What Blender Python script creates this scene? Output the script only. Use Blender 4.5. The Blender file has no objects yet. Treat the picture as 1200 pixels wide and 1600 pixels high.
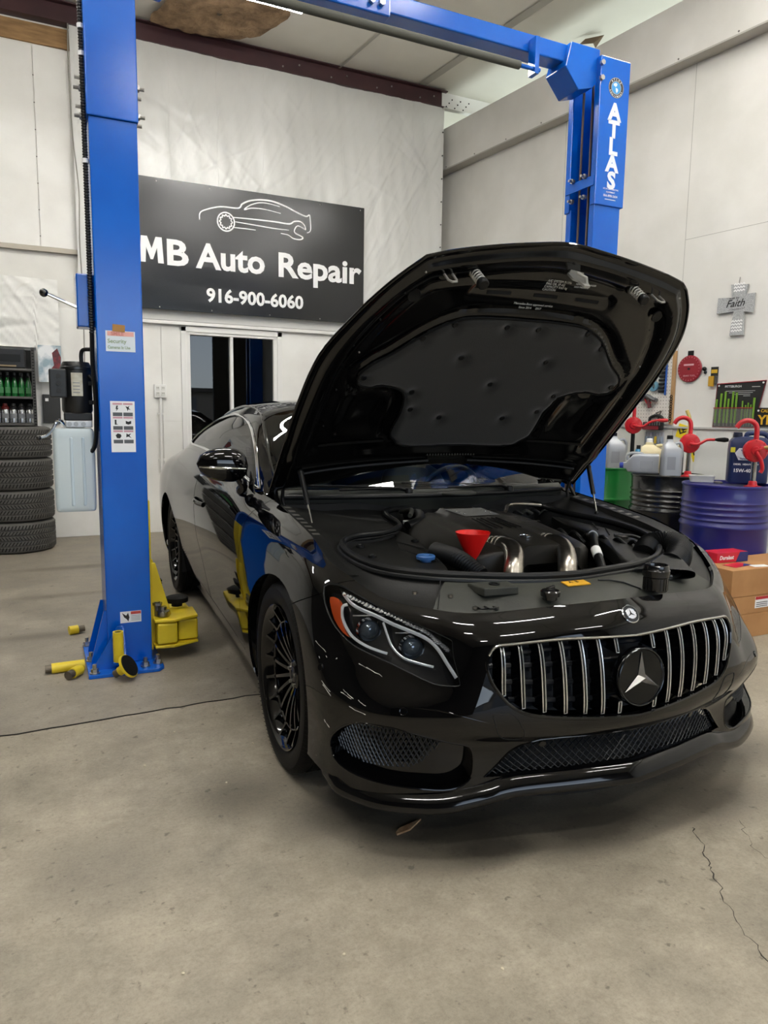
import bpy, bmesh, math, random
import numpy as np
from mathutils import Vector, Matrix, geometry
random.seed(7)
PI = math.pi
scene = bpy.context.scene
COL = scene.collection

# ------------------------------------------------------------------ camera
F_PX, YAW, PITCH, ROLL, CAM_H = 1129.6, math.radians(25.3906), math.radians(7.5368), math.radians(0.8152), 1.3155
def camera_axes():
    fw = Vector((math.sin(YAW)*math.cos(PITCH), math.cos(YAW)*math.cos(PITCH), -math.sin(PITCH)))
    r = Vector((math.cos(YAW), -math.sin(YAW), 0)); u = r.cross(fw)
    c, s = math.cos(ROLL), math.sin(ROLL)
    return c*r + s*u, -s*r + c*u, fw
cam_data = bpy.data.cameras.new('camera'); cam = bpy.data.objects.new('camera', cam_data); COL.objects.link(cam)
_r, _u, _f = camera_axes()
cam.matrix_world = Matrix(((_r.x, _u.x, -_f.x, 0), (_r.y, _u.y, -_f.y, 0), (_r.z, _u.z, -_f.z, CAM_H), (0, 0, 0, 1)))
cam_data.sensor_width = 36; cam_data.lens = F_PX*36/1600; cam_data.clip_start = .05; cam_data.clip_end = 200
scene.camera = cam

# ------------------------------------------------------------------ sky, view
world = bpy.data.worlds.new('sky'); scene.world = world; world.use_nodes = True
_nt = world.node_tree; _bg = _nt.nodes['Background']
_sky = _nt.nodes.new('ShaderNodeTexSky'); _sky.sky_type = 'HOSEK_WILKIE'
_sky.sun_direction = (math.cos(2.2)*.6, -math.sin(.6)*.2+.75, .62); _sky.turbidity = 3.0; _sky.ground_albedo = .35
_hs = _nt.nodes.new('ShaderNodeHueSaturation'); _hs.inputs['Saturation'].default_value = .5; _nt.links.new(_sky.outputs[0], _hs.inputs['Color']); _nt.links.new(_hs.outputs[0], _bg.inputs[0]); _bg.inputs[1].default_value = 11.0
vs = scene.view_settings; vs.view_transform = 'Standard'; vs.look = 'None'; vs.gamma = 1.0; vs.use_curve_mapping = False
vs.exposure = 0.68
LAMP_STRENGTH = 64.0
# daylight enters by the open roll-up door behind the photographer
_pl = bpy.data.lights.new('door_portal', 'AREA'); _pl.shape = 'RECTANGLE'; _pl.size = 6.6; _pl.size_y = 4.0
_po = bpy.data.objects.new('door_portal', _pl); COL.objects.link(_po); _po.location = (1.8, -6.98, 2.0); _po.rotation_euler = (math.radians(90), 0, 0)
_pl.cycles.is_portal = True

# ------------------------------------------------------------------ materials
def lin(c):
    if isinstance(c, str): c = tuple(int(c[i:i+2], 16) for i in (0, 2, 4))
    return tuple(((v/255)/12.92 if v/255 <= .04045 else ((v/255+.055)/1.055)**2.4) for v in c) + (1,)
_mats = {}
def mat(name, col='808080', rough=.5, metal=0.0, col2=None, scale=8.0, detail=5.0, lo=.35, hi=.65, bump=0.0, bscale=60.0, coat=0.0,
        trans=0.0, ior=1.5, emit=0.0, alpha=1.0, spec=.5, stretch=None, rough2=None, sheen=0.0, sss=0.0, coords='Object'):
    if name in _mats: return _mats[name]
    m = bpy.data.materials.new(name); m.use_nodes = True; nt = m.node_tree; b = nt.nodes['Principled BSDF']
    L = nt.links.new
    b.inputs['Base Color'].default_value = lin(col); b.inputs['Roughness'].default_value = rough; b.inputs['Metallic'].default_value = metal
    b.inputs['Coat Weight'].default_value = coat; b.inputs['Coat Roughness'].default_value = .02
    b.inputs['Transmission Weight'].default_value = trans; b.inputs['IOR'].default_value = ior; b.inputs['Alpha'].default_value = alpha
    b.inputs['Specular IOR Level'].default_value = spec; b.inputs['Sheen Weight'].default_value = sheen
    if sss: b.inputs['Subsurface Weight'].default_value = sss; b.inputs['Subsurface Radius'].default_value = (.02, .02, .02)
    if emit: b.inputs['Emission Color'].default_value = lin(col); b.inputs['Emission Strength'].default_value = emit
    tc = nt.nodes.new('ShaderNodeTexCoord'); mp = nt.nodes.new('ShaderNodeMapping'); L(tc.outputs[coords], mp.inputs[0])
    if stretch: mp.inputs['Scale'].default_value = stretch
    if col2:
        n = nt.nodes.new('ShaderNodeTexNoise'); n.inputs['Scale'].default_value = scale; n.inputs['Detail'].default_value = detail; L(mp.outputs[0], n.inputs[0])
        r = nt.nodes.new('ShaderNodeValToRGB'); r.color_ramp.elements[0].position = lo; r.color_ramp.elements[1].position = hi
        r.color_ramp.elements[0].color = lin(col); r.color_ramp.elements[1].color = lin(col2); L(n.outputs[0], r.inputs[0]); L(r.outputs[0], b.inputs['Base Color'])
        if rough2 is not None:
            mr = nt.nodes.new('ShaderNodeMapRange'); mr.inputs[1].default_value = lo; mr.inputs[2].default_value = hi
            mr.inputs[3].default_value = rough; mr.inputs[4].default_value = rough2; L(n.outputs[0], mr.inputs[0]); L(mr.outputs[0], b.inputs['Roughness'])
    if bump:
        n2 = nt.nodes.new('ShaderNodeTexNoise'); n2.inputs['Scale'].default_value = bscale; n2.inputs['Detail'].default_value = 4; L(mp.outputs[0], n2.inputs[0])
        bp = nt.nodes.new('ShaderNodeBump'); bp.inputs['Strength'].default_value = bump; bp.inputs['Distance'].default_value = .01
        L(n2.outputs[0], bp.inputs['Height']); L(bp.outputs[0], b.inputs['Normal'])
    _mats[name] = m
    return m

def glass(name, tint, ior=1.45, rough=0.0):
    """thin clear pane: tinted see-through plus Fresnel reflection."""
    m = bpy.data.materials.new(name); m.use_nodes = True; nt = m.node_tree; nt.nodes.clear(); L = nt.links.new
    out = nt.nodes.new('ShaderNodeOutputMaterial'); mx = nt.nodes.new('ShaderNodeMixShader'); fr = nt.nodes.new('ShaderNodeFresnel'); fr.inputs[0].default_value = ior
    t = nt.nodes.new('ShaderNodeBsdfTransparent'); t.inputs[0].default_value = lin(tint); g = nt.nodes.new('ShaderNodeBsdfGlossy'); g.inputs['Roughness'].default_value = rough
    L(fr.outputs[0], mx.inputs[0]); L(t.outputs[0], mx.inputs[1]); L(g.outputs[0], mx.inputs[2]); L(mx.outputs[0], out.inputs[0]); return m

# ------------------------------------------------------------------ mesh helpers
def catmull(P, n, closed=False):
    """n samples per span through the points P (any dimension)."""
    P = np.array(P, float); m = len(P); out = []
    spans = m if closed else m-1
    for i in range(spans):
        if closed: a, b, c, d = P[(i-1) % m], P[i], P[(i+1) % m], P[(i+2) % m]
        else:
            b, c = P[i], P[i+1]; a = P[i-1] if i > 0 else 2*b-c; d = P[i+2] if i+2 < m else 2*c-b
        for k in range(n):
            t = k/n
            out.append(.5*((2*b)+(-a+c)*t+(2*a-5*b+4*c-d)*t*t+(-a+3*b-3*c+d)*t**3))
    if not closed: out.append(P[-1])
    return [tuple(p) for p in out]

class MB:
    def __init__(s): s.v = []; s.f = []
    def add(s, vs_, fs_):
        o = len(s.v); s.v += [tuple(p) for p in vs_]; s.f += [tuple(i+o for i in f) for f in fs_]; return s
    def box(s, x0, x1, y0, y1, z0, z1, rot=None, at=None):
        v = [(x, y, z) for x in (x0, x1) for y in (y0, y1) for z in (z0, z1)]
        if rot is not None:
            R = rot if isinstance(rot, Matrix) else Matrix.Rotation(rot, 3, 'Z')
            a = Vector(at) if at is not None else Vector((0, 0, 0)); v = [tuple(a + R @ Vector(p)) for p in v]
        return s.add(v, [(0, 1, 3, 2), (4, 6, 7, 5), (0, 4, 5, 1), (2, 3, 7, 6), (0, 2, 6, 4), (1, 5, 7, 3)])
    def tube(s, P, r, n=8, caps=True, closed=False, flat=1.0, up=(0, 0, 1)):
        P = [Vector(p) for p in P]; m = len(P); rs = r if isinstance(r, (list, tuple)) else [r]*m
        vv = []; ff = []; prev = None
        for i in range(m):
            t = (P[(i+1) % m]-P[i-1]) if closed else ((P[min(i+1, m-1)]-P[max(i-1, 0)]))
            t = t.normalized() if t.length > 1e-9 else Vector((0, 0, 1))
            if prev is None:
                u = Vector(up)
                if abs(u.dot(t)) > .95: u = Vector((1, 0, 0)) if abs(t.x) < .9 else Vector((0, 1, 0))
                a = (u - t*u.dot(t)).normalized()
            else:
                a = prev - t*prev.dot(t); a = a.normalized() if a.length > 1e-6 else prev
            b = t.cross(a); prev = a
            for k in range(n):
                w = 2*PI*k/n; vv.append(P[i] + a*(math.cos(w)*rs[i]*flat) + b*(math.sin(w)*rs[i]))
        q = m if closed else m-1
        for i in range(q):
            for k in range(n):
                j = (i+1) % m; ff.append((i*n+k, i*n+(k+1) % n, j*n+(k+1) % n, j*n+k))
        if caps and not closed: ff.append(tuple(reversed(range(n)))); ff.append(tuple((m-1)*n+k for k in range(n)))
        return s.add(vv, ff)
    def cyl(s, a, b, r, r2=None, n=20, caps=True): return s.tube([a, b], [r, r if r2 is None else r2], n, caps)
    def lathe(s, prof, n=32, at=(0, 0, 0), rot=None, a0=0, a1=2*PI):
        """prof: list of (radius, height) about local Z."""
        full = abs(a1-a0-2*PI) < 1e-6; m = len(prof); vv = []; ff = []; c = n if full else n+1
        for (r, z) in prof:
            for k in range(c):
                w = a0+(a1-a0)*k/n; p = Vector((r*math.cos(w), r*math.sin(w), z))
                if rot is not None: p = rot @ p
                vv.append(p+Vector(at))
        for i in range(m-1):
            for k in range(n):
                k2 = (k+1) % c; ff.append((i*c+k, i*c+k2, (i+1)*c+k2, (i+1)*c+k))
        return s.add(vv, ff)
    def prism(s, poly, d0, d1, fn=None):
        """extrude a 2D polygon; fn maps (a, b, depth) to 3D."""
        fn = fn or (lambda a, b, d: (a, b, d)); n = len(poly)
        vv = [fn(a, b, d0) for a, b in poly]+[fn(a, b, d1) for a, b in poly]
        ff = [tuple(reversed(range(n))), tuple(range(n, 2*n))]+[(i, (i+1) % n, n+(i+1) % n, n+i) for i in range(n)]
        return s.add(vv, ff)
    def grid(s, rows, closed=False):
        m = len(rows); n = len(rows[0]); vv = [p for r in rows for p in r]; ff = []
        for i in range(m-1):
            for j in range(n if closed else n-1): ff.append((i*n+j, i*n+(j+1) % n, (i+1)*n+(j+1) % n, (i+1)*n+j))
        return s.add(vv, ff)
    def ball(s, c, r, n=16, m=10, sc=(1, 1, 1)):
        c = Vector(c); rows = []
        for i in range(m+1):
            a = PI*i/m; rows.append([c+Vector((r*sc[0]*math.sin(a)*math.cos(2*PI*k/n), r*sc[1]*math.sin(a)*math.sin(2*PI*k/n), r*sc[2]*math.cos(a))) for k in range(n)])
        return s.grid(rows, True)
    def move(s, M4):
        s.v = [tuple(M4 @ Vector(p)) for p in s.v]; return s
    def build(s, name, m, parent=None, smooth=35, bevel=0.0, seg=2, solid=0.0, subsurf=0):
        me = bpy.data.meshes.new(name); me.from_pydata(s.v, [], s.f)
        bm = bmesh.new(); bm.from_mesh(me); bmesh.ops.remove_doubles(bm, verts=bm.verts, dist=1e-6)
        bmesh.ops.recalc_face_normals(bm, faces=bm.faces); bm.to_mesh(me); bm.free()
        return link(name, me, m, parent, smooth, bevel, seg, solid, subsurf)
def link(name, me, m, parent=None, smooth=35, bevel=0.0, seg=2, solid=0.0, subsurf=0):
    if m is not None: me.materials.append(m)
    if smooth:
        for p in me.polygons: p.use_smooth = True
        if smooth < 180: me.set_sharp_from_angle(angle=math.radians(smooth))
    o = bpy.data.objects.new(name, me); COL.objects.link(o)
    if parent is not None: o.parent = parent
    if solid:
        md = o.modifiers.new('solid', 'SOLIDIFY'); md.thickness = abs(solid); md.offset = -1 if solid > 0 else 1
    if bevel:
        md = o.modifiers.new('bevel', 'BEVEL'); md.width = bevel; md.segments = seg; md.limit_method = 'ANGLE'; md.angle_limit = math.radians(40); md.harden_normals = False
    if subsurf:
        md = o.modifiers.new('sub', 'SUBSURF'); md.levels = subsurf; md.render_levels = subsurf
    return o
def tag(o, label, cat, group=None):
    o['label'] = label; o['category'] = cat
    if group: o['group'] = group
    return o
def struct(o, label=None):
    o['kind'] = 'structure'
    if label: o['label'] = label
    return o
def thing(name, label, cat, loc=(0, 0, 0), rotz=0.0, group=None):
    o = bpy.data.objects.new(name, None); COL.objects.link(o); o.empty_display_size = .1
    o.location = loc; o.rotation_euler = (0, 0, rotz); return tag(o, label, cat, group)
def dup(root, loc, rotz=None, label=None):
    r = root.copy(); COL.objects.link(r); r.location = loc
    if rotz is not None: r.rotation_euler = (0, 0, rotz)
    if label: r['label'] = label
    for ch in list(root.children):
        c = ch.copy(); COL.objects.link(c); c.parent = r
        for g in ch.children:
            d = g.copy(); COL.objects.link(d); d.parent = c
    return r
TXT = bpy.data.scenes.new('text_workbench')
def text(name, s, size, m, parent, M4, bold=0.0, ext=.001, ax='LEFT', sx=1.0, spacing=1.0, shear=0.0):
    c = bpy.data.curves.new(name, 'FONT'); c.body = s; c.size = size; c.extrude = ext; c.offset = bold; c.align_x = ax; c.space_character = spacing; c.resolution_u = 3; c.shear = shear
    o = bpy.data.objects.new('tmp', c); TXT.collection.objects.link(o)
    vl = TXT.view_layers[0]; vl.update(); me = bpy.data.meshes.new_from_object(o.evaluated_get(vl.depsgraph)); bpy.data.objects.remove(o); bpy.data.curves.remove(c)
    me.name = name
    me.transform(M4 @ Matrix.Diagonal((sx, 1, 1, 1)))
    me.materials.clear()
    return link(name, me, m, parent, smooth=0)
def frame(o, xa, ya):
    """4x4 with local x,y axes along xa,ya at origin o."""
    xa = Vector(xa).normalized(); ya = Vector(ya); ya = (ya-xa*ya.dot(xa)).normalized(); za = xa.cross(ya)
    return Matrix(((xa.x, ya.x, za.x, o[0]), (xa.y, ya.y, za.y, o[1]), (xa.z, ya.z, za.z, o[2]), (0, 0, 0, 1)))
def ribbon(P, w, z=0.0, closed=False):
    """flat 2D stroke of width w along P, returned as grid rows (a,b)."""
    n = len(P); rows = []
    for i in range(n):
        a = Vector(P[i-1] if (i > 0 or closed) else P[i]); b = Vector(P[(i+1) % n] if (i < n-1 or closed) else P[i])
        t = (b-a); t = t.normalized() if t.length > 0 else Vector((1, 0)); nn = Vector((-t.y, t.x))
        ww = w[i] if isinstance(w, (list, tuple)) else w
        rows.append((Vector(P[i])+nn*ww/2, Vector(P[i])-nn*ww/2))
    if closed: rows.append(rows[0])
    return rows
# ================================================================== the room
RWP, RWD, RWN = Vector((5.35, 4.0, 0)), Vector((-.122, .9925, 0)).normalized(), Vector((.9925, .122, 0)).normalized()
def rw(s, z, off=0.0): return RWP + RWD*s - RWN*off + Vector((0, 0, z))
def floor_mat(name, c1, c2, c3, stain_shade=True):
    m = bpy.data.materials.new(name); m.use_nodes = True; nt = m.node_tree; b = nt.nodes['Principled BSDF']; L = nt.links.new
    tc = nt.nodes.new('ShaderNodeTexCoord')
    def noise(sc, det=6, rough=.6, dist=0.0):
        n = nt.nodes.new('ShaderNodeTexNoise'); n.inputs['Scale'].default_value = sc; n.inputs['Detail'].default_value = det
        n.inputs['Roughness'].default_value = rough; n.inputs['Distortion'].default_value = dist; L(tc.outputs['Object'], n.inputs[0]); return n.outputs[0]
    def ramp(src, stops):
        r = nt.nodes.new('ShaderNodeValToRGB'); e = r.color_ramp.elements
        while len(e) < len(stops): e.new(.5)
        for i, (p, c) in enumerate(stops): e[i].position = p; e[i].color = c if isinstance(c, tuple) else lin(c)
        L(src, r.inputs[0]); return r.outputs[0]
    def mix(f, a, c, mode='MIX'):
        x = nt.nodes.new('ShaderNodeMix'); x.data_type = 'RGBA'; x.blend_type = mode
        if isinstance(f, float): x.inputs[0].default_value = f
        else: L(f, x.inputs[0])
        L(a, x.inputs[6])
        if isinstance(c, str): x.inputs[7].default_value = lin(c)
        else: L(c, x.inputs[7])
        return x.outputs[2]
    big = noise(.8, 6, .6, .3); mid = noise(3.2, 15, .80); fine = noise(90, 8, .85); spots = noise(22, 4, .6)
    base = ramp(big, [(.20, c1), (.5, c2), (.80, c3)])
    base = mix(.62, base, ramp(mid, [(.34, c1), (.5, c2), (.66, c3)]))
    g = ramp(fine, [(.30, (.60, .60, .60, 1)), (.5, (1, 1, 1, 1)), (.72, (1.2, 1.2, 1.18, 1))])
    base = mix(.75, base, g, 'MULTIPLY')
    if stain_shade:
        sp = ramp(spots, [(.63, (0, 0, 0, 1)), (.71, (.6, .6, .6, 1))]); base = mix(sp, base, '4a463e'); base = mix(ramp(noise(5.0, 15, .9, .3), [(.53, (0, 0, 0, 1)), (.66, (.45, .45, .45, 1))]), base, '5a5348')
        # oil stains, and the front bumper's shade painted in as dark patches
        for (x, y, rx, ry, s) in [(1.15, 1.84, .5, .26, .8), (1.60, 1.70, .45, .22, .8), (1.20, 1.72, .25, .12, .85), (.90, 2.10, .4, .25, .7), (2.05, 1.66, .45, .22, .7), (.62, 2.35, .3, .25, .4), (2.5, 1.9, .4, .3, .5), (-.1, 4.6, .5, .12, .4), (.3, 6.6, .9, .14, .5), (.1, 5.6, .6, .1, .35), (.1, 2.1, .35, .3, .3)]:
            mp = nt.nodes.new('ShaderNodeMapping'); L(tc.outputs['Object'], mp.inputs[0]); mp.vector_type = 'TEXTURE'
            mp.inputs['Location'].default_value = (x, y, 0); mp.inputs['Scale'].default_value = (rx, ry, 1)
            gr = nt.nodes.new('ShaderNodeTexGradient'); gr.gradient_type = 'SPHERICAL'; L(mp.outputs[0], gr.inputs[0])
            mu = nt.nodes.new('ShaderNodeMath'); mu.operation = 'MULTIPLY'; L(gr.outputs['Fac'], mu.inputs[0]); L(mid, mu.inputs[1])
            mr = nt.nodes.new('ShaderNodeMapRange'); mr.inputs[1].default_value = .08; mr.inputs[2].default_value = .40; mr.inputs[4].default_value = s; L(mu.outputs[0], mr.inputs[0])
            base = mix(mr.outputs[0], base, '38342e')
    L(base, b.inputs['Base Color'])
    rr = nt.nodes.new('ShaderNodeMapRange'); rr.inputs[1].default_value = .3; rr.inputs[2].default_value = .7; rr.inputs[3].default_value = .38; rr.inputs[4].default_value = .68; L(mid, rr.inputs[0]); L(rr.outputs[0], b.inputs['Roughness'])
    b.inputs['Specular IOR Level'].default_value = .35
    bp = nt.nodes.new('ShaderNodeBump'); bp.inputs['Strength'].default_value = .18; bp.inputs['Distance'].default_value = .003; L(fine, bp.inputs['Height']); L(bp.outputs[0], b.inputs['Normal'])
    return m
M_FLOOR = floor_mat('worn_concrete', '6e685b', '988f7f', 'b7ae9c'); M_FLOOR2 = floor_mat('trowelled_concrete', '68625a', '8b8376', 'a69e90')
M_DARK = mat('dark_void', '0c0c0c', .9)
_rj = random.Random(3); joint = [(-8, 3.14)]
while joint[-1][0] < 7: joint.append((joint[-1][0]+.06, 3.2+.02*math.sin(joint[-1][0]*2.1)+_rj.uniform(-.008, .008)))
fl = MB(); n_ = len(joint); fl.add([(x, y-.007, 0) for x, y in joint]+[(x, -7.1, 0) for x, y in joint], [(i, i+1, n_+i+1, n_+i) for i in range(n_-1)])
floor = struct(fl.build('floor', M_FLOOR, smooth=0), 'worn grey concrete floor slab with stains, painted-in bumper shade and a long joint')
fl = MB(); fl.add([(x, y+.007, 0) for x, y in joint]+[(x, 12.5, 0) for x, y in joint], [(i, i+1, n_+i+1, n_+i) for i in range(n_-1)])
fl.build('slab', M_FLOOR2, floor, smooth=0)
fl = MB(); fl.add([(-8, 3.0, -.012), (7, 3.0, -.012), (7, 3.4, -.012), (-8, 3.4, -.012)], [(0, 1, 2, 3)]); fl.build('joint_filler', mat('joint_dirt', '2c2a27', .9), floor, smooth=0)
def crack(P, w, name='crack'):
    rr_ = random.Random(len(P)); Q = []
    for (x0, y0), (x1, y1) in zip(P, P[1:]):
        for k in range(8): Q.append((x0+(x1-x0)*k/8+rr_.uniform(-.008, .008), y0+(y1-y0)*k/8+rr_.uniform(-.008, .008)))
    rows = ribbon(Q, [w*rr_.uniform(.3, 1.2) for _ in Q]); mb = MB(); mb.grid([[(a.x, a.y, .0006), (b.x, b.y, .0006)] for a, b in rows]); return mb.build(name, mat('crack_dark', '36322c', .9), floor, smooth=0)
crack([(1.87, 1.56), (1.836, 1.501), (1.76, 1.40), (1.70, 1.318), (1.612, 1.183), (1.566, 1.055), (1.50, .9)], .0042)
crack([(2.05, 1.52), (1.95, 1.40), (1.93, 1.30)], .002)
ap = MB(); ap.add([(-20, -7.05, -.02), (25, -7.05, -.02), (25, -40, -.02), (-20, -40, -.02)], [(0, 1, 2, 3)])
struct(ap.build('ground', mat('asphalt', '8d8a84', .9, col2='a5a29a', scale=3), smooth=0), 'sunlit asphalt outside the open roll-up door')

M_WALL = mat('white_wall', 'dcdad3', .55, col2='e8e6e0', scale=2.0, bump=.06, bscale=180)
M_WALLB = mat('white_wall_board', 'e2e0da', .5, col2='efeee9', scale=1.7, bump=.05, bscale=120)
M_TRIM = mat('white_trim', 'e9e8e4', .4)
YB = 8.26
wb = struct(MB().box(-8, 1.47, YB+.015, YB+.2, 0, 5.3).box(2.54, 4.62, YB+.015, YB+.2, 0, 5.3).box(1.47, 2.54, YB+.015, YB+.2, 0, .86).box(1.47, 2.54, YB+.015, YB+.2, 2.25, 5.3).build('wall_back', M_WALL, smooth=0), 'white back wall of the workshop with painted boards')
wb_panels = [(-8, -1.2, 0, 2.37), (-1.2, .03, 0, 2.37), (.03, 1.222, 0, 1.23), (.03, 1.222, 1.23, 2.37), (1.222, 1.47, 0, 1.23), (1.222, 1.47, 1.23, 2.25), (2.54, 3.7, 0, 2.25), (3.7, 4.62, 0, 2.25), (1.47, 2.54, 0, .86),
             (-8, -1.15, 2.95, 4.8), (-1.15, .086, 2.95, 4.82), (.086, .60, 2.95, 4.83)]
for x0, x1, z0, z1 in wb_panels:
    MB().box(x0+.003, x1-.003, YB, YB+.02, z0+.003, z1-.003).build('panel', M_WALLB, wb, smooth=0)
MB().box(-8, .60, YB-.03, YB+.02, 2.90, 2.945).build('ledger_strip', mat('dull_batten', 'b9b2a4', .6), wb, smooth=0)
MB().box(-8, .42, YB-.01, YB+.03, 4.84, 5.02).build('plywood_strip', mat('plywood', '8a6a45', .7, col2='a88458', scale=6, stretch=(1, 1, 6)), wb, smooth=0)
for k in range(14):
    sx = (-.9+.0, .086)[k % 2]; MB().ball((sx, YB-.001, 3.05+.25*(k//2)), .006, 8, 5, (1, .4, 1)).build('screw', mat('screw_grey', '77746e', .5), wb)
tr = struct(MB().box(.45, 4.62, YB-.035, YB+.02, 2.31, 2.425).build('trim_1', M_TRIM, smooth=0, bevel=.004), 'white horizontal ledge board under the black sign')
MB().box(.45, 4.62, YB-.05, YB+.02, 2.268, 2.305).build('moulding', M_TRIM, tr, smooth=0, bevel=.006)
# window
win = struct(MB().box(1.485, 1.53, YB-.01, YB+.1, .92, 2.19).box(2.475, 2.52, YB-.01, YB+.1, .92, 2.19).box(1.485, 2.52, YB-.01, YB+.1, 2.175, 2.205).box(1.485, 2.52, YB-.01, YB+.1, .9, .93).build('window_1', M_TRIM, smooth=0, bevel=.004), 'white framed two-pane office window behind the car')
for nm, b_ in [('casing', (1.43, 1.487, .84, 2.26)), ('casing', (2.518, 2.575, .84, 2.26)), ('casing', (1.43, 2.575, 2.204, 2.262)), ('sill', (1.42, 2.585, .84, .9))]:
    MB().box(b_[0], b_[1], YB-.022, YB+.01, b_[2], b_[3]).build(nm, M_TRIM, win, smooth=0, bevel=.004)
MB().box(1.972, 2.008, YB-.005, YB+.06, .92, 2.19).build('mullion', M_TRIM, win, smooth=0, bevel=.003)
M_GLASS = glass('window_glass', '8a8f92', 1.6)
for x0, x1, dy in ((1.525, 1.975, .05), (2.005, 2.48, .03)):
    MB().box(x0, x1, YB+dy, YB+dy+.006, .925, 2.18).build('pane', M_GLASS, win, smooth=0)
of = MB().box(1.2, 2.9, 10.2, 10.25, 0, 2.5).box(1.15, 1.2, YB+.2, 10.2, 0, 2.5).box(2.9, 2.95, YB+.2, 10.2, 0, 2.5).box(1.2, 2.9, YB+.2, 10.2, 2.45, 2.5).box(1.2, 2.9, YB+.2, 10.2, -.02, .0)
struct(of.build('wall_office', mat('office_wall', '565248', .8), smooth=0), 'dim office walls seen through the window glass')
# plastic sheeting over the upper wall
rs = random.Random(11)
def wrinkle(x, z):
    v = .010*math.sin(x*4.3+.6*math.sin(z*2.0))+.005*math.sin(x*9.1+z*1.7)+.003*math.sin(x*23+1.5*math.sin(z*3))+.002*math.sin(x*41+z*5)
    for a, b, c, w, h in CREASES:
        d = (x-a)*b+(z-c); v += h*math.exp(-(d/w)**2)*math.exp(-((x-a)**2)/.25)
    return v
CREASES = [(rs.uniform(.4, 4.6), rs.uniform(-2.5, -.4) if rs.random() < .75 else rs.uniform(.4, 2), rs.uniform(2.5, 5.0), rs.uniform(.012, .035), rs.uniform(.003, .009)*rs.choice((1, -1))) for _ in range(120)]
mb = MB(); nx, nz = 240, 130
mb.grid([[(.42+(4.625-.42)*i/nx - .0*j, YB-.075+max(-.03, min(.045, wrinkle(.42+4.2*i/nx, 2.43+2.6*j/nz))), 2.43+(5.045-2.43)*j/nz) for i in range(nx+1)] for j in range(nz+1)])
M_TARP = mat('white_plastic_sheet', 'd2d2ce', .30, col2='dededa', scale=2.5, bump=.12, bscale=45, stretch=(1, 1, .35))
tp = tag(mb.build('plastic_sheet', M_TARP, smooth=180), 'white wrinkled plastic sheeting hung over the upper back wall', 'tarp')
for k in range(9): MB().cyl((4.60, YB-.095, 2.6+.27*k), (4.60, YB-.085, 2.6+.27*k), .008, n=8).build('rivet', mat('dark_rivet', '3a3835', .5), tp)
for k, x in enumerate((.9, 1.35, 1.85, 2.35, 2.9, 3.3, 3.75, 4.2)):   # fold lines left from the packed roll
    MB().tube([(x+.01*math.sin(q*2+k), YB-.08+wrinkle(x, 2.43+2.6*q/12), 2.45+2.58*q/12) for q in range(13)], .0025, 5).build('fold', M_TARP, tp)
# maroon roof beam
M_MAROON = mat('maroon_steel', '3a2024', .45, col2='46282b', scale=4)
bm_ = struct(MB().box(-8, 4.655, YB-.10, YB+.02, 5.045, 5.055).box(-8, 4.655, YB-.04, YB-.03, 5.05, 5.235).box(-8, 4.655, YB-.10, YB+.02, 5.228, 5.238).build('trim_2', M_MAROON, smooth=0, bevel=.002), 'dark maroon steel beam under the ceiling')
for k in range(12): MB().cyl((2.4+.19*k, YB-.05, 5.07+.05*(k % 3)), (2.4+.19*k, YB-.04, 5.07+.05*(k % 3)), .009, n=8).build('bolt', mat('zinc', 'a9a8a4', .35, 1.0), bm_)
br = struct(MB().box(4.60, 5.6, YB-.05, YB-.035, 5.045, 5.235).box(4.60, 5.6, YB-.11, YB-.035, 5.035, 5.044).build('trim_3', M_TRIM, smooth=0), 'white perforated steel bracket at the end of the maroon beam')
for k in range(9): MB().cyl((4.66+.04*k, YB-.056, 5.08+.045*(k % 3)), (4.66+.04*k, YB-.049, 5.08+.045*(k % 3)), .008, n=8).build('hole', M_DARK, br)
# right wall, soffit
a0, a1 = -11.5, 8.2
q = [rw(a0, 0), rw(a1, 0), rw(a1, 4.37), rw(a0, 4.37)]
qb = [p + RWN*.15 for p in q]
wr = struct(MB().add(q+qb, [(0, 1, 2, 3), (4, 7, 6, 5), (0, 4, 5, 1), (1, 5, 6, 2), (2, 6, 7, 3), (3, 7, 4, 0)]).build('wall_right', M_WALL, smooth=0), 'white right-hand wall with a boxed soffit')
def rwbox(s0, s1, z0, z1, o0, o1):
    v = [rw(s, z, o) for s in (s0, s1) for o in (o0, o1) for z in (z0, z1)]
    return MB().add(v, [(0, 1, 3, 2), (4, 6, 7, 5), (0, 4, 5, 1), (2, 3, 7, 6), (0, 2, 6, 4), (1, 5, 7, 3)])
SOF = .12
rwbox(a0, a1, 4.375, 4.865, -.15, SOF).build('soffit', M_WALL, wr, smooth=0, bevel=.004)
rwbox(a0, a1, 4.36, 4.374, .0, SOF+.02).build('soffit_edge', mat('soffit_shade_board', 'b5b1a8', .7), wr, smooth=0)
for k in range(11): MB().cyl(rw(-1.2+.55*k, 4.40, SOF), rw(-1.2+.55*k, 4.40, SOF+.004), .008, n=8).build('screw', mat('screw_grey', '77746e', .5), wr)
for s0, s1, z0, z1 in ((a0, .9, 2.9, 2.903), (.9, 5, 2.45, 2.453), (a0, 3.5, 1.255, 1.258)): rwbox(s0, s1, z0, z1, -.002, .0015).build('seam', mat('seam_grey', '9d9a92', .8), wr, smooth=0)
for s in (.9, -.9, 2.4): rwbox(s, s+.003, 0, 4.36, -.002, .0012).build('seam', mat('seam_grey', '9d9a92', .8), wr, smooth=0)
rwbox(-1.8, 2.6, 1.245, 1.262, 0, .02).build('rail', mat('rail_grey', 'b8b8b6', .5), wr, smooth=0)
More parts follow.
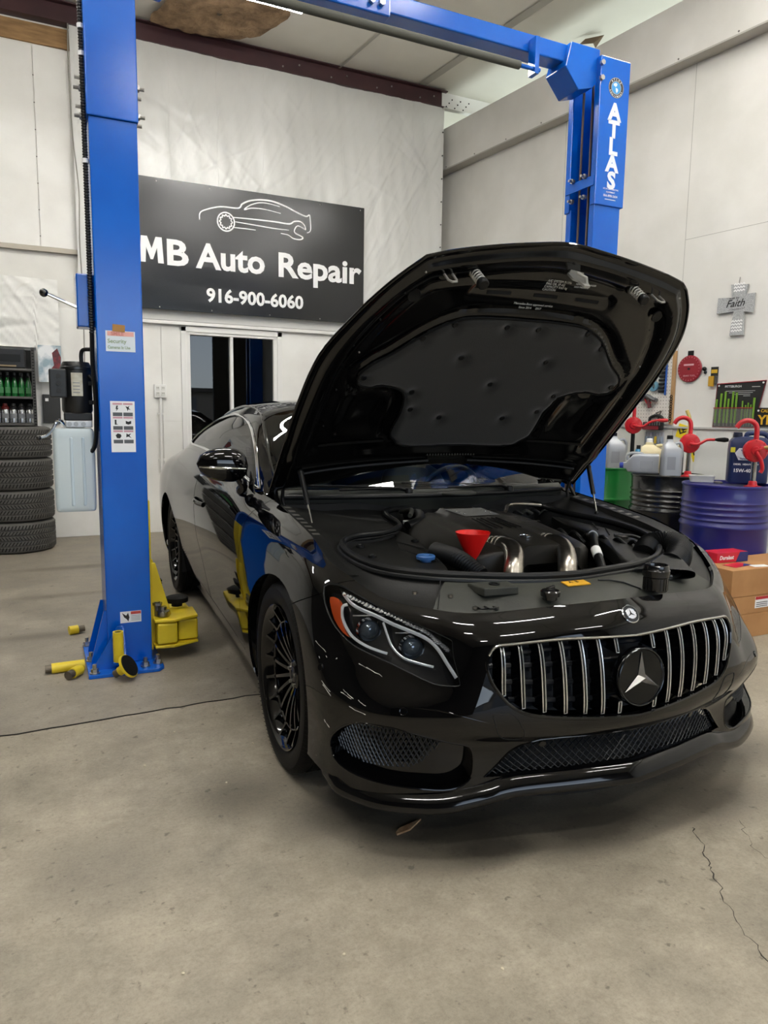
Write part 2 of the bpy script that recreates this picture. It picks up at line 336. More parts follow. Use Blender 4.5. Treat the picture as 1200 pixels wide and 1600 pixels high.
struct(MB().box(9.9, 10, -7.1, 11.5, 0, 5.3).build('wall_outer', mat('outer_wall', 'a5a199', .7), smooth=0), 'far outer wall beyond the right-hand partition')
struct(MB().box(4.2, 10, 11.4, 11.5, 0, 5.3).box(4.60, 4.64, YB+.2, 11.4, 0, 5.4).build('wall_far', M_WALL, smooth=0), 'shaded white wall beyond the plastic sheet')
# ceiling: white faced insulation sagging to the soffit
mb = MB(); rows = []; rs = random.Random(5)
xs = [-8.1, -6, -4.5, -3, -1.5, 0, 1, 2, 3, 3.6, 4.0, 4.5, 5, 5.5, 6, 7, 8, 9, 10]
for y in [-7.1+.35*k for k in range(55)]:
    row = []
    for x in xs:
        row.append((x, y, 5.248+.012*math.sin(x*1.9+y*.7)))
    rows.append(row)
mb.grid(rows)
M_CEIL = mat('insulation_facing', 'dcd8cc', .5, col2='e6e2d7', scale=1.3, bump=.1, bscale=14)
ce = struct(mb.build('ceiling', M_CEIL, smooth=180), 'white vinyl faced roof insulation with seams')
for x0 in (.55, 1.9, 3.25, 4.30, 5.6):
    P = [(x0-.10*(y-8.2), y, 5.236) for y in [8.2-.5*k for k in range(26)]]
    MB().grid([[(p[0]-(.05 if x0 == 4.30 else .012), p[1], p[2]+.012*math.sin(p[0]*1.9+p[1]*.7)-.001), (p[0]+(.05 if x0 == 4.30 else .012), p[1], p[2]+.012*math.sin(p[0]*1.9+p[1]*.7)-.001)] for p in P]).build('seam_tape', mat('seam_tape', 'b2afa5' if x0 != 4.30 else 'b9b6ad', .5), ce)
# torn patch of bare insulation
mb = MB(); rs = random.Random(2); N = 40; rows = []
out = catmull([(1.17, 8.05), (1.22, 7.75), (1.35, 7.45), (1.75, 7.28), (2.2, 7.2), (2.38, 7.3), (2.33, 7.6), (2.12, 7.95), (1.75, 8.08), (1.45, 8.1)], 5, True)
for k in range(9):
    t = k/8; rows.append([(1.77+(x-1.77)*(1-t*.96), 7.67+(y-7.67)*(1-t*.96), 5.232-(.02+.05*math.sin(PI*min(1, t*1.2+.15)))*(.7+.6*rs.random())) for x, y in out])
mb.grid(rows, True)
mb.build('torn_insulation', mat('fibreglass_wool', '7d654c', .95, col2='a98c6c', scale=9, detail=9, bump=1.0, bscale=40), ce, smooth=180)['label'] = 'brown bare fibreglass where the facing is torn away'
MB().add([(5.30, 6.45, 5.235), (5.42, 6.30, 5.235), (5.33, 6.36, 5.16), (5.26, 6.50, 5.19), (5.38, 6.38, 5.13)], [(0, 1, 2), (0, 2, 3), (1, 4, 2)]).build('torn_flap', mat('torn_paper', '6b5b49', .8), ce, smooth=0)
# walls outside the view
struct(MB().box(-8.15, -8.0, -7.0, 12, 0, 5.3).build('wall_left', mat('grey_side_wall', '5e5c57', .7), smooth=0), 'dark grey left wall outside the view, darkened for the reflections in the car')  # left wall coloured dark so the car's side and windows reflect less light
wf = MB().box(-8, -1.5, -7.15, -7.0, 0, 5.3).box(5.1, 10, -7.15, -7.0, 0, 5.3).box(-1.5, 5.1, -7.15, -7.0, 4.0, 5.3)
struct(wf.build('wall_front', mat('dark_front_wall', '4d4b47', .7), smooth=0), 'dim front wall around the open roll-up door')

bl = thing('sky_blocker_building', 'unseen building added across the lot to cut the low sky', 'building', (1, -24, 0))  # unseen building, added to trim the low sky seen in reflections
MB().box(-16, 20, -6, 0, 0, 2.5).build('block', mat('outdoor_wall', '8c857a', .8), bl, smooth=0); MB().box(-16.3, 20.3, -6.3, .3, 2.5, 2.7).build('roof_edge', mat('outdoor_roof', '57524c', .8), bl, smooth=0)
for k in range(6): MB().box(-13+5.6*k, -10+5.6*k, 0, .05, .0, 2.2).build('bay_door', mat('outdoor_door', '6a6d70', .6), bl, smooth=0)

# ------------------------------------------------------------------ LED strip lights hung from the ceiling
M_LED = bpy.data.materials.new('led_diffuser'); M_LED.use_nodes = True; _b = M_LED.node_tree.nodes['Principled BSDF']
_b.inputs['Base Color'].default_value = (.9, .9, .9, 1); _b.inputs['Emission Color'].default_value = (1, .975, .93, 1); _b.inputs['Emission Strength'].default_value = LAMP_STRENGTH
M_LHOUS = mat('lamp_housing', 'e8e8e6', .4)
def strip_light(x, y, z, along, label):
    o = thing('strip_light', label, 'light', (x, y, z), 0 if along == 'x' else PI/2, 'ceiling strip lights')
    MB().box(-.62, .62, -.07, .07, .012, .06).build('housing', M_LHOUS, o, smooth=0, bevel=.01)
    MB().box(-.60, .60, -.055, .055, -.012, .0115).build('diffuser', M_LED, o, smooth=0, bevel=.008)
    for sx in (-.4, .4): MB().cyl((sx, 0, .06), (sx, 0, 5.23-z), .004, n=6).build('hanger', mat('wire_grey', '8a8a88', .4, 1.0), o)
    return o
strip_light(1.50, 6.08, 4.60, 'x', 'white LED strip light at the top edge near the torn insulation')
for (x, y, w) in ((-1.6, 6.2, 'above the tire stack'), (-1.4, 3.4, 'left of the lift'), (2.5, 4.4, 'above the car roof'), (4.35, 3.1, 'above the oil drums'), (.4, 1.6, 'above the left floor'), (2.6, 1.9, 'above the front bumper'), (-1.6, -.4, 'over the left aisle'), (1.6, -1.2, 'behind the photographer'), (4.6, .3, 'over the right aisle'), (-1.4, -3.2, 'left of the open door'), (4.4, -2.8, 'right of the open door')):
    strip_light(x, y, 4.93, 'x', 'white LED strip light out of view '+w)
# ================================================================== two-post lift
M_BLUE = mat('lift_blue_paint', '0056bc', .2, col2='0060c8', scale=2.5, bump=.015, bscale=90)
M_BLUEW = mat('lift_blue_worn', '0056bc', .2, col2='0060c8', scale=3)
M_YEL = mat('lift_yellow_paint', 'e8cf2c', .4, col2='d8bb24', scale=7, bump=.05, bscale=50)
M_BOLT = mat('zinc_bolt', 'b5b3ad', .32, 1.0)
M_RUB = mat('black_rubber', '0f0f0f', .7, spec=.2, bump=.08, bscale=90)
M_BLK = mat('black_plastic', '0e0f10', .42, spec=.3, bump=.03, bscale=120)
M_CHR = mat('chrome', 'd8d8d8', .08, 1.0)
M_STEEL = mat('bare_steel', '9a9894', .3, 1.0)
M_WHITE = mat('white_print', 'f2f2f0', .45)
M_BLACKP = mat('black_print', '161616', .5)
lift = thing('two_post_lift', 'tall blue two-post car lift with an overhead crossbar', 'car lift', (0, 0, 0))
def channel(x_open, x_web, y0, y1, z0, z1, t=.012, ret=.05):
    """C-section: web at x_web, flanges to x_open, small returns; polygon in xy."""
    s = 1 if x_open > x_web else -1
    P = [(x_web, y0), (x_open, y0), (x_open, y0+ret), (x_open-s*t, y0+ret), (x_open-s*t, y0+t), (x_web+s*t, y0+t), (x_web+s*t, y1-t), (x_open-s*t, y1-t), (x_open-s*t, y1-ret), (x_open, y1-ret), (x_open, y1), (x_web, y1)]
    return MB().prism(P, z0, z1)
LX0, LX1, PY0, PY1 = .268, .487, 3.87, 4.15
channel(LX1, LX0, PY0, PY1, .018, 2.72).build('column', M_BLUE, lift, smooth=0, bevel=.012, seg=3)
channel(LX1+.006, LX0-.008, PY0-.012, PY1+.012, 2.70, 3.60).build('column_extension', M_BLUE, lift, smooth=0, bevel=.012, seg=3)
RX0, RX1 = 3.315, 3.54
channel(RX0, RX1-.006, PY0, PY1, .018, 2.72).build('column', M_BLUE, lift, smooth=0, bevel=.012, seg=3)
channel(RX0-.008, RX1+.01, PY0-.012, PY1+.012, 2.70, 3.60).build('column_extension', M_BLUE, lift, smooth=0, bevel=.012, seg=3)
MB().box(RX0-.014, RX0-.006, PY0, PY1, 2.82, 2.88).build('tie_plate', M_BLUE, lift, smooth=0)
for y in (3.99, 4.08): MB().cyl((RX0+.05, y, .3), (RX0+.05, y, 3.5), .008, n=8).build('cable', mat('cable_grey', '6b5f58', .5, .6), lift)
for (x, sx) in ((LX0-.008, -1), (LX1+.006, 1), (RX0-.012, -1), (RX1+.012, 1)):
    for y in (3.95, 4.07):
        for z in (2.76, 2.89):
            MB().cyl((x, y, z), (x+sx*.018, y, z), .017, n=6).cyl((x+sx*.018, y, z), (x+sx*.042, y, z), .009, n=8).build('bolt', M_BOLT, lift)
for z in (3.46, 3.55): MB().cyl((RX0-.004, PY0-.03, z), (RX0-.004, PY0-.012, z), .017, n=6).build('bolt', M_BOLT, lift)
# overhead crossbar
MB().box(.40, 1.86, 3.925, 4.075, 3.515, 3.645).build('crossbar_sleeve', M_BLUE, lift, smooth=0, bevel=.008)
MB().box(1.5, 3.18, 3.935, 4.065, 3.54, 3.645).build('crossbar', M_BLUE, lift, smooth=0, bevel=.008)
MB().prism([(3.10, 3.65), (3.33, 3.65), (3.33, 3.47), (3.28, 3.41), (3.17, 3.38), (3.06, 3.50)], 3.90, 4.10, lambda a, b, d: (a, d, b)).build('crossbar_bracket', M_BLUE, lift, smooth=0, bevel=.006)
MB().prism([(.49, 3.65), (.76, 3.65), (.76, 3.50), (.64, 3.38), (.49, 3.40)], 3.90, 4.10, lambda a, b, d: (a, d, b)).build('crossbar_bracket', M_BLUE, lift, smooth=0, bevel=.006)
for x in (1.60, 1.74, 1.80): MB().cyl((x, 3.90, 3.57), (x, 3.925, 3.57), .018, n=6).build('bolt', M_BOLT, lift)
for x in (1.58, 1.70): MB().cyl((x, 4.0, 3.645), (x, 4.0, 3.675), .018, n=6).build('bolt', M_BOLT, lift)
MB().box(2.80, 2.83, 3.86, 3.93, 3.39, 3.60).build('switch_bracket', M_BLUE, lift, smooth=0)
MB().cyl((2.60, 3.88, 3.42), (2.85, 3.88, 3.42), .012, n=10).build('switch_rod', M_BLUE, lift)
MB().cyl((.6, 3.88, 3.42), (2.70, 3.88, 3.42), .024, n=14).build('padded_bar', mat('grey_foam', '55564f', .85, bump=.1, bscale=120), lift)['label'] = 'grey foam padded shut-off bar'
# base, gussets, anchor bolts
MB().prism([(.165, 3.73), (.50, 3.715), (.53, 3.75), (.53, 4.27), (.50, 4.30), (.165, 4.30)], 0, .018).build('base_plate', M_BLUE, lift, smooth=0, bevel=.003)
MB().box(3.27, 3.66, 3.72, 4.30, 0, .018).build('base_plate', M_BLUE, lift, smooth=0, bevel=.003)
for y in (3.885, 4.13): MB().prism([(.268, .018), (.268, .30), (.255, .30), (.19, .05), (.185, .018)], y, y+.012, lambda a, b, d: (a, d, b)).build('gusset', M_BLUE, lift, smooth=0)
MB().prism([(.195, .018), (.335, .018), (.335, .235), (.312, .235), (.205, .05)], 3.802, 3.812, lambda a, b, d: (a, d, b)).build('gusset', M_BLUE, lift, smooth=0)
for x in (.335,): MB().prism([(3.87, .018), (3.87, .215), (3.845, .215), (3.74, .05), (3.735, .018)], x, x+.012, lambda a, b, d: (d, a, b)).build('gusset', M_BLUE, lift, smooth=0)
for (x, y) in ((.195, 3.76), (.19, 3.97), (.185, 4.25), (.44, 3.775), (.505, 3.80), (.50, 4.2)):
    MB().cyl((x, y, .018), (x, y, .024), .024, n=16).cyl((x, y, .024), (x, y, .042), .018, n=6).cyl((x, y, .042), (x, y, .065), .010, n=8).build('anchor_bolt', M_BOLT, lift)
MB().box(.282, .342, 3.75, 3.802, .05, .062).build('adapter_rack', M_BLUE, lift, smooth=0)
# carriage and folded arms
MB().prism([(3.93, .05), (3.93, .86), (4.09, .86), (4.09, .05)], .455, .503, lambda a, b, d: (d, a, b)).build('carriage', M_YEL, lift, smooth=0, bevel=.005)
MB().prism([(.503, .06), (.503, .52), (.525, .52), (.60, .24), (.60, .06)], 3.95, 3.965, lambda a, b, d: (a, d, b)).prism([(.503, .06), (.503, .52), (.525, .52), (.60, .24), (.60, .06)], 4.06, 4.075, lambda a, b, d: (a, d, b)).build('carriage_gusset', M_YEL, lift, smooth=0)
for z_ in (.215, .075): MB().prism([(.503, 3.86), (.60, 3.845), (.735, 3.90), (.74, 4.08), (.503, 4.10)], z_, z_+.015).build('arm_knuckle', M_YEL, lift, smooth=0, bevel=.004)
for k in range(4): MB().box(.53, .58, 4.10, 4.16, .34+.014*k, .35+.014*k).build('pad_block', M_RUB, lift, smooth=0, bevel=.003)
MB().box(.515, .62, 3.855, 4.50, .095, .21).build('arm', M_YEL, lift, smooth=0, bevel=.012, seg=3)
MB().box(.630, .735, 3.90, 4.36, .095, .21).build('arm', M_YEL, lift, smooth=0, bevel=.012, seg=3)
for (x, y, z) in ((.66, 4.12, .232), (.57, 4.40, .212)):
    MB().lathe([(0, 0), (.03, 0), (.03, .02), (.062, .025), (.062, .05), (.05, .055), (0, .055)], 24, (x, y, z)).build('lift_pad', M_RUB, lift)
MB().lathe([(0, 0), (.03, 0), (.036, .008), (.036, .032), (.02, .036), (.02, .055), (0, .055)], 20, (.556, 3.93, .23)).build('pivot_pin', M_STEEL, lift)
MB().cyl((.53, 3.95, .23), (.53, 3.95, .31), .016, n=8).cyl((.53, 3.95, .29), (.53, 3.95, .305), .026, n=6).build('pivot_bolt', M_STEEL, lift)
# release box with handle, conduit
MB().box(.19, .268, 3.96, 4.10, 1.735, 1.99).build('release_cover', M_BLUEW, lift, smooth=0, bevel=.006)
MB().tube([(.2, 4.02, 1.83), (.055, 4.02, 1.89)], .008, 10).build('release_lever', M_CHR, lift)
MB().ball((.045, 4.02, 1.893), .021).build('knob', mat('black_knob', '121212', .2, coat=.6), lift)
rib = []; zz = 1.70
while zz < 3.6: rib += [(.009, zz), (.0125, zz+.004), (.0125, zz+.009), (.009, zz+.013)]; zz += .013
MB().lathe(rib, 10, (.252, 3.93, 0)).build('conduit', mat('ribbed_conduit', '1c1c1d', .35), lift)
rib2 = catmull([(.252, 3.93, 1.70), (.250, 3.925, 1.55), (.258, 3.92, 1.35), (.252, 3.93, 1.18), (.235, 3.97, 1.12), (.20, 4.03, 1.09)], 8)
MB().tube(rib2, .011, 8).build('hose', M_BLK, lift)
for z in (2.5, 2.98, 3.10): MB().cyl((.252, 3.93, z), (.252, 3.93, z+.02), .016, n=8).build('hose_clip', M_WHITE, lift)
# stickers on the front face
def sticker(name, x0, x1, z0, z1, m, d=.0012, parent=None): return MB().box(x0, x1, PY0-d, PY0+.001, z0, z1).build(name, m, parent or lift, smooth=0)
M_CARD = mat('kraft_card', 'a97c42', .7)
def on_face(x, z, d=.0022): return frame((x, PY0-d, z), (1, 0, 0), (0, 0, 1))
sticker('faded_notice', .310, .448, 1.615, 1.715, mat('faded_paper', 'd9e2ea', .5))
sticker('notice_band', .318, .442, 1.69, 1.712, mat('faded_pink', 'e3a9a0', .5), .0018)
text('lettering', 'SMILE', .024, mat('faded_red', 'd0867e', .5), lift, on_face(.335, 1.693), .0006, .0002)
text('lettering', 'Security', .027, mat('faded_green', '8fa386', .5), lift, on_face(.318, 1.656), .0006, .0002)
text('lettering', 'Cameras In Use', .0205, mat('faded_green', '8fa386', .5), lift, on_face(.318, 1.628), .0005, .0002, sx=.80)
MB().box(-.029, .029, 3.866-.0, 3.8685, -.017, .017, rot=Matrix.Rotation(.05, 3, 'Y'), at=(.372, -.0005, 1.728)).build('card_scrap', M_CARD, lift, smooth=0)
s_ = sticker('warning_label', .320, .436, 1.118, 1.372, mat('label_white', 'eceef0', .4)); s_['label'] = 'white warning label with six black pictogram panels'
M_PINK = mat('label_pink', 'c99aa6', .5); M_GREYP = mat('label_grey', '54585c', .5)
for r in range(3):
    for c in range(2):
        x0 = .331+c*.050; z0 = 1.162+(2-r)*.068
        MB().box(x0, x0+.045, PY0-.0016, PY0, z0+.056, z0+.065).build('label_band', M_PINK, lift, smooth=0)
        MB().box(x0, x0+.045, PY0-.0016, PY0, z0, z0+.018).build('label_text_block', M_GREYP, lift, smooth=0)
        pic = [[(.018, .052), (.026, .052), (.022, .04), (.028, .04), (.016, .023), (.019, .035), (.014, .035)], [(.01, .05), (.022, .046), (.03, .052), (.026, .04), (.036, .032), (.024, .034), (.02, .024), (.018, .036)],
               [(.008, .05), (.016, .05), (.016, .03), (.024, .026), (.008, .025)], [(.01, .045), (.022, .04), (.036, .045), (.036, .03), (.022, .026), (.01, .03)],
               [(.01, .04), (.02, .05), (.034, .046), (.038, .036), (.03, .025), (.016, .026)], [(.012, .05), (.02, .044), (.034, .05), (.026, .038), (.036, .026), (.02, .034), (.01, .03)]][r*2+c]
        MB().prism(pic, PY0-.0018, PY0-.0005, lambda a, b, d, x0=x0, z0=z0: (x0+a, d, z0+b)).build('pictogram', M_BLACKP, lift, smooth=0)
s_ = sticker('floor_warning_label', .333, .437, .232, .292, mat('label_white', 'eceef0', .4))
MB().box(.385, .435, PY0-.0016, PY0, .275, .290).build('label_band', mat('label_red', 'b8443a', .5), lift, smooth=0)
MB().prism([(.342, .286), (.352, .262), (.365, .25), (.372, .238), (.378, .26), (.372, .284), (.362, .27)], PY0-.0018, PY0-.0004, lambda a, b, d: (a, d, b)).build('pictogram', M_BLACKP, lift, smooth=0)
for k in range(4): MB().box(.386, .432, PY0-.0016, PY0, .242+k*.008, .2445+k*.008).build('label_line', mat('label_greyline', '8d9094', .5), lift, smooth=0)
# right column emblem and lettering
YF = PY0-.012
def on_rface(x, z, d=.0016): return frame((x, YF-d, z), (1, 0, 0), (0, 0, 1))
for i, ch in enumerate('ATLAS'): text('letter', ch, .142, mat('letter_white', 'dfe6f0', .4), lift, on_rface(3.435, 3.23-.1045*i), .0065, .0006, 'CENTER')
for i, (t, sz) in enumerate((('ATLAS AUTOMOTIVE', .0135), ('EQUIPMENT', .0135), ('866-898-2604', .021))): text('lettering', t, sz, mat('letter_white', 'dfe6f0', .4), lift, on_rface(3.435, 2.80-.0-.019*i-(.006 if i == 2 else 0)), .0002, .0003, 'CENTER')
MB().box(3.39, 3.48, YF-.0014, YF, 2.738, 2.742).build('label_line', mat('letter_white', 'dfe6f0', .4), lift, smooth=0)
def disc(name, cx, cz, r, m, d, r_in=None, n=40):
    if r_in is None: mb = MB().cyl((cx, YF-d, cz), (cx, YF, cz), r, n=n)
    else: mb = MB().grid([[(cx+rr*math.cos(2*PI*k/n), YF-d, cz+rr*math.sin(2*PI*k/n)) for k in range(n)] for rr in (r, r_in)], True)
    return mb.build(name, m, lift, smooth=0)
disc('emblem', 3.437, 3.425, .062, mat('emblem_black', '15171c', .4), .0012)
disc('emblem_ring', 3.437, 3.425, .060, M_WHITE, .0016, .0585); disc('emblem_ring', 3.437, 3.425, .040, M_WHITE, .0016, .0385)
disc('emblem_globe', 3.437, 3.425, .037, mat('globe_blue', '2f8fd0', .4), .0016)
for poly in ([(-.022, .022), (-.005, .03), (.008, .024), (.004, .012), (-.006, .004), (-.012, .008), (-.024, .012)], [(-.004, 0), (.012, -.004), (.016, -.014), (.006, -.03), (.0, -.024), (-.004, -.012)]):
    MB().prism(poly, YF-.0021, YF-.001, lambda a, b, d: (3.437+a, d, 3.425+b)).build('emblem_continent', mat('continent_pale', 'cfe3ee', .4), lift, smooth=0)
def arc_text(s_, cx, cz, r, a0, a1, size, inv=False):
    for i, ch in enumerate(s_):
        a = a0+(a1-a0)*(i/(len(s_)-1)); up = Vector((math.cos(a), 0, math.sin(a)))*(-1 if inv else 1); xa = Vector((up.z, 0, -up.x))
        p = Vector((cx+r*math.cos(a), YF-.0021, cz+r*math.sin(a))); text('letter', ch, size, M_WHITE, lift, frame(p, xa, up), .0002, .0002, 'CENTER')
arc_text('ATLAS', 3.437, 3.425, .0445, math.radians(135), math.radians(45), .016)
arc_text('EQUIPMENT', 3.437, 3.425, .056, math.radians(205), math.radians(335), .014, True)

# hydraulic power unit bolted beside the post
pu = thing('hydraulic_power_unit', 'black electric hydraulic pump with a white plastic tank beside the blue post', 'hydraulic pump', (0, 0, 0))
cx, cy = .178, 4.05
MB().lathe([(0, 1.31), (.066, 1.31), (.073, 1.325), (.073, 1.54), (.070, 1.55), (.062, 1.566), (0, 1.566)], 32, (cx, cy, 0)).build('motor', mat('motor_black', '151617', .38, coat=.2), pu)
MB().lathe([(.074, 1.525), (.076, 1.527), (.076, 1.540), (.074, 1.542)], 32, (cx, cy, 0)).build('motor_band', mat('motor_black', '151617', .38, coat=.2), pu)
MB().box(.05, .128, 3.955, 4.06, 1.385, 1.525).build('control_box', mat('box_black', '202224', .45), pu, smooth=0, bevel=.006)
for z in (1.42, 1.455, 1.49): MB().cyl((.092, 3.955, z), (.092, 3.950, z), .012, n=16).build('knockout', M_BLACKP, pu)
lab = [[(cx-.073*1.012*math.cos(a), cy-.073*1.012*math.sin(a), z) for a in [math.radians(q) for q in range(68, 112, 6)]] for z in (1.395, 1.43, 1.47, 1.51)]
o_ = MB().grid(lab).build('rating_plate', mat('rating_label', 'd8d5c8', .5, col2='c8c2ae', scale=40), pu); 
for k in range(4):
    MB().grid([[(cx-.073*1.016*math.cos(a), cy-.073*1.016*math.sin(a), z) for a in [math.radians(q) for q in range(74-0, 104, 5)]] for z in (1.41+.016*k, 1.414+.016*k)]).build('label_line', mat('label_greyline', '8d9094', .5), pu, smooth=0)
MB().box(cx-.066, cx+.066, cy-.06, cy+.05, 1.272, 1.312).build('pump_head', mat('pump_black', '1b1c1e', .5), pu, smooth=0, bevel=.006)
MB().box(cx-.062, cx+.064, cy-.066, cy+.04, 1.238, 1.272).build('valve_block', mat('cast_alloy', 'c3c4c6', .42, .6, bump=.1, bscale=60), pu, smooth=0, bevel=.004)
for x in (.135, .165, .20): MB().cyl((x, cy-.072, 1.255), (x, cy-.066, 1.255), .011, n=14).build('port_plug', M_STEEL, pu)
def rrect(w, d, r, n=5):
    P = []
    for (sx, sy, a) in ((1, 1, 0), (-1, 1, PI/2), (-1, -1, PI), (1, -1, 1.5*PI)):
        for k in range(n+1): P.append((sx*(w-r)+r*math.cos(a+PI/2*k/n), sy*(d-r)+r*math.sin(a+PI/2*k/n)))
    return P
rows = [[(cx-.026+x*s_, cy+y*s_, z) for x, y in rrect(.098, .085, .022)] for z, s_ in ((1.235, .55), (1.232, .90), (1.215, .985), (1.19, 1.0), (.835, .97), (.818, .95), (.811, .88), (.811, .3))]
tank = MB().grid(rows, True).build('tank', mat('milky_plastic', 'd3dcdd', .35, col2='c3d2d8', scale=2, sss=.2), pu); tank['label'] = 'milky white plastic oil tank with vertical ribs'
for x in (.138, .193): MB().box(x-.008, x+.008, cy-.0895, cy-.07, .84, 1.19).build('tank_rib', mat('milky_plastic_rib', 'c9d8df', .35, sss=.25), tank, smooth=0, bevel=.007, seg=3)
MB().tube(catmull([(.115, cy-.05, 1.245), (.095, cy-.07, 1.27), (.075, cy-.085, 1.265), (.06, cy-.085, 1.235), (.03, cy-.085, 1.20), (-.002, cy-.085, 1.188)], 6), [.008]*31, 8).build('release_handle', M_CHR, pu)
MB().ball((-.008, cy-.085, 1.186), .014).build('handle_knob', mat('black_knob', '121212', .2, coat=.6), pu)
MB().tube(catmull([(.205, cy, 1.56), (.205, cy, 1.605), (.215, cy-.01, 1.628), (.25, cy-.04, 1.63)], 6), .010, 10).build('cable_gland', M_BLK, pu)
for z in (1.355, 1.45): MB().box(.225, .268, 4.0, 4.08, z, z+.02).build('mounting_bracket', M_BLK, pu, smooth=0)
MB().tube(catmull([(.235, 4.0, 1.50), (.262, 3.985, 1.45), (.262, 3.985, 1.35), (.258, 3.98, 1.22)], 6), .008, 8).build('hose', M_BLK, pu)

# loose adapters around the post
M_WORN = mat('worn_steel_thread', '6f675c', .45, .8, bump=.3, bscale=150)
ad = thing('lift_adapter', 'short yellow lift adapter ring lying alone on the floor', 'lift adapter', (.138, 4.57, .026), .25, 'loose yellow lift adapters')
MB().cyl((-.035, 0, 0), (.015, 0, 0), .026, n=20).build('collar', M_YEL, ad); MB().cyl((.0151, 0, 0), (.052, 0, 0), .0195, n=18).build('stub', M_WORN, ad)
ad = thing('lift_adapter', 'long yellow tube adapter lying left of the blue base plate', 'lift adapter', (.10, 3.90, .026), .03, 'loose yellow lift adapters')
MB().cyl((-.10, 0, 0), (.055, 0, 0), .026, n=20).build('collar', M_YEL, ad); MB().cyl((-.1001, 0, 0), (-.13, 0, 0), .0205, n=18).build('stub', M_WORN, ad)
ad = thing('lift_adapter', 'yellow adapter lying across the front of the long yellow tube', 'lift adapter', (.105, 3.80, .026), -.85, 'loose yellow lift adapters')
MB().cyl((-.02, 0, 0), (.04, 0, 0), .026, n=20).build('collar', M_YEL, ad); MB().cyl((-.0201, 0, 0), (-.055, 0, 0), .0205, n=18).build('stub', M_WORN, ad)
for o_ in (ad,): o_.rotation_euler = (0, 0, .9)
ad = thing('lift_adapter', 'yellow tube adapter standing upright against the blue post', 'lift adapter', (.311, 3.773, .063), 0, 'loose yellow lift adapters')
MB().lathe([(.019, .0), (.026, 0), (.026, .155), (.019, .155), (.019, .01)], 20).build('collar', M_YEL, ad); MB().cyl((0, 0, .10), (0, 0, .150), .0188, n=16).build('bore', M_DARK, ad)
ad = thing('pad_adapter', 'tilted yellow round pad adapter with black rubber face on the base plate edge', 'lift adapter', (.325, 3.655, .042), 0, 'loose yellow lift adapters')
ad.rotation_euler = Vector((.72, -.42, .55)).to_track_quat('Z', 'Y').to_euler(); ad.location = (.335, 3.665, .062)
MB().lathe([(0, .0), (.05, 0), (.062, .008), (.062, .018), (.055, .02)], 26).build('pad_plate', M_YEL, ad); MB().lathe([(0, .024), (.056, .024), (.058, .0202)], 26).build('rubber_face', M_RUB, ad)
MB().cyl((0, 0, -.04), (0, 0, 0), .024, n=18).build('collar', M_YEL, ad); MB().cyl((0, 0, -.07), (0, 0, -.0401), .0195, n=18).build('stub', M_WORN, ad)
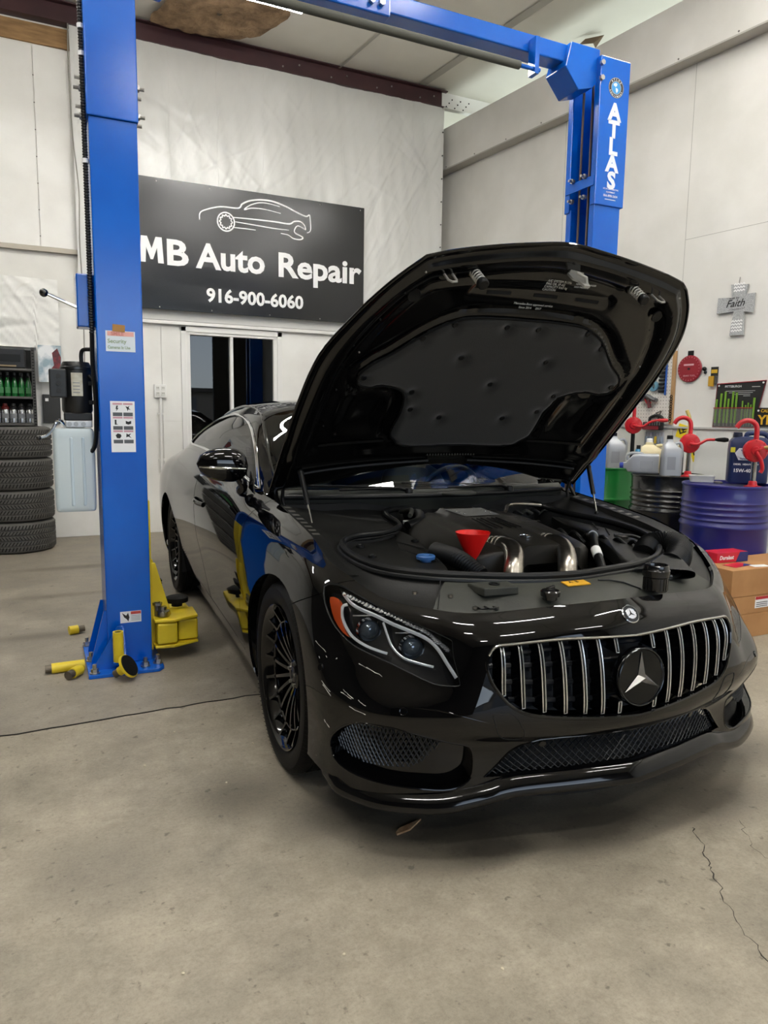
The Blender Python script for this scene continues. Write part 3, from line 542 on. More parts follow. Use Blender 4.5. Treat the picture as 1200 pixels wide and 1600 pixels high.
# ================================================================== car body: lofted control grids (car frame: x forward, y left, z up, origin under the front axle)
def prof(x, *yz): return [(x, y, z) for y, z in yz]
BODY = [
 [(.872,0,.20),(.860,0,.25),(.850,0,.33),(.885,0,.405),(.868,0,.53),(.848,0,.665),(.820,0,.715),(.778,0,.755)],
 [(.852,.24,.20),(.842,.24,.25),(.830,.24,.33),(.862,.24,.41),(.847,.245,.535),(.828,.25,.662),(.797,.25,.710),(.742,.245,.744)],
 [(.785,.44,.20),(.772,.465,.255),(.770,.48,.34),(.812,.482,.43),(.790,.483,.55),(.772,.48,.645),(.740,.475,.695),(.688,.465,.730)],
 [(.730,.62,.19),(.730,.62,.26),(.728,.62,.35),(.755,.622,.44),(.712,.61,.55),(.668,.60,.65),(.640,.595,.702),(.605,.585,.733)],
 [(.655,.78,.18),(.650,.78,.26),(.645,.778,.35),(.656,.786,.45),(.60,.762,.56),(.545,.735,.66),(.52,.72,.718),(.495,.695,.75)],
 [(.545,.868,.18),(.535,.872,.26),(.535,.876,.36),(.515,.874,.46),(.475,.86,.57),(.428,.835,.68),(.395,.808,.755),(.36,.765,.80)],
 [(.40,.898,.19),(.39,.905,.27),(.385,.91,.37),(.375,.911,.47),(.35,.905,.58),(.31,.888,.70),(.28,.86,.785),(.25,.80,.835)],
 [(.13,.90,.19),(.12,.92,.28),(.12,.928,.38),(.12,.93,.48),(.12,.925,.60),(.10,.905,.73),(.09,.87,.825),(.08,.795,.88)],
 prof(-.17,(.895,.19),(.925,.28),(.933,.38),(.937,.48),(.935,.61),(.918,.75),(.88,.855),(.79,.915)),
 prof(-.5,(.878,.19),(.908,.28),(.922,.38),(.932,.5),(.938,.64),(.925,.78),(.885,.885),(.785,.95)),
 prof(-.85,(.866,.19),(.895,.28),(.910,.39),(.924,.52),(.938,.66),(.93,.80),(.898,.905),(.825,.985)),
 prof(-1.5,(.856,.19),(.882,.28),(.898,.39),(.915,.52),(.934,.66),(.932,.82),(.903,.93),(.832,1.025)),
 prof(-2.1,(.85,.19),(.873,.28),(.889,.39),(.908,.52),(.932,.67),(.935,.83),(.905,.95),(.835,1.065)),
 prof(-2.6,(.858,.19),(.878,.28),(.895,.39),(.915,.52),(.938,.67),(.938,.83),(.905,.955),(.825,1.08)),
 prof(-2.945,(.9,.20),(.93,.29),(.943,.40),(.95,.53),(.952,.68),(.938,.83),(.9,.955),(.808,1.06)),
 prof(-3.4,(.88,.22),(.91,.3),(.93,.42),(.94,.55),(.94,.7),(.925,.84),(.875,.95),(.75,1.03)),
 prof(-3.8,(.80,.25),(.84,.35),(.87,.45),(.885,.58),(.885,.72),(.865,.85),(.80,.94),(.66,.99)),
 [(-4.0,.64,.27),(-4.05,.68,.36),(-4.08,.71,.46),(-4.1,.72,.58),(-4.1,.72,.72),(-4.09,.70,.84),(-4.06,.66,.91),(-4.0,.58,.95)],
 [(-4.08,.35,.28),(-4.13,.36,.36),(-4.17,.37,.46),(-4.18,.37,.58),(-4.18,.37,.72),(-4.17,.37,.86),(-4.15,.36,.94),(-4.12,.34,.975)],
 [(-4.1,0,.28),(-4.15,0,.36),(-4.19,0,.46),(-4.2,0,.58),(-4.2,0,.72),(-4.19,0,.87),(-4.17,0,.95),(-4.14,0,.985)],
]
CABIN = [
 [(-.60,.80,.955),(-.61,.787,.965),(-.62,.772,.970),(-.63,.75,.975),(-.55,.6,.98),(-.49,.32,.985),(-.47,0,.985)],
 [(-.74,.825,.980),(-.77,.80,1.02),(-.79,.775,1.055),(-.81,.735,1.085),(-.76,.57,1.105),(-.715,.30,1.12),(-.70,0,1.125)],
 [(-.98,.83,1.0),(-1.0,.795,1.08),(-1.03,.75,1.16),(-1.07,.69,1.215),(-1.01,.53,1.245),(-.965,.28,1.26),(-.95,0,1.265)],
 [(-1.25,.835,1.012),(-1.28,.79,1.12),(-1.31,.73,1.22),(-1.35,.645,1.32),(-1.28,.49,1.362),(-1.20,.26,1.38),(-1.17,0,1.385)],
 prof(-1.75,(.835,1.043),(.785,1.16),(.73,1.255),(.62,1.36),(.47,1.395),(.25,1.408),(0,1.412)),
 prof(-2.2,(.835,1.07),(.785,1.16),(.735,1.24),(.625,1.33),(.47,1.372),(.25,1.387),(0,1.392)),
 prof(-2.6,(.828,1.08),(.79,1.135),(.745,1.19),(.65,1.25),(.48,1.31),(.25,1.33),(0,1.336)),
 prof(-3.0,(.80,1.055),(.775,1.08),(.745,1.11),(.68,1.15),(.49,1.21),(.25,1.235),(0,1.242)),
 prof(-3.4,(.75,1.03),(.73,1.04),(.70,1.05),(.64,1.07),(.46,1.105),(.24,1.12),(0,1.125)),
 prof(-3.8,(.66,.99),(.64,.995),(.62,1.0),(.57,1.005),(.42,1.015),(.2,1.02),(0,1.025)),
 [(-4.0,.58,.95),(-4.02,.55,.955),(-4.03,.52,.96),(-4.05,.46,.965),(-4.1,.34,.975),(-4.13,.2,.98),(-4.14,0,.985)],
]
class Loft:
    """Catmull-Rom surface through a grid of control points, with its first row mirrored across y=0 where asked."""
    def __init__(s, G, mir0=False, mirN=False, mirC=False):
        s.G = np.array(G, float); s.n, s.m = s.G.shape[:2]; s.mir0, s.mirN, s.mirC = mir0, mirN, mirC
        F = np.array([1, -1, 1.])
        a = s.G[1]*F if mir0 else 2*s.G[0]-s.G[1]; b = s.G[-2]*F if mirN else 2*s.G[-1]-s.G[-2]
        H = np.concatenate([a[None], s.G, b[None]], 0)
        c = 2*H[:, 0]-H[:, 1]; d = H[:, -2]*F if mirC else 2*H[:, -1]-H[:, -2]
        s.H = np.concatenate([c[:, None], H, d[:, None]], 1)
    @staticmethod
    def w(t): return np.stack([-.5*t+t*t-.5*t**3, 1-2.5*t*t+1.5*t**3, .5*t+2*t*t-1.5*t**3, -.5*t*t+.5*t**3], -1)
    @staticmethod
    def dw(t): return np.stack([-.5+2*t-1.5*t*t, -5*t+4.5*t*t, .5+4*t-4.5*t*t, -t+1.5*t*t], -1)
    def _ev(s, q, ws, wv):
        q = np.atleast_2d(np.array(q, float)); i = np.clip(np.floor(q[:, 0]).astype(int), 0, s.n-2); j = np.clip(np.floor(q[:, 1]).astype(int), 0, s.m-2)
        a = ws(q[:, 0]-i); b = wv(q[:, 1]-j); out = np.zeros((len(q), 3))
        for k in range(4):
            for l in range(4): out += (a[:, k]*b[:, l])[:, None]*s.H[i+k, j+l]
        return out
    def p(s, q): return s._ev(q, s.w, s.w)
    def nrm(s, q):
        n = np.cross(s._ev(q, s.dw, s.w), s._ev(q, s.w, s.dw)); return n/np.maximum(np.linalg.norm(n, axis=1), 1e-9)[:, None]
    def inv(s, target, axes, q0):
        """surface parameters whose coordinates along axes equal target (Newton)."""
        q = np.array(q0, float)
        for _ in range(40):
            e = s.p(q)[0][list(axes)]-np.array(target); J = np.stack([s._ev(q, s.dw, s.w)[0][list(axes)], s._ev(q, s.w, s.dw)[0][list(axes)]], 1)
            try: d = np.linalg.solve(J, e)
            except np.linalg.LinAlgError: break
            d = np.clip(d, -.5, .5); q = q-d; q = np.array([min(max(q[0], 0), s.n-1.001), min(max(q[1], 0), s.m-1.001)])
            if np.abs(d).max() < 1e-7: break
        return tuple(q)
SB = Loft(BODY, True, True, False); SC = Loft(CABIN, False, False, True)
# hood: surface over (a along the length 0 rear..1 front, b 0 edge..1 centre), in the closed position
HOOD = [
 [(-.52,.80,.975),(-.50,.62,1.0),(-.44,.40,1.012),(-.40,.2,1.016),(-.385,0,1.018)],
 [(-.25,.80,.93),(-.24,.62,.965),(-.22,.40,.985),(-.20,.2,.990),(-.195,0,.992)],
 [(.02,.795,.89),(.03,.60,.925),(.05,.40,.945),(.06,.2,.952),(.065,0,.955)],
 [(.27,.772,.845),(.28,.58,.882),(.31,.38,.902),(.32,.19,.91),(.325,0,.914)],
 [(.47,.705,.79),(.49,.54,.836),(.52,.36,.855),(.545,.18,.865),(.55,0,.87)],
 [(.61,.625,.765),(.63,.51,.795),(.66,.33,.815),(.69,.17,.826),(.70,0,.83)],
 [(.712,.535,.757),(.735,.44,.768),(.758,.30,.782),(.777,.15,.793),(.79,0,.799)],
]
SH = Loft(HOOD, False, False, True)
HINGE = (-.53, .985); HOOD_ANGLE = math.radians(51.5)
def hood_open(P):
    """closed-position car coordinates -> opened."""
    P = np.atleast_2d(np.array(P, float)); c, s_ = math.cos(HOOD_ANGLE), math.sin(HOOD_ANGLE)
    dx, dz = P[:, 0]-HINGE[0], P[:, 2]-HINGE[1]
    return np.stack([HINGE[0]+dx*c-dz*s_, P[:, 1], HINGE[1]+dx*s_+dz*c], 1)
# ------------------------------------------------------------------ car materials
M_PAINT = mat('black_car_paint', '040405', .035, spec=.5)
M_GBLK = mat('gloss_black_trim', '060607', .07)
M_MESH = mat('grille_plastic', '10151c', .3)
M_BAYB = mat('bay_black_plastic', '161615', .45, spec=.28, col2='1f1f1d', scale=9, bump=.06, bscale=160)
M_BAYG = mat('bay_dusty_plastic', '31322e', .5, spec=.28, col2='3d3e38', scale=7, bump=.06, bscale=160)
M_SEAL = mat('rubber_seal', '111213', .45, spec=.35)
M_CRM = mat('chrome_trim', 'd6d8da', .1, 1.0)
M_SATIN = mat('satin_aluminium', 'b9b4aa', .28, 1.0, col2='a29c92', scale=20, stretch=(1, 1, 8))
M_TINT = glass('tinted_glass', '4a4d4f', 1.33)
M_WIND = glass('windshield_glass', 'c9d3d0', 1.45)
M_LENS = glass('clear_lens', 'fbfcfd', 1.35)
M_UNDER = mat('underbody_black', '0a0a0a', .8)
CAR = thing('coupe_car', 'glossy black two-door coupe with its hood raised, parked between the lift posts', 'car', (1.6634, 2.4682, 0), math.radians(-91.889))

def inside(poly, Q):
    Q = np.atleast_2d(Q); P = np.array(poly); r = np.zeros(len(Q), bool); n = len(P)
    for i in range(n):
        a, b = P[i], P[(i+1) % n]; c = (a[1] > Q[:, 1]) != (b[1] > Q[:, 1])
        with np.errstate(divide='ignore', invalid='ignore'):
            xx = (b[0]-a[0])*(Q[:, 1]-a[1])/(b[1]-a[1])+a[0]
        r ^= c & (Q[:, 0] < xx)
    return r
def densify(poly, ds=.12, dv=.16):
    out = []
    for i in range(len(poly)):
        a, b = np.array(poly[i], float), np.array(poly[(i+1) % len(poly)], float)
        n = max(1, int(math.ceil(max(abs(b[0]-a[0])/ds, abs(b[1]-a[1])/dv))))
        for k in range(n): out.append(tuple(a+(b-a)*k/n))
    return out
def smooth_loop(P, n=4): return [tuple(q) for q in catmull(P, n, True)]
def patch(S, poly, holes=(), ds=.13, dv=.22, off=0.0, flange=.012, open_s0=False, post=None, hole_flange=None, dish=None):
    """triangulated piece of a lofted surface; returns (verts, faces, corner normals)."""
    poly = densify(poly, ds, dv); holes = [densify(h, ds*.6, dv*.6) for h in holes]
    pts = []; edges = []
    for L in [poly]+holes:
        o = len(pts); pts += [Vector((a, b*1.0)) for a, b in L]; edges += [(o+i, o+(i+1) % len(L)) for i in range(len(L))]
    lo = np.min(poly, 0); hi = np.max(poly, 0)
    g = np.array([(a+(.5*ds if j % 2 else 0), b) for j, b in enumerate(np.arange(lo[1]+dv*.5, hi[1], dv)) for a in np.arange(lo[0]+ds*.3, hi[0], ds)])
    k = inside(poly, g)
    for h in holes: k &= ~inside(h, g)
    g = g[k]; bp = np.array([tuple(p) for p in pts])
    if len(g):
        d = np.min(np.hypot((g[:, None, 0]-bp[None, :, 0])/ds, (g[:, None, 1]-bp[None, :, 1])/dv), 1); g = g[d > .45]
        pts += [Vector(tuple(p)) for p in g]
    vv, ee, ff = geometry.delaunay_2d_cdt(pts, edges, [], 0, 1e-5)[:3]
    Q = np.array([tuple(v) for v in vv]); T = np.array([tuple(f) for f in ff if len(f) == 3])
    c = Q[T].mean(1); k = inside(poly, c)
    for h in holes: k &= ~inside(h, c)
    T = T[k]; used = np.unique(T); mp = -np.ones(len(Q), int); mp[used] = np.arange(len(used)); Q = Q[used]; T = mp[T]
    P = S.p(Q); N = S.nrm(Q)
    ctr = np.array([-1.5, 0, .55]) if S is not SH else np.array([0, 0, -5.])
    cc = P.mean(0); sign = 1 if np.dot(N.mean(0), cc-ctr) > 0 else -1
    N = N*sign
    if dish is not None: P = P-N*dish(Q)[:, None]
    elif off: P = P-N*off
    V = [tuple(p) for p in P]; F = []; CN = []
    for t in T:
        a, b, c_ = P[t[0]], P[t[1]], P[t[2]]
        if np.dot(np.cross(b-a, c_-a), N[t].mean(0)) < 0: t = t[::-1]
        F.append(tuple(int(i) for i in t)); CN += [tuple(N[i]) for i in t]
    if flange:
        cnt = {}
        for f in F:
            for i in range(3):
                e = (f[i], f[(i+1) % 3]); cnt[e] = 1
        bd = [e for e in cnt if (e[1], e[0]) not in cnt]
        hp = hole_flange or []
        for a, b in bd:
            if open_s0 and Q[a][0] < 1e-4 and Q[b][0] < 1e-4: continue
            dep = flange
            for h, dd in hp:
                mq = (Q[a]+Q[b])/2; hh = np.array(h); d2 = np.min(np.hypot(hh[:, 0]-mq[0], hh[:, 1]-mq[1]))
                if d2 < .1: dep = dd
            o = len(V); pa, pb = P[a], P[b]; V += [tuple(pa), tuple(pb), tuple(pb-N[b]*dep), tuple(pa-N[a]*dep)]
            n = np.cross(pb-pa, N[a]); n = n/max(np.linalg.norm(n), 1e-9)
            F.append((o, o+3, o+2, o+1)); CN += [tuple(n)]*4
    if post is not None:
        V = [tuple(p) for p in post(np.array(V))]
    return V, F, CN
def flip_y(d): 
    V, F, CN = d; nf = []; nc = []; k = 0
    for f in F:
        nf.append(tuple(reversed(f))); seg = CN[k:k+len(f)]; k += len(f); nc += [(x, -y, z) for x, y, z in reversed(seg)]
    return [(x, -y, z) for x, y, z in V], nf, nc
def merge(*ds):
    V, F, CN = [], [], []
    for d in ds:
        o = len(V); V += d[0]; F += [tuple(i+o for i in f) for f in d[1]]; CN += d[2]
    return V, F, CN
def build_patch(name, d, m, parent, solid=0.0, use_n=True):
    me = bpy.data.meshes.new(name); me.from_pydata(d[0], [], d[1])
    for p in me.polygons: p.use_smooth = True
    if use_n: me.normals_split_custom_set(d[2])
    me.materials.append(m); o = bpy.data.objects.new(name, me); COL.objects.link(o); o.parent = parent
    if solid:
        md = o.modifiers.new('solid', 'SOLIDIFY'); md.thickness = solid; md.offset = -1
    return o
def both(name, d, m, parent=None, **k):
    """right-hand (y<0) piece and its mirror image on the other side."""
    return build_patch(name, flip_y(d), m, parent or CAR, **k), build_patch(name, d, m, parent or CAR, **k)
def spt(S, q, off=0.0, side=-1):
    p = S.p(q)[0]; n = S.nrm(q)[0]
    if np.dot(n, p-np.array([-1.5, 0, .55])) < 0: n = -n
    p = p-n*off; return Vector((p[0], p[1]*(-side)*-1 if False else p[1]*side, p[2]))
def sline(S, L, off=0.0, side=-1, n=4, closed=False): return [spt(S, q, off, side) for q in catmull(L, n, closed)]

# outlines on the body surface, (station, column)
HL = [(5.519, 5.936), (5.305, 6.233), (4.982, 6.381), (4.277, 6.386), (3.795, 6.172), (3.291, 5.716), (2.923, 5.374), (2.677, 5.193), (2.679, 4.946), (2.662, 4.584), (2.614, 4.253), (2.572, 3.974), (2.604, 3.873), (2.873, 3.847), (3.121, 3.873), (3.447, 4.046), (3.766, 4.218), (4.152, 4.349), (4.509, 4.464), (4.849, 4.678), (5.105, 4.918), (5.374, 5.342)]
GRH = [(0, 4.92), (.551, 4.982), (1.11, 5.072), (1.633, 5.125), (1.882, 5.095), (2.005, 4.763), (2.04, 4.469), (1.987, 4.044), (1.852, 3.67), (1.708, 3.427), (1.506, 3.272), (1.172, 3.2), (.689, 3.139), (0, 3.05)]
LMH = [(2.096, .857), (1.834, 1.414), (1.662, 1.862), (1.511, 2.153), (1.318, 2.376), (1.055, 2.457), (.58, 2.44), (0, 2.40), (0, .80), (.839, .95), (1.686, .897)]
SI = [(5.131, 1.5), (5.017, 1.899), (4.667, 2.35), (4.284, 2.592), (3.744, 2.639), (3.221, 2.367), (2.793, 2.176), (2.45, 2.10), (2.24, 1.95), (2.22, 1.45), (2.33, .87), (2.569, .45), (2.873, .32), (3.368, .46), (3.986, .654), (4.587, .836), (4.979, 1.088)]
SIMESH = [(5.09, 1.528), (4.97, 1.90), (4.62, 2.32), (4.286, 2.555), (3.744, 2.6), (3.221, 2.322), (2.838, 2.134), (2.994, 1.783), (3.202, 1.40), (3.434, 1.15), (3.813, 1.10), (4.343, 1.15), (4.848, 1.30)]
SEAM = [(6.59, 4.67), (6.033, 5.184), (5.477, 5.67), (5.097, 6.415), (4.76, 7.0)]
def arch(cx, r, z0, q0, a0=-25, a1=205):
    out = []; q = q0
    for k in range(41):
        a = math.radians(a0+(a1-a0)*k/40); x, z = cx+r*math.cos(a), .35+r*math.sin(a); z = max(z, z0)
        q = SB.inv((x, z), (0, 2), q); out.append(q)
    return out
AF = arch(0, .385, .20, (6.2, .3)); AR = arch(-2.945, .39, .21, (13.0, .3))
AFH = AF+[(AF[-1][0], -.2), (AF[0][0], -.2)]; ARH = AR+[(AR[-1][0], -.2), (AR[0][0], -.2)]
HLs, SIs = smooth_loop(HL, 2), smooth_loop(SI, 3)
GRs = [tuple(q) for q in catmull(GRH, 3)]+[(-.05, 3.05), (-.05, 4.92)]; LMs = LMH[:8]+[(-.05, 2.40), (-.05, .80)]+LMH[8:]
V7 = 6.999
# panels
bum = patch(SB, [(0, .25), (6.9, .25), (6.9, 4.4)]+SEAM+[(0, V7)], [AFH, HLs, GRs, LMs, SIs], ds=.11, dv=.2, open_s0=True, hole_flange=[(densify(HLs), .045), (densify(SIs), .055), (densify(GRs[:-2]), .03), (densify(LMs), .025)])
bumper = build_patch('front_bumper', merge(flip_y(bum), bum), M_PAINT, CAR)
gseam = [(a+.02, b+.012) for a, b in SEAM]
both('fender', patch(SB, gseam+[(9.06, V7), (9.08, 6), (9.09, 3), (9.09, 1.10), (6.9, 1.1), (6.9, 4.4)], [AFH, HLs], ds=.11, dv=.2), M_PAINT)
both('door', patch(SB, [(9.105, 1.13), (9.105, 3), (9.095, 6), (9.075, V7), (11.40, V7), (11.42, 6), (11.30, 3.5), (11.0, 1.13)], ds=.09, dv=.2), M_PAINT)
both('rear_quarter', patch(SB, [(11.02, 1.13), (11.315, 3.5), (11.435, 6), (11.415, V7), (18.999, V7), (18.999, .05), (13.5, .05), (13.3, 1.13)], [ARH], ds=.10, dv=.22), M_PAINT)
both('side_sill', patch(SB, [(7.3, .02), (7.3, 1.085), (9.0, 1.095), (13.4, 1.1), (13.4, .02)], [AFH, ARH], ds=.12, dv=.3), M_PAINT)
# cabin
WS = [(.10, 3.22), (1, 3.2), (2, 3.18), (2.86, 3.2), (2.93, 3.5), (2.95, 6.01), (.05, 6.01), (.06, 4)]
RG = [(6.15, 3.45), (7.2, 3.35), (7.85, 3.4), (7.9, 6.01), (6.1, 6.01)]
DLO = smooth_loop([(.52, .55), (1.2, .42), (2.2, .40), (3.5, .40), (4.6, .40), (5.6, .42), (6.0, .62), (6.15, 1.05), (5.95, 1.6), (5.4, 2.15), (4.6, 2.45), (3.7, 2.52), (2.9, 2.45), (1.9, 2.28), (1.1, 1.85)], 3)
shell = patch(SC, [(0, 0), (9.999, 0), (9.999, 5.9999), (0, 5.9999)], [WS, RG, DLO], ds=.12, dv=.2, flange=.01)
build_patch('cabin_shell', merge(flip_y(shell), shell), M_PAINT, CAR)
w_ = patch(SC, [q if q[1] < 6 else (q[0], 5.9999) for q in WS], ds=.15, dv=.3, flange=0)
build_patch('windshield', merge(flip_y(w_), w_), M_WIND, CAR)
w_ = patch(SC, [q if q[1] < 6 else (q[0], 5.9999) for q in RG], ds=.15, dv=.3, flange=0)
build_patch('rear_window', merge(flip_y(w_), w_), M_TINT, CAR)
both('side_window', patch(SC, DLO, ds=.15, dv=.3, flange=0, off=.004), M_TINT)
for sd in (-1, 1):
    MB().tube(sline(SC, DLO[::3], -.003, sd, 3, True), .0075, 8, closed=True).build('window_trim', M_CRM, CAR)
    MB().tube(sline(SC, [(.12, 3.2), (1, 3.14), (2, 3.1), (2.9, 3.1), (4, 3.05), (5.2, 3.1), (6.2, 3.3)], -.002, sd, 4), .006, 8).build('roof_seam', M_GBLK, CAR)
# door handle
for sd in (-1, 1):
    P = [spt(SB, (10.9+.10*k, 5.05), -.022*math.sin(PI*k/4)**.5 if 0 < k < 4 else .0, sd) for k in range(5)]
    MB().tube(P, .011, 8, flat=1.3).build('door_handle', M_PAINT, CAR)
# closing surfaces under and inside
plan = [tuple(p[:2]) for p in SB.p([(s_, .6) for s_ in np.arange(0, 19.01, .35)])]
inn = [(x*.985 if x > 0 else x, y-.03) for x, y in plan if y > .03]
pl = [(x, y) for x, y in inn]+[(x, -y) for x, y in reversed(inn)]
MB().prism([(x, max(-.62, min(.62, y))) for x, y in pl if x < 2], .17, .19).build('underbody', M_UNDER, CAR, smooth=0)
for cx_ in (0, -2.945):
    for sd in (-1, 1):
        rows = [[(cx_+.39*math.cos(a), sd*y, .35+.39*math.sin(a)) for a in [math.radians(-20+220*k/24) for k in range(25)]] for y in (.60, .70, .80, .895)]
        MB().grid(rows).build('wheel_liner', M_UNDER, CAR, smooth=180)
        MB().prism([(cx_+.39*math.cos(a), .35+.39*math.sin(a)) for a in [math.radians(-20+220*k/24) for k in range(25)]], sd*.60, sd*.61, lambda a, b, d: (a, d, b)).build('wheel_liner_wall', M_UNDER, CAR, smooth=0)
MB().box(-3.6, -.50, -.80, .80, .19, .22).box(-.52, -.48, -.80, .80, .2, .93).box(-3.62, -3.58, -.7, .7, .2, 1.0).build('cabin_tub', M_UNDER, CAR, smooth=0)

# ------------------------------------------------------------------ grille
gh = [q for q in GRs if q[0] >= 0]
def ring_pts(L, off): return [spt(SB, q, off, -1) for q in L]+[spt(SB, q, off, 1) for q in reversed(L) if q[0] > 1e-6]
fr = ring_pts(catmull(GRH, 4), .004)
MB().tube(fr, .0065, 8, closed=True).build('grille_surround', M_GBLK, CAR)
top = [spt(SB, q, -.001, -1) for q in catmull(GRH[:6], 4)]; top2 = [spt(SB, q, -.001, 1) for q in catmull(GRH[:6], 4)]
MB().tube(list(reversed(top))+top2[1:], .003, 6).build('grille_chrome_edge', M_CRM, CAR)
bk = patch(SB, [q if q[0] > 0 else (0, q[1]) for q in gh]+[(0, 3.05), (0, 4.92)], ds=.3, dv=.4, off=.075, flange=0)
grille = build_patch('grille_back', merge(flip_y(bk), bk), mat('radiator_dark', '101419', .6, bump=.2, bscale=300), CAR)
gr_in = np.array([q for q in gh])
def zrange(y):
    s_ = y/.242; vs_ = [v for v in np.arange(3.0, 5.2, .01) if inside(GRs, [(s_, v)])[0]]
    return (s_, vs_[0]+.10, vs_[-1]-.05) if vs_ else None
for y in (.069, .13, .19, .255, .319, .380, .437):
    s_, va, vb = zrange(y)
    for sd in (-1, 1):
        spans = [(va, vb)]
        if y < .09: spans = [(va, va+.30), (vb-.34, vb)]
        for (a, b) in spans:
            Q = [(s_, a+(b-a)*k/14) for k in range(15)]
            bow = [.014*math.sin(PI*(q[1]-va)/(vb-va)) for q in Q]
            fpts = [spt(SB, q, .012-w, sd) for q, w in zip(Q, bow)]; tx = Vector((0, 1, 0))
            rows = []
            for p in fpts: rows.append([p+Vector((0, -.0062, 0)), p+Vector((0, .0062, 0)), p+Vector((-.055, .0045, 0)), p+Vector((-.055, -.0045, 0))])
            mb = MB().grid(rows, True); mb.add(rows[0], [(0, 1, 2, 3)]); mb.add(rows[-1], [(3, 2, 1, 0)])
            sl = mb.build('grille_slat', M_GBLK, CAR, smooth=30)
            lp = [p+Vector((.001, -.0052, 0)) for p in fpts]+[p+Vector((.001, .0052, 0)) for p in reversed(fpts)]
            MB().tube(lp, .0020, 6, closed=True).build('chrome_strip', mat('bright_chrome', 'f2f2f2', .28, 1.0), sl)
for v in (3.55, 3.95, 4.35, 4.72):
    L = [(s_, v) for s_ in np.arange(0, 2.1, .1) if inside(GRs, [(max(s_, .001), v)])[0]]
    MB().tube([spt(SB, q, .05, -1) for q in reversed(L)]+[spt(SB, q, .05, 1) for q in L[1:]], .004, 6, flat=2.2).build('grille_bar', M_MESH, CAR)
for y in (.10, .16, .225, .287, .35, .41):   # dark inner louvre blocks
    s_, va, vb = zrange(y)
    for sd in (-1, 1):
        for v0 in np.arange(va+.05, vb-.2, .4):
            p = spt(SB, (s_, v0), .066, sd); MB().box(p.x-.006, p.x+.006, p.y-.02, p.y+.02, p.z-.005, p.z+.015).build('louvre', M_MESH, CAR, smooth=0)
# star emblem in the grille
EM = spt(SB, (0, 4.02), -.014, -1); EN = Vector((1, 0, .10)).normalized(); EY = Vector((0, 1, 0)); EZ = EN.cross(EY)
EF = Matrix(((EY.x, EZ.x, EN.x, EM.x), (EY.y, EZ.y, EN.y, EM.y), (EY.z, EZ.z, EN.z, EM.z), (0, 0, 0, 1)))
emb = MB().lathe([(0, -.03), (.088, -.03), (.092, -.02), (.092, 0), (.089, .005), (.085, .004), (.083, 0)], 48).move(EF).build('star_housing', M_GBLK, CAR)
MB().lathe([(0, .001), (.083, .001)], 48).move(EF).build('star_glass', mat('star_glass', '07090b', .03, spec=.35), emb)
def star(R, w, h, F4, name, m, parent):
    v = [(0, 0, h)]; f = []
    for k in range(3):
        a = PI/2+k*2*PI/3; t = (R*math.cos(a), R*math.sin(a), h*.15); b1 = a+PI/3; v += [t, (w*math.cos(b1), w*math.sin(b1), 0)]
    for k in range(3):
        tip = 1+2*k; nxt = 2+2*k; prv = 2+2*((k-1) % 3); f += [(0, prv, tip), (0, tip, nxt)]
    return MB().add(v, f).move(F4).build(name, m, parent, smooth=0)
star(.078, .0155, .018, EF @ Matrix.Translation((0, 0, .002)), 'star', mat('bright_chrome', 'f2f2f2', .28, 1.0), emb)
MB().tube([EF @ Vector((.0875*math.cos(a), .0875*math.sin(a), .0045)) for a in [2*PI*k/48 for k in range(48)]], .0016, 6, closed=True).build('star_rim', mat('dark_chrome_rim', '44474a', .12, 1.0), emb)
# small badge above the grille
bp_ = SB.p((0, 6.02))[0]; bn = SB.nrm((0, 6.02))[0]; bn = bn if bn[0] > 0 else -bn; bn = Vector(bn); by = Vector((0, 1, 0)); bz = bn.cross(by)
BF = Matrix(((by.x, bz.x, bn.x, bp_[0]), (by.y, bz.y, bn.y, bp_[1]), (by.z, bz.z, bn.z, bp_[2]), (0, 0, 0, 1)))
bd = MB().lathe([(.031, -.004), (.031, .002), (.0285, .004), (0, .004)], 36).move(BF).build('hood_badge', M_CRM, CAR)
MB().lathe([(.0275, .0045), (.018, .0045)], 36).move(BF).build('badge_ring', mat('badge_dark', '1a1d24', .25), bd)
MB().lathe([(.0175, .0048), (0, .0048)], 36).move(BF).build('badge_field', mat('badge_silver', 'd9dade', .3), bd)
star(.017, .003, .003, BF @ Matrix.Translation((0, 0, .005)), 'badge_star', mat('badge_star', '4a4c50', .25, .8), bd)
MB().tube([BF @ Vector((.0178*math.cos(a), .0178*math.sin(a), .005)) for a in [2*PI*k/36 for k in range(36)]], .0008, 5, closed=True).build('badge_rim', M_CRM, bd)

# ------------------------------------------------------------------ mesh inserts
def lattice(poly, off, name, cs, cv, r, sides=(-1, 1), s_min=0.0):
    mb = MB(); P = np.array(poly); s0, s1 = max(P[:, 0].min(), s_min), P[:, 0].max(); v0, v1 = P[:, 1].min(), P[:, 1].max(); sl = cv/cs
    for sg in (1, -1):
        c0 = v0-sg*sl*(s1 if sg > 0 else s0)-cv; c1 = v1-sg*sl*(s0 if sg > 0 else s1)+cv
        for c in np.arange(c0, c1, cv*2):
            st = cs*.5; S_ = np.arange(s0, s1, st); Q = np.stack([S_, c+sg*sl*S_], 1); k = inside(poly, Q) & (Q[:, 0] >= s_min-1e-6); run = []
            for q, kk in list(zip(Q, k))+[(None, False)]:
                if kk: run.append(tuple(q))
                else:
                    if len(run) > 1:
                        for sd in sides: mb.tube([spt(SB, t, off, sd) for t in run], r, 4, False)
                    run = []
    o = mb.build(name, M_MESH, CAR, smooth=60); o['kind'] = 'stuff'; return o
LMin = [q if q[0] >= 0 else (0, q[1]) for q in LMs]
bk = patch(SB, LMin, ds=.3, dv=.3, off=.05, flange=0); build_patch('lower_intake_back', merge(flip_y(bk), bk), M_UNDER, CAR)
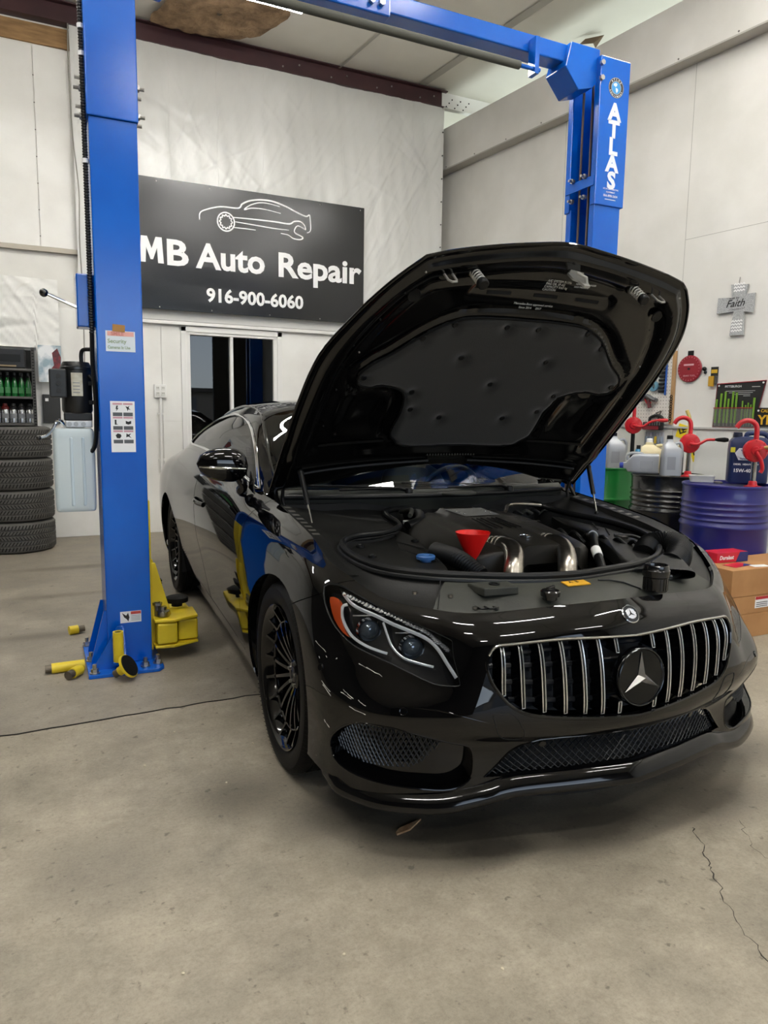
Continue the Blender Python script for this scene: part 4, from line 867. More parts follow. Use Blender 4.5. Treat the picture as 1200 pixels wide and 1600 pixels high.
lattice(LMin, .018, 'lower_mesh_grille', .052, .13, .0021)['label'] = 'dark diamond mesh across the lower bumper intake'
both('side_intake_scoop', patch(SB, SIs, ds=.15, dv=.25, off=.05, flange=0), M_GBLK)
for sd in (-1, 1): lattice(smooth_loop(SIMESH, 2), .03, 'side_mesh_grille', .045, .13, .0022, (sd,))
LIPH = [(.47, .885, .19), (.52, .877, .178), (.57, .86, .165), (.665, .77, .15), (.745, .62, .146), (.785, .50, .166), (.815, .40, .19), (.865, .2, .198), (.893, 0, .195)]
lp = catmull(LIPH, 5); full = [(x, -y, z) for x, y, z in lp]+[(x, y, z) for x, y, z in reversed(lp[:-1])]
rows = []
for i, p in enumerate(full):
    a = Vector(full[max(i-1, 0)]); b = Vector(full[min(i+1, len(full)-1)]); t = (b-a).normalized(); n = Vector((t.y, -t.x, 0)).normalized()
    if n.x < 0 and abs(p[1]) < .8: n = -n
    if abs(p[1]) >= .8 and n.y*p[1] < 0: n = -n
    p = Vector(p); e = .75 if 3 < i < len(full)-4 else .45
    rows.append([p+n*o_*e+Vector((0, 0, z)) for o_, z in ((-.05, .0), (.0, -.002), (.010, .003), (.013, .012), (.006, .028), (-.012, .050), (-.03, .062), (-.06, .062))])
MB().grid(rows, True).build('front_splitter', M_GBLK, CAR, smooth=50)
for sd in (-1, 1):
    MB().tube(sline(SB, [(1.996, 3.251), (1.888, 3.285), (1.719, 3.272), (1.611, 2.959), (1.543, 2.574), (1.605, 2.41), (1.769, 2.436), (1.885, 2.643), (1.963, 2.996)], -.0002, sd, 3, True), .0014, 5, closed=True).build('tow_cover_seam', M_UNDER, CAR)
    for q in ((3.571, 3.16), (5.383, 3.654), (1.25, 2.038)):
        c = spt(SB, q, -.001 if q[0] > 1.5 else .014, sd); n = spt(SB, q, -.011 if q[0] > 1.5 else .004, sd)-c; n.normalize(); R = n.to_track_quat('Z', 'Y').to_matrix()
        MB().lathe([(0, .002), (.009, .002), (.0095, .0005), (.0115, .001), (.012, -.001)], 24, c, R).build('parking_sensor', M_GBLK, CAR)
# ------------------------------------------------------------------ headlights
ORANGE = [(5.301, 5.665), (5.047, 5.757), (4.952, 5.507), (4.912, 5.129), (4.754, 4.778), (4.643, 4.651), (4.819, 4.718), (5.073, 4.974), (5.224, 5.316)]
BROW = [(4.951, 6.116), (4.634, 5.798), (4.113, 5.694), (3.727, 5.446), (3.369, 5.228), (3.163, 5.054), (3.005, 4.805), (2.848, 4.43), (2.667, 4.068)]
LOOP1 = [(4.804, 5.704), (4.916, 5.529), (4.898, 5.182), (4.763, 4.891), (4.58, 4.689), (4.297, 4.564), (4.017, 4.506), (3.851, 4.481)]
LOOP2 = [(3.962, 5.444), (3.875, 5.025), (3.77, 4.682), (3.587, 4.446), (3.37, 4.362), (3.094, 4.3)]
CRYS = [(4.865, 6.091), (4.64, 6.104), (4.397, 6.107), (4.141, 6.108), (3.899, 6.041), (3.706, 5.897), (3.529, 5.723), (3.363, 5.54), (3.222, 5.427), (3.084, 5.223), (2.993, 5.034), (2.896, 4.921), (2.796, 4.778)]
M_DRL = mat('light_guide', 'f4f6f8', .12); M_HOUS = mat('headlight_housing', '1b1d20', .2)
bowl = patch(SB, HLs, ds=.13, dv=.2, off=.058, flange=0); lens = patch(SB, HLs, ds=.13, dv=.2, off=.001, flange=0)
org = patch(SB, smooth_loop(ORANGE, 2), ds=.15, dv=.2, off=.014, flange=.02)
for sd in (-1, 1):
    fl_ = (lambda d: flip_y(d)) if sd < 0 else (lambda d: d)
    hl = build_patch('headlight', fl_(bowl), M_HOUS, CAR); hl['label'] = 'headlight with white light guides and two projector lenses'
    build_patch('lens', fl_(lens), M_LENS, hl)
    build_patch('side_marker', fl_(org), mat('amber_reflector', 'd8521a', .3, coat=.5, emit=0), hl)
    MB().tube([spt(SB, q, .004, sd) for q in HLs], .0036, 6, closed=True).build('lens_gasket', mat('gasket_grey', '191b1d', .5), hl)
    def guide(L, off, r, nm='light_guide', flat=1.6, n=5): MB().tube(sline(SB, L, off, sd, n), r, 8, flat=flat).build(nm, M_DRL, hl)
    guide(BROW, .016, .0042); guide(LOOP1, .022, .0032); guide(LOOP2, .024, .0030)
    for q in ((4.311, 5.082), (3.482, 4.801)):
        c = spt(SB, q, .05, sd); ax = Vector((1, -.12*sd*-1*0, 0)); R = Vector((.93, .30*sd, .05)).normalized().to_track_quat('Z', 'Y').to_matrix()
        MB().lathe([(.040, -.01), (.040, .012), (.034, .02), (.030, .006)], 28, c, R).build('projector_bezel', M_CRM, hl)
        MB().lathe([(.031, .0), (.029, .012), (.022, .022), (.012, .028), (0, .030)], 28, c, R).build('projector_lens', mat('projector_glass', '5d6a76', .04, .55, coat=1.0), hl)
        MB().box(-.05, .05, -.002, .002, -.004, .004, rot=R.to_4x4().to_3x3(), at=c+Vector((0, 0, .045))).build('bezel_bar', M_CRM, hl)
    rc = random.Random(4)
    for q in catmull(CRYS, 3):
        c = spt(SB, q, .007+rc.uniform(0, .006), sd); s_ = rc.uniform(.006, .0105)
        MB().add([c+Vector((s_, 0, 0)), c+Vector((-s_, 0, 0)), c+Vector((0, s_*1.3, 0)), c+Vector((0, -s_*1.3, 0)), c+Vector((0, 0, s_*.8)), c+Vector((0, 0, -s_*.8))], [(0, 2, 4), (2, 1, 4), (1, 3, 4), (3, 0, 4), (2, 0, 5), (1, 2, 5), (3, 1, 5), (0, 3, 5)]).build('crystal', mat('crystal_facet', 'f6f8fa', .12, .8), hl, smooth=0)

# scrapes on the right-hand bumper corner
rsx = random.Random(14); M_SCR = mat('paint_scrape', 'b9b6ae', .6)
for q0, q1 in (((5.36, 3.3), (5.05, 3.12)), ((5.30, 3.22), (5.02, 3.02)), ((5.6, 4.25), (5.2, 4.1)), ((4.75, 3.25), (4.5, 3.18)), ((4.70, 3.33), (4.45, 3.2)), ((4.35, 3.2), (4.2, 3.12)), ((5.45, 3.9), (5.41, 3.86)), ((5.2, 4.0), (5.16, 3.97)), ((4.9, 4.0), (4.86, 4.04)), ((4.55, 2.95), (4.2, 2.9)), ((5.3, 2.2), (5.12, 2.05)), ((4.35, 4.05), (4.15, 3.98)), ((4.2, 4.02), (3.9, 3.88))):
    L = [(q0[0]+(q1[0]-q0[0])*t/5+rsx.uniform(-.012, .012), q0[1]+(q1[1]-q0[1])*t/5+rsx.uniform(-.012, .012)) for t in range(6)]
    MB().tube([spt(SB, q, .0, -1) for q in L], [rsx.uniform(.0004, .0014) for _ in L], 5).build('scrape', M_SCR, bumper)

for sd in (-1, 1):
    MB().tube([spt(SB, q, .0015, sd) for q in SIs], .0032, 8, closed=True).build('intake_edge', M_GBLK, CAR)
    MB().tube([spt(SB, q, .0012, sd) for q in catmull([(3.9, 3.25), (3.4, 3.28), (3.0, 3.26), (2.5, 3.16), (2.1, 3.05)], 5)], [.0006+.0016*math.sin(PI*k/20) for k in range(21)], 8).build('bumper_crease', M_PAINT, CAR)
_lm = [q for q in LMs if q[0] >= 0]
MB().tube([spt(SB, q, .001, -1) for q in _lm[:8]][::1]+[spt(SB, q, .001, 1) for q in reversed(_lm[:7])], .003, 8).build('intake_edge', M_GBLK, CAR)
# ------------------------------------------------------------------ wheels
M_RIM = mat('gloss_black_rim', '070708', .1)
M_TIRE = mat('tire_rubber', '0d0d0d', .6, spec=.15, bump=.08, bscale=120)
YR = Matrix.Rotation(PI/2, 3, 'X')      # lathe axis z -> -y (outer face of the right-hand wheels)
def tire_profile(R, w, r0, grooves=True):
    P = [(r0, -w*.40), (r0+.012, -w*.46), (R-.055, -w*.505), (R-.022, -w*.485), (R-.006, -w*.42)]
    if grooves:
        for g in (-.27, -.09, .09, .27): P += [(R, w*(g-.035)), (R-.008, w*(g-.025)), (R-.008, w*(g+.025)), (R, w*(g+.035))]
    P += [(R-.006, w*.42), (R-.022, w*.485), (R-.055, w*.505), (r0+.012, w*.46), (r0, w*.40)]
    return P
def wheel(x, sd, steer=0.0):
    base = Matrix.Translation((x, sd*.790, .352)) @ Matrix.Rotation(steer, 4, 'Z') @ (Matrix.Identity(4) if sd < 0 else Matrix.Rotation(PI, 4, 'Z'))
    w = MB().lathe([(.245, -.105), (.258, -.11), (.262, -.10), (.250, -.09), (.240, -.03), (.238, .05), (.250, .095), (.256, .102), (.262, .11), (.268, .112), (.268, .106), (.262, .10)], 56, rot=YR).move(base).build('wheel', M_RIM, CAR)
    MB().lathe(tire_profile(.352, .235, .262), 64, rot=YR).move(base).build('tire', M_TIRE, w)
    n = 120                                     # shoulder blocks cut by sipes
    ph = [k/n*2*PI for k in range(n)]
    for sgn in (-1, 1):
        mb = MB()
        for a in ph:
            u = Vector((math.cos(a), math.sin(a), 0)); t = Vector((-math.sin(a), math.cos(a), 0))
            c = [YR @ (u*.3535+t*(q*.0016)+Vector((0, 0, sgn*z))) for q in (-1, 1) for z in (.042, .100)]+[YR @ (u*.336+t*(q*.0016)+Vector((0, 0, sgn*.117))) for q in (-1, 1)]
            mb.add(c, [(0, 1, 3, 2), (1, 4, 5, 3)])
        o = mb.move(base).build('tread_sipes', mat('groove_black', '060606', .9), w, smooth=0); o['kind'] = 'stuff'
    # hub, spokes, outer web
    MB().lathe([(.05, -.02), (.056, .03), (.054, .052), (.046, .058), (.034, .056), (.032, .050), (0, .050)], 32, rot=YR).move(base).build('hub', M_RIM, w)
    MB().lathe([(.030, .050), (.030, .056), (.027, .058), (0, .058)], 28, rot=YR).move(base).build('hub_cap', mat('hub_cap', '3c3d3f', .25, .9), w)
    for k in range(5):
        a = 2*PI*k/5+.3; c = Vector((.041*math.cos(a), .041*math.sin(a), .0)); MB().cyl(YR @ (c+Vector((0, 0, .045))), YR @ (c+Vector((0, 0, .064))), .0075, n=6).move(base).build('lug_bolt', M_STEEL, w)
    NS = 18; sp = None; lk = None
    for k in range(NS):
        R = base @ Matrix.Rotation(2*PI*k/NS, 4, 'Y')
        if sp is None:
            mb = MB(); rows = []
            for t in range(7):
                f = t/6; r = .045+f*.155; hw = .0095-.003*f; z = .048+.030*math.sin(f*PI*.5); dz = .022-.006*f
                rows.append([YR @ Vector((r, q*hw, zz)) for q, zz in ((-1, z-dz), (-.75, z), (.75, z), (1, z-dz))])
            mb.grid(rows, True); sp = mb.build('spoke', M_RIM, w, smooth=40); s0 = sp
            mb = MB()
            p0 = Vector((.198, 0, .074)); p1 = Vector((.256, 0, .100)); mb_rows = []
            for f, hw in ((0, .011), (.25, .006), (.7, .005), (1, .007)):
                c = p0.lerp(p1, f); n_ = Vector((0, hw, 0)); mb_rows.append([YR @ (c+n_-Vector((0, 0, .018))), YR @ (c+n_), YR @ (c-n_), YR @ (c-n_-Vector((0, 0, .018)))])
            mb.grid(mb_rows, True)
            lk = mb.build('rim_link', M_RIM, w, smooth=40); lk.matrix_basis = R; sp.matrix_basis = R
        else:
            for src in (s0, lk):
                c = src.copy(); COL.objects.link(c); c.parent = w; c.matrix_basis = R
    MB().tube([base @ (YR @ Vector((.200*math.cos(2*PI*k/64), .200*math.sin(2*PI*k/64), .072))) for k in range(64)], .0055, 8, closed=True).build('spoke_ring', M_RIM, w)
    MB().lathe([(.08, .0), (.165, .0), (.165, -.028), (.08, -.028)], 40, rot=YR).move(base).build('brake_disc', mat('brake_steel', '55534f', .4, .9), w)
    MB().prism([(.07*math.cos(a), .07*math.sin(a)) for a in np.arange(.3, 1.6, .15)]+[(.19*math.cos(a), .19*math.sin(a)) for a in np.arange(1.6, .3, -.15)], -.045, .016, lambda a, b, d: tuple(YR @ Vector((a, b, d)))).move(base).build('brake_caliper', mat('caliper_grey', '3a3a3a', .4), w, smooth=0)
for x_ in (0.0, -2.945):
    for sd_ in (-1, 1): wheel(x_, sd_)

# ------------------------------------------------------------------ raised hood
ohood = lambda P: hood_open(P)
hs = patch(SH, [(0, 0), (5.999, 0), (5.999, 3.9999), (0, 3.9999)], ds=.25, dv=.25, flange=0)
hs_ = merge(flip_y(hs), hs); Vh = [tuple(p) for p in hood_open(hs_[0])]
ca, sa = math.cos(HOOD_ANGLE), math.sin(HOOD_ANGLE)
hood = build_patch('hood', (Vh, hs_[1], [(x*ca-z*sa, y, x*sa+z*ca) for x, y, z in hs_[2]]), M_PAINT, CAR); hood['label'] = 'raised hood showing its black inner panel'
LIN = [(-.238, 0), (-.24, -.256), (-.20, -.318), (-.165, -.348), (-.112, -.352), (-.03, -.346), (.055, -.362), (.098, -.398), (.122, -.476), (.118, -.545), (.140, -.592), (.19, -.60), (.24, -.565), (.287, -.50), (.379, -.405), (.43, -.335), (.462, -.25), (.468, -.12), (.467, 0)]
LINF = [(x, y) for x, y in catmull(LIN, 4)]; LINF = LINF+[(x, -y) for x, y in reversed(LINF[1:-1])]
def sdist(poly, Q):
    P = np.array(poly); A = P; B_ = np.roll(P, -1, 0); out = np.full(len(Q), 9.)
    for a, b in zip(A, B_):
        d = b-a; t = np.clip(((Q-a)@d)/max(d@d, 1e-12), 0, 1); out = np.minimum(out, np.linalg.norm(Q-a-t[:, None]*d, axis=1))
    return np.where(inside(poly, Q), -out, out)
def hood_under(Q):
    """depth of the inner panel below the skin at closed-position (x, y)."""
    Q = np.array(Q); bnd = [tuple(p[:2]) for p in SH.p([(s_, 0) for s_ in np.arange(0, 6.01, .25)])]; front = [tuple(p[:2]) for p in SH.p([(6, v) for v in np.arange(0, 4.01, .25)])]; rear = [tuple(p[:2]) for p in SH.p([(0, v) for v in np.arange(4, -.01, -.25)])]
    half = bnd+front[1:]+rear; full_ = bnd+front[1:]+[(x, -y) for x, y in reversed(front[:-1])]+[(x, -y) for x, y in reversed(bnd[:-1])]+[(x, -y) for x, y in reversed(rear[:-1])]+rear[:-1]
    full_ = [p for i, p in enumerate(full_) if i == 0 or p != full_[i-1]]
    edge = -sdist([(x, y) for x, y in bnd+front[1:]+[(x, -y) for x, y in front[::-1][1:]]+[(x, -y) for x, y in bnd[::-1][1:]]], Q); lin_d = sdist(LINF, Q)
    sm = lambda a, b, t: np.clip((t-a)/(b-a), 0, 1)**2*(3-2*np.clip((t-a)/(b-a), 0, 1))
    d = .007+.030*sm(.012, .055, edge)                                    # hem, then the inner frame
    d = d-.018*np.exp(-((edge-.115)/.022)**2)*(Q[:, 0] > -.25)*sm(0, .05, lin_d)     # groove that follows the hood edge
    d = d-.022*np.exp(-((lin_d-.028)/.018)**2)*(Q[:, 0] > -.2)                       # gutter round the pad
    pk = np.exp(-(((Q[:, 0]+.03)/.13)**4+((np.abs(Q[:, 1])-.505)/.10)**4)); d = d-.026*pk*sm(.0, .04, lin_d)    # pockets beside the pad
    d = d-.012*np.exp(-(((Q[:, 0]-.60)/.03)**2))*(np.abs(Q[:, 1]) < .30)
    d = d+.008*np.exp(-(((Q[:, 0]+.30)/.03)**2))
    return np.maximum(d, .004)
ng, mg = 90, 100; rows = []
for i in range(ng+1):
    s_ = 6*i/ng*.9999; L = np.array([(s_, 4*(1-abs(v))*.9999) for v in np.linspace(-1, 1, mg+1)]); P = SH.p(L)*np.array([[1, 1 if v >= 0 else -1, 1] for v in np.linspace(-1, 1, mg+1)])
    P[:, 2] -= hood_under(P[:, :2]) if 0 < i < ng else .006
    rows.append([tuple(p) for p in hood_open(P)])
M_HIN = mat('hood_inner_black', '070707', .13)
MB().grid(rows).build('hood_inner_panel', M_HIN, hood, smooth=60)
edge = [tuple(p) for p in hood_open(np.concatenate([SH.p([(s_, 0) for s_ in np.arange(0, 5.99, .2)])*[1, -1, 1], SH.p([(5.999, v) for v in np.arange(0, 3.99, .2)])*[1, -1, 1], SH.p([(5.999, v) for v in np.arange(3.99, -.01, -.2)]), SH.p([(s_, 0) for s_ in np.arange(5.8, -.01, -.2)])])-np.array([0, 0, .004]))]
MB().tube(edge, .0062, 8).build('hood_hem', M_PAINT, hood)
def hpt(x, y, below=0.0):
    q = SH.inv((x, abs(y)), (0, 1), (3*(x+.5)/.6 if x < .1 else 3+3*(x-.1)/.7, 2)); p = SH.p(q)[0]; p = np.array([x, y, p[2]-below]); return Vector(hood_open(p)[0])
HDN = Vector((math.sin(HOOD_ANGLE), 0, -math.cos(HOOD_ANGLE)))           # from the skin downwards, opened
HFW = Vector((math.cos(HOOD_ANGLE), 0, math.sin(HOOD_ANGLE)))
# quilted sound pad
DIMP = [(.269, .195), (.134, 0), (-.062, .155), (.085, .338), (-.014, .308), (.43, .295), (.364, .40), (.17, .575), (.428, .07)]
xy = np.array([(x, y) for x in np.arange(-.235, .47, .012) for y in np.arange(-.60, .601, .012)]); k = sdist(LINF, xy) < -.006; pts = [Vector((x, y)) for x, y in LINF]; m_ = len(pts)
pts += [Vector(tuple(p)) for p in xy[k]]
vv, ee, ff = geometry.delaunay_2d_cdt(pts, [(i, (i+1) % m_) for i in range(m_)], [], 0, 1e-6)[:3]
Q = np.array([tuple(v) for v in vv]); sd_ = sdist(LINF, Q); T = [f for f in ff if inside(LINF, [Q[list(f)].mean(0)])[0]]
dep = .038+.020*np.clip(-sd_/.02, 0, 1)**.6
for (x, y) in DIMP:
    for sg in ((-1, 1) if y else (1,)): dep = dep-.016*np.exp(-(np.hypot(Q[:, 0]-x, Q[:, 1]-sg*y)/.026)**2)
_g = SH.p([(a, b) for a in np.arange(0, 6.0, .1) for b in np.arange(0, 4.0, .1)])
_A = np.stack([_g[:, 0]**i*_g[:, 1]**j for i in range(6) for j in (0, 2, 4, 6)], 1); _c = np.linalg.lstsq(_A, _g[:, 2], rcond=None)[0]
zz = np.stack([Q[:, 0]**i*Q[:, 1]**j for i in range(6) for j in (0, 2, 4, 6)], 1) @ _c
VP = hood_open(np.stack([Q[:, 0], Q[:, 1], zz-dep], 1))
pad = MB().add([tuple(p) for p in VP], T).build('sound_pad', mat('pad_fleece', '1f1f1d', .8, bump=.25, bscale=350, sheen=.25), hood, smooth=180); pad['label'] = 'charcoal quilted sound-deadening pad'
MB().tube([hpt(x, y, .046) for x, y in LINF[::2]], .004, 6, closed=True).build('pad_edge', M_RUB, pad)
for (x, y) in DIMP:
    for sg in ((-1, 1) if y else (1,)):
        c = hpt(x, sg*y, .046); R = HDN.to_track_quat('Z', 'Y').to_matrix(); MB().lathe([(.012, -.004), (.012, .001), (.009, .003), (.005, .002), (0, .003)], 16, c, R).build('pad_clip', M_BLK, pad)
# springs, catch hooks, latch
M_GALV = mat('galvanised_steel', 'b4b3ae', .42, .5)
for sg in (-1, 1):
    c = hpt(.663, sg*.335, .03); spn = []
    for i in range(61): a = i/60*5*2*PI; spn.append(c+HDN*(.068*i/60)+Vector((0, math.cos(a)*.016, 0))+HFW*(math.sin(a)*.016))
    MB().tube(spn, .0028, 6).build('hood_spring', M_GALV, hood)
    R = HDN.to_track_quat('Z', 'Y').to_matrix(); MB().lathe([(0, .064), (.017, .064), (.019, .068), (.019, .084), (.016, .088), (0, .088)], 20, c, R).build('spring_seat', M_BLK, hood)
    MB().lathe([(.026, -.01), (.022, .004), (.012, .006)], 20, c, R).build('spring_cup', M_HIN, hood)
    h = hpt(.655, sg*.435, .03)
    MB().tube([h+Vector((0, -.016, 0)), h+Vector((0, -.016, 0))+HDN*.045, h+Vector((0, -.006, 0))+HDN*.056, h+Vector((0, .012, 0))+HDN*.052, h+Vector((0, .016, 0))+HDN*.04, h+Vector((0, .016, 0))], .004, 8).build('catch_hook', M_GALV, hood)
    MB().prism(rrect(.03, .022, .012), -.002, .003, lambda a, b, d, h=h: h+Vector((0, a, 0))+HFW*b+HDN*d).build('hook_plate', M_HIN, hood)
    d_ = hpt(.56, sg*.52, .036); MB().lathe([(.024, -.002), (.022, .002), (.016, .001), (0, .0)], 24, d_, R).build('drain_plug', M_BLK, hood)
c = hpt(.705, .075, .028)
lt = MB().prism([(-.035, .0), (.015, .0), (.02, .05), (.012, .085), (-.012, .085), (-.018, .05), (-.035, .04)], -.012, -.008, lambda a, b, d: c+Vector((0, a, 0))+HDN*(b)+HFW*d*2)
lt.build('hood_latch', M_GALV, hood, smooth=0)
MB().box(-.03, .03, -.012, .012, -.002, .004).move(Matrix.Translation(c-HFW*.01) @ HDN.to_track_quat('Z', 'Y').to_matrix().to_4x4()).build('latch_foot', M_GALV, hood, smooth=0)
MB().tube([c+HDN*.03+Vector((0, -.02, 0)), c+HDN*.06+Vector((0, .0, 0)), c+HDN*.075+Vector((0, .012, 0))-HFW*.03], .006, 8).build('latch_hook', M_GALV, hood)
for (x, y, w_) in ((.575, -.18, .05), (.575, .02, .05), (.575, .20, .05)):
    MB().prism([(-w_, -.006), (w_, -.006), (w_, .006), (-w_, .006)], .0, .003, lambda a, b, d: hpt(x, y+a, .030)+HFW*b+HDN*d).build('slot', M_DARK, hood, smooth=0)
def hood_text(s_, x, y, size): 
    p = hpt(x, y, .0375); text('label_text', s_, size, mat('label_print', 'd2d2ce', .6), hood, frame(p+HDN*.004, (0, 1, 0), tuple(HFW)), 0, .0002)
for i, s_ in enumerate(('A/C SYSTEM R134a', 'PAG OIL SP-A2', 'CAPACITY 0.63 kg', 'CAUTION')): hood_text(s_, .645-.0*i-.013*i, -.02, .0125)
for i, s_ in enumerate(('REFRIGERANT UNDER', 'HIGH PRESSURE')): hood_text(s_, .645-.013*i, .10, .009)
hood_text('Mercedes-Benz approved service', .535, -.10, .0125); hood_text('Since 2014     2017', .518, -.07, .0125)
rb = random.Random(8)
for sg in (-1, 1):
    for k in range(7):
        t = k/6; q = (.8+4.6*t, .62+.08*(k % 2)); p = SH.p(q)[0]; c = Vector(hood_open((p[0], sg*p[1], p[2]-.036))[0]); MB().ball(c, .0036, 8, 5).build('rivet', M_STEEL if k % 3 == 0 else M_BLK, hood)
# rear baffle strips on the hood underside
for sg in (-1, 1):
    MB().grid([[hpt(x, sg*y, .040) for y in np.linspace(.36, .66, 7)] for x in (-.20, -.215)]).build('baffle_rib', M_BAYB, hood, smooth=0)
    rows_ = [[hpt(-.315-.02*abs(y)/.6, sg*abs(y), .02+.028*f) for y in np.linspace(.12, .70, 10)] for f in (0, 1)]; MB().grid(rows_).build('baffle', M_BAYB, hood, smooth=0)
    MB().tube([hpt(-.335-.05*y, sg*y, .046) for y in np.linspace(.10, .70, 10)], .007, 6).build('rear_seal', M_SEAL, hood)
for k in range(18): MB().box(-.004, .004, -.002, .002, -.004, .004).move(Matrix.Translation(hpt(-.30, -.12+.014*k, .046))).build('grate_tooth', M_BAYG, hood, smooth=0)
# struts and hinges
for sg in (-1, 1):
    a = Vector((-.30, sg*.725, 1.085)); b = Vector((-.20, sg*.705, .872)); m2 = a.lerp(b, .58)
    st = MB().cyl(a, m2, .011, n=14).build('hood_strut', M_BLK, CAR); MB().cyl(m2, b, .0045, n=10).build('strut_rod', M_CHR, st)
    MB().ball(a, .013).build('strut_joint', M_BLK, st); MB().ball(b, .012).build('strut_joint', M_BLK, st)
    MB().tube([(-.42, sg*.77, .90), (-.50, sg*.775, .97), (-.52, sg*.775, 1.02), (-.46, sg*.76, 1.06), (-.38, sg*.755, 1.10)], .011, 8, flat=.6).build('hood_hinge', M_HIN, CAR)
    MB().tube([(-.46, sg*.74, .88), (-.49, sg*.75, .96), (-.47, sg*.75, 1.03)], .008, 8).build('hinge_link', M_BLK, CAR)
# ------------------------------------------------------------------ engine bay
SEAL = [(-.483, .491, .894), (-.499, .135, .895), (-.486, -.127, .894), (-.443, -.27, .89), (-.347, -.321, .881), (-.226, -.327, .87), (-.131, -.364, .862), (-.066, -.468, .856), (-.039, -.582, .854), (.022, -.657, .848), (.133, -.69, .838), (.259, -.685, .827), (.36, -.65, .818), (.439, -.57, .811), (.509, -.43, .804), (.573, -.234, .798), (.595, -.05, .796), (.58, .10, .798), (.55, .26, .80), (.491, .41, .806), (.383, .53, .816), (.225, .63, .83), (.066, .665, .844), (-.091, .64, .858), (-.227, .58, .87), (-.368, .54, .883)]
SEALS = catmull(SEAL, 5, True)
MB().tube([Vector(p)+Vector((0, 0, .004)) for p in SEALS], .0125, 10, closed=True).build('bay_seal', M_SEAL, CAR)
MB().tube([Vector(p)*1.0+Vector((0, 0, -.012)) for p in [((x-.05)*1.025+.05, y*1.02, z) for x, y, z in SEALS]], .009, 8, closed=True).build('bay_seal_lip', M_SEAL, CAR)
# covers between the seal and the body edge
edge_ = [tuple(p) for p in SB.p([(s_, 6.999) for s_ in np.arange(0, 9.45, .15)])]
outer = [(x-.004 if s_ < 30 else x, -(y-.006), z-.012) for s_, (x, y, z) in enumerate(edge_)]
outer = outer+[(-.60, -.70, .935), (-.56, -.45, .94), (-.54, -.2, .94), (-.535, 0, .94)]
outer = outer+[(x, -y, z) for x, y, z in reversed(outer[1:-1])]
ctr_ = np.array((.02, 0.))
def by_angle(L, n=200):
    A = np.array([math.atan2(p[1]-ctr_[1], p[0]-ctr_[0]) for p in L]); o = np.argsort(A); A = A[o]; P = np.array(L)[o]
    A = np.concatenate([A[-1:]-2*PI, A, A[:1]+2*PI]); P = np.concatenate([P[-1:], P, P[:1]]); t = np.linspace(-PI, PI, n, endpoint=False)
    return np.stack([np.interp(t, A, P[:, k]) for k in range(3)], 1)
Oa, Ia = by_angle(outer), by_angle(SEALS); Ia[:, 2] -= .010
ang = np.linspace(-PI, PI, 200, endpoint=False)
front_k = [i for i in range(200) if abs(ang[i]) < .80]; side_k = [i for i in range(200) if abs(ang[i]) >= .80-.04]
def ring_part(idx, name, m, sag=.0):
    rows = []
    for f in (0, .04, .15, .3, .5, .7, .85, .96, 1): rows.append([tuple(Oa[i]*(1-f)+Ia[i]*f+np.array([0, 0, sag*math.sin(PI*f)-(.006 if f == 0 else 0)])) for i in idx])
    return MB().grid(rows).build(name, m, CAR, smooth=60)
ring_part(front_k, 'radiator_cover', M_BAYG, .010)['label'] = 'dusty grey plastic cover over the radiator'
neg = [i for i in side_k if ang[i] < 0]; pos = [i for i in side_k if ang[i] > 0]
ring_part(neg, 'side_cover', M_BAYB, -.012); ring_part(pos, 'side_cover', M_BAYB, -.012)
j0 = min(range(200), key=lambda i: abs(ang[i]-PI)); 
MB().add([tuple(Oa[neg[0]]), tuple(Oa[pos[-1]]), tuple(Ia[pos[-1]]), tuple(Ia[neg[0]])], [(0, 1, 2, 3)]).build('side_cover', M_BAYB, CAR)
basin = [[(x, y, z-.012) for x, y, z in SEALS], [(x*.97, y*.97, z-.10) for x, y, z in SEALS], [(x*.9, y*.9, .50) for x, y, z in SEALS], [(x*.1, y*.1, .48) for x, y, z in SEALS]]
MB().grid(basin, True).build('engine_bay', M_UNDER, CAR, smooth=60)
# fender shelf: black ribbed strip with slots along the fender edge
for sd in (-1, 1):
    A = SB.p([(s_, 6.999) for s_ in np.arange(5.2, 9.0, .2)]); mb = MB().grid([[(x, sd*(y-.003), z-.004) for x, y, z in A], [(x, sd*(y-.018), z-.012) for x, y, z in A], [(x, sd*(y-.055), z-.016) for x, y, z in A], [(x, sd*(y-.062), z-.04) for x, y, z in A]])
    mb.build('fender_strip', M_BAYB, CAR, smooth=40)
    B2 = SB.p([(s_, 6.999) for s_ in np.arange(7.3, 8.9, .20)])
    for i in range(len(B2)-1):
        x, y, z = B2[i]; x2, y2, z2 = B2[i+1]; m = .42
        MB().add([(x, sd*(y-.020), z-.0105), (x+(x2-x)*m, sd*(y+(y2-y)*m-.020), z+(z2-z)*m-.0105), (x+(x2-x)*m, sd*(y+(y2-y)*m-.048), z+(z2-z)*m-.0125), (x, sd*(y-.048), z-.0125)], [(0, 1, 2, 3)]).build('strip_slot', mat('slot_grey', '7d7c75', .4, .6), CAR, smooth=0)
def bump_grid(name, x0, x1, y0, y1, zf, m, nx=30, ny=30, mask=None, skirt=.06, parent=None):
    """height-field piece with a skirt; mask(x, y) keeps it inside an outline."""
    rows = [[(x, y, zf(x, y)) for y in np.linspace(y0, y1, ny)] for x in np.linspace(x0, x1, nx)]
    per = [rows[0][j] for j in range(ny)]+[rows[i][-1] for i in range(1, nx)]+[rows[-1][j] for j in range(ny-2, -1, -1)]+[rows[i][0] for i in range(nx-2, 0, -1)]
    mb = MB().grid(rows); mb.grid([per, [(x, y, z-skirt) for x, y, z in per]], True)
    return mb.build(name, m, parent or CAR, smooth=40)
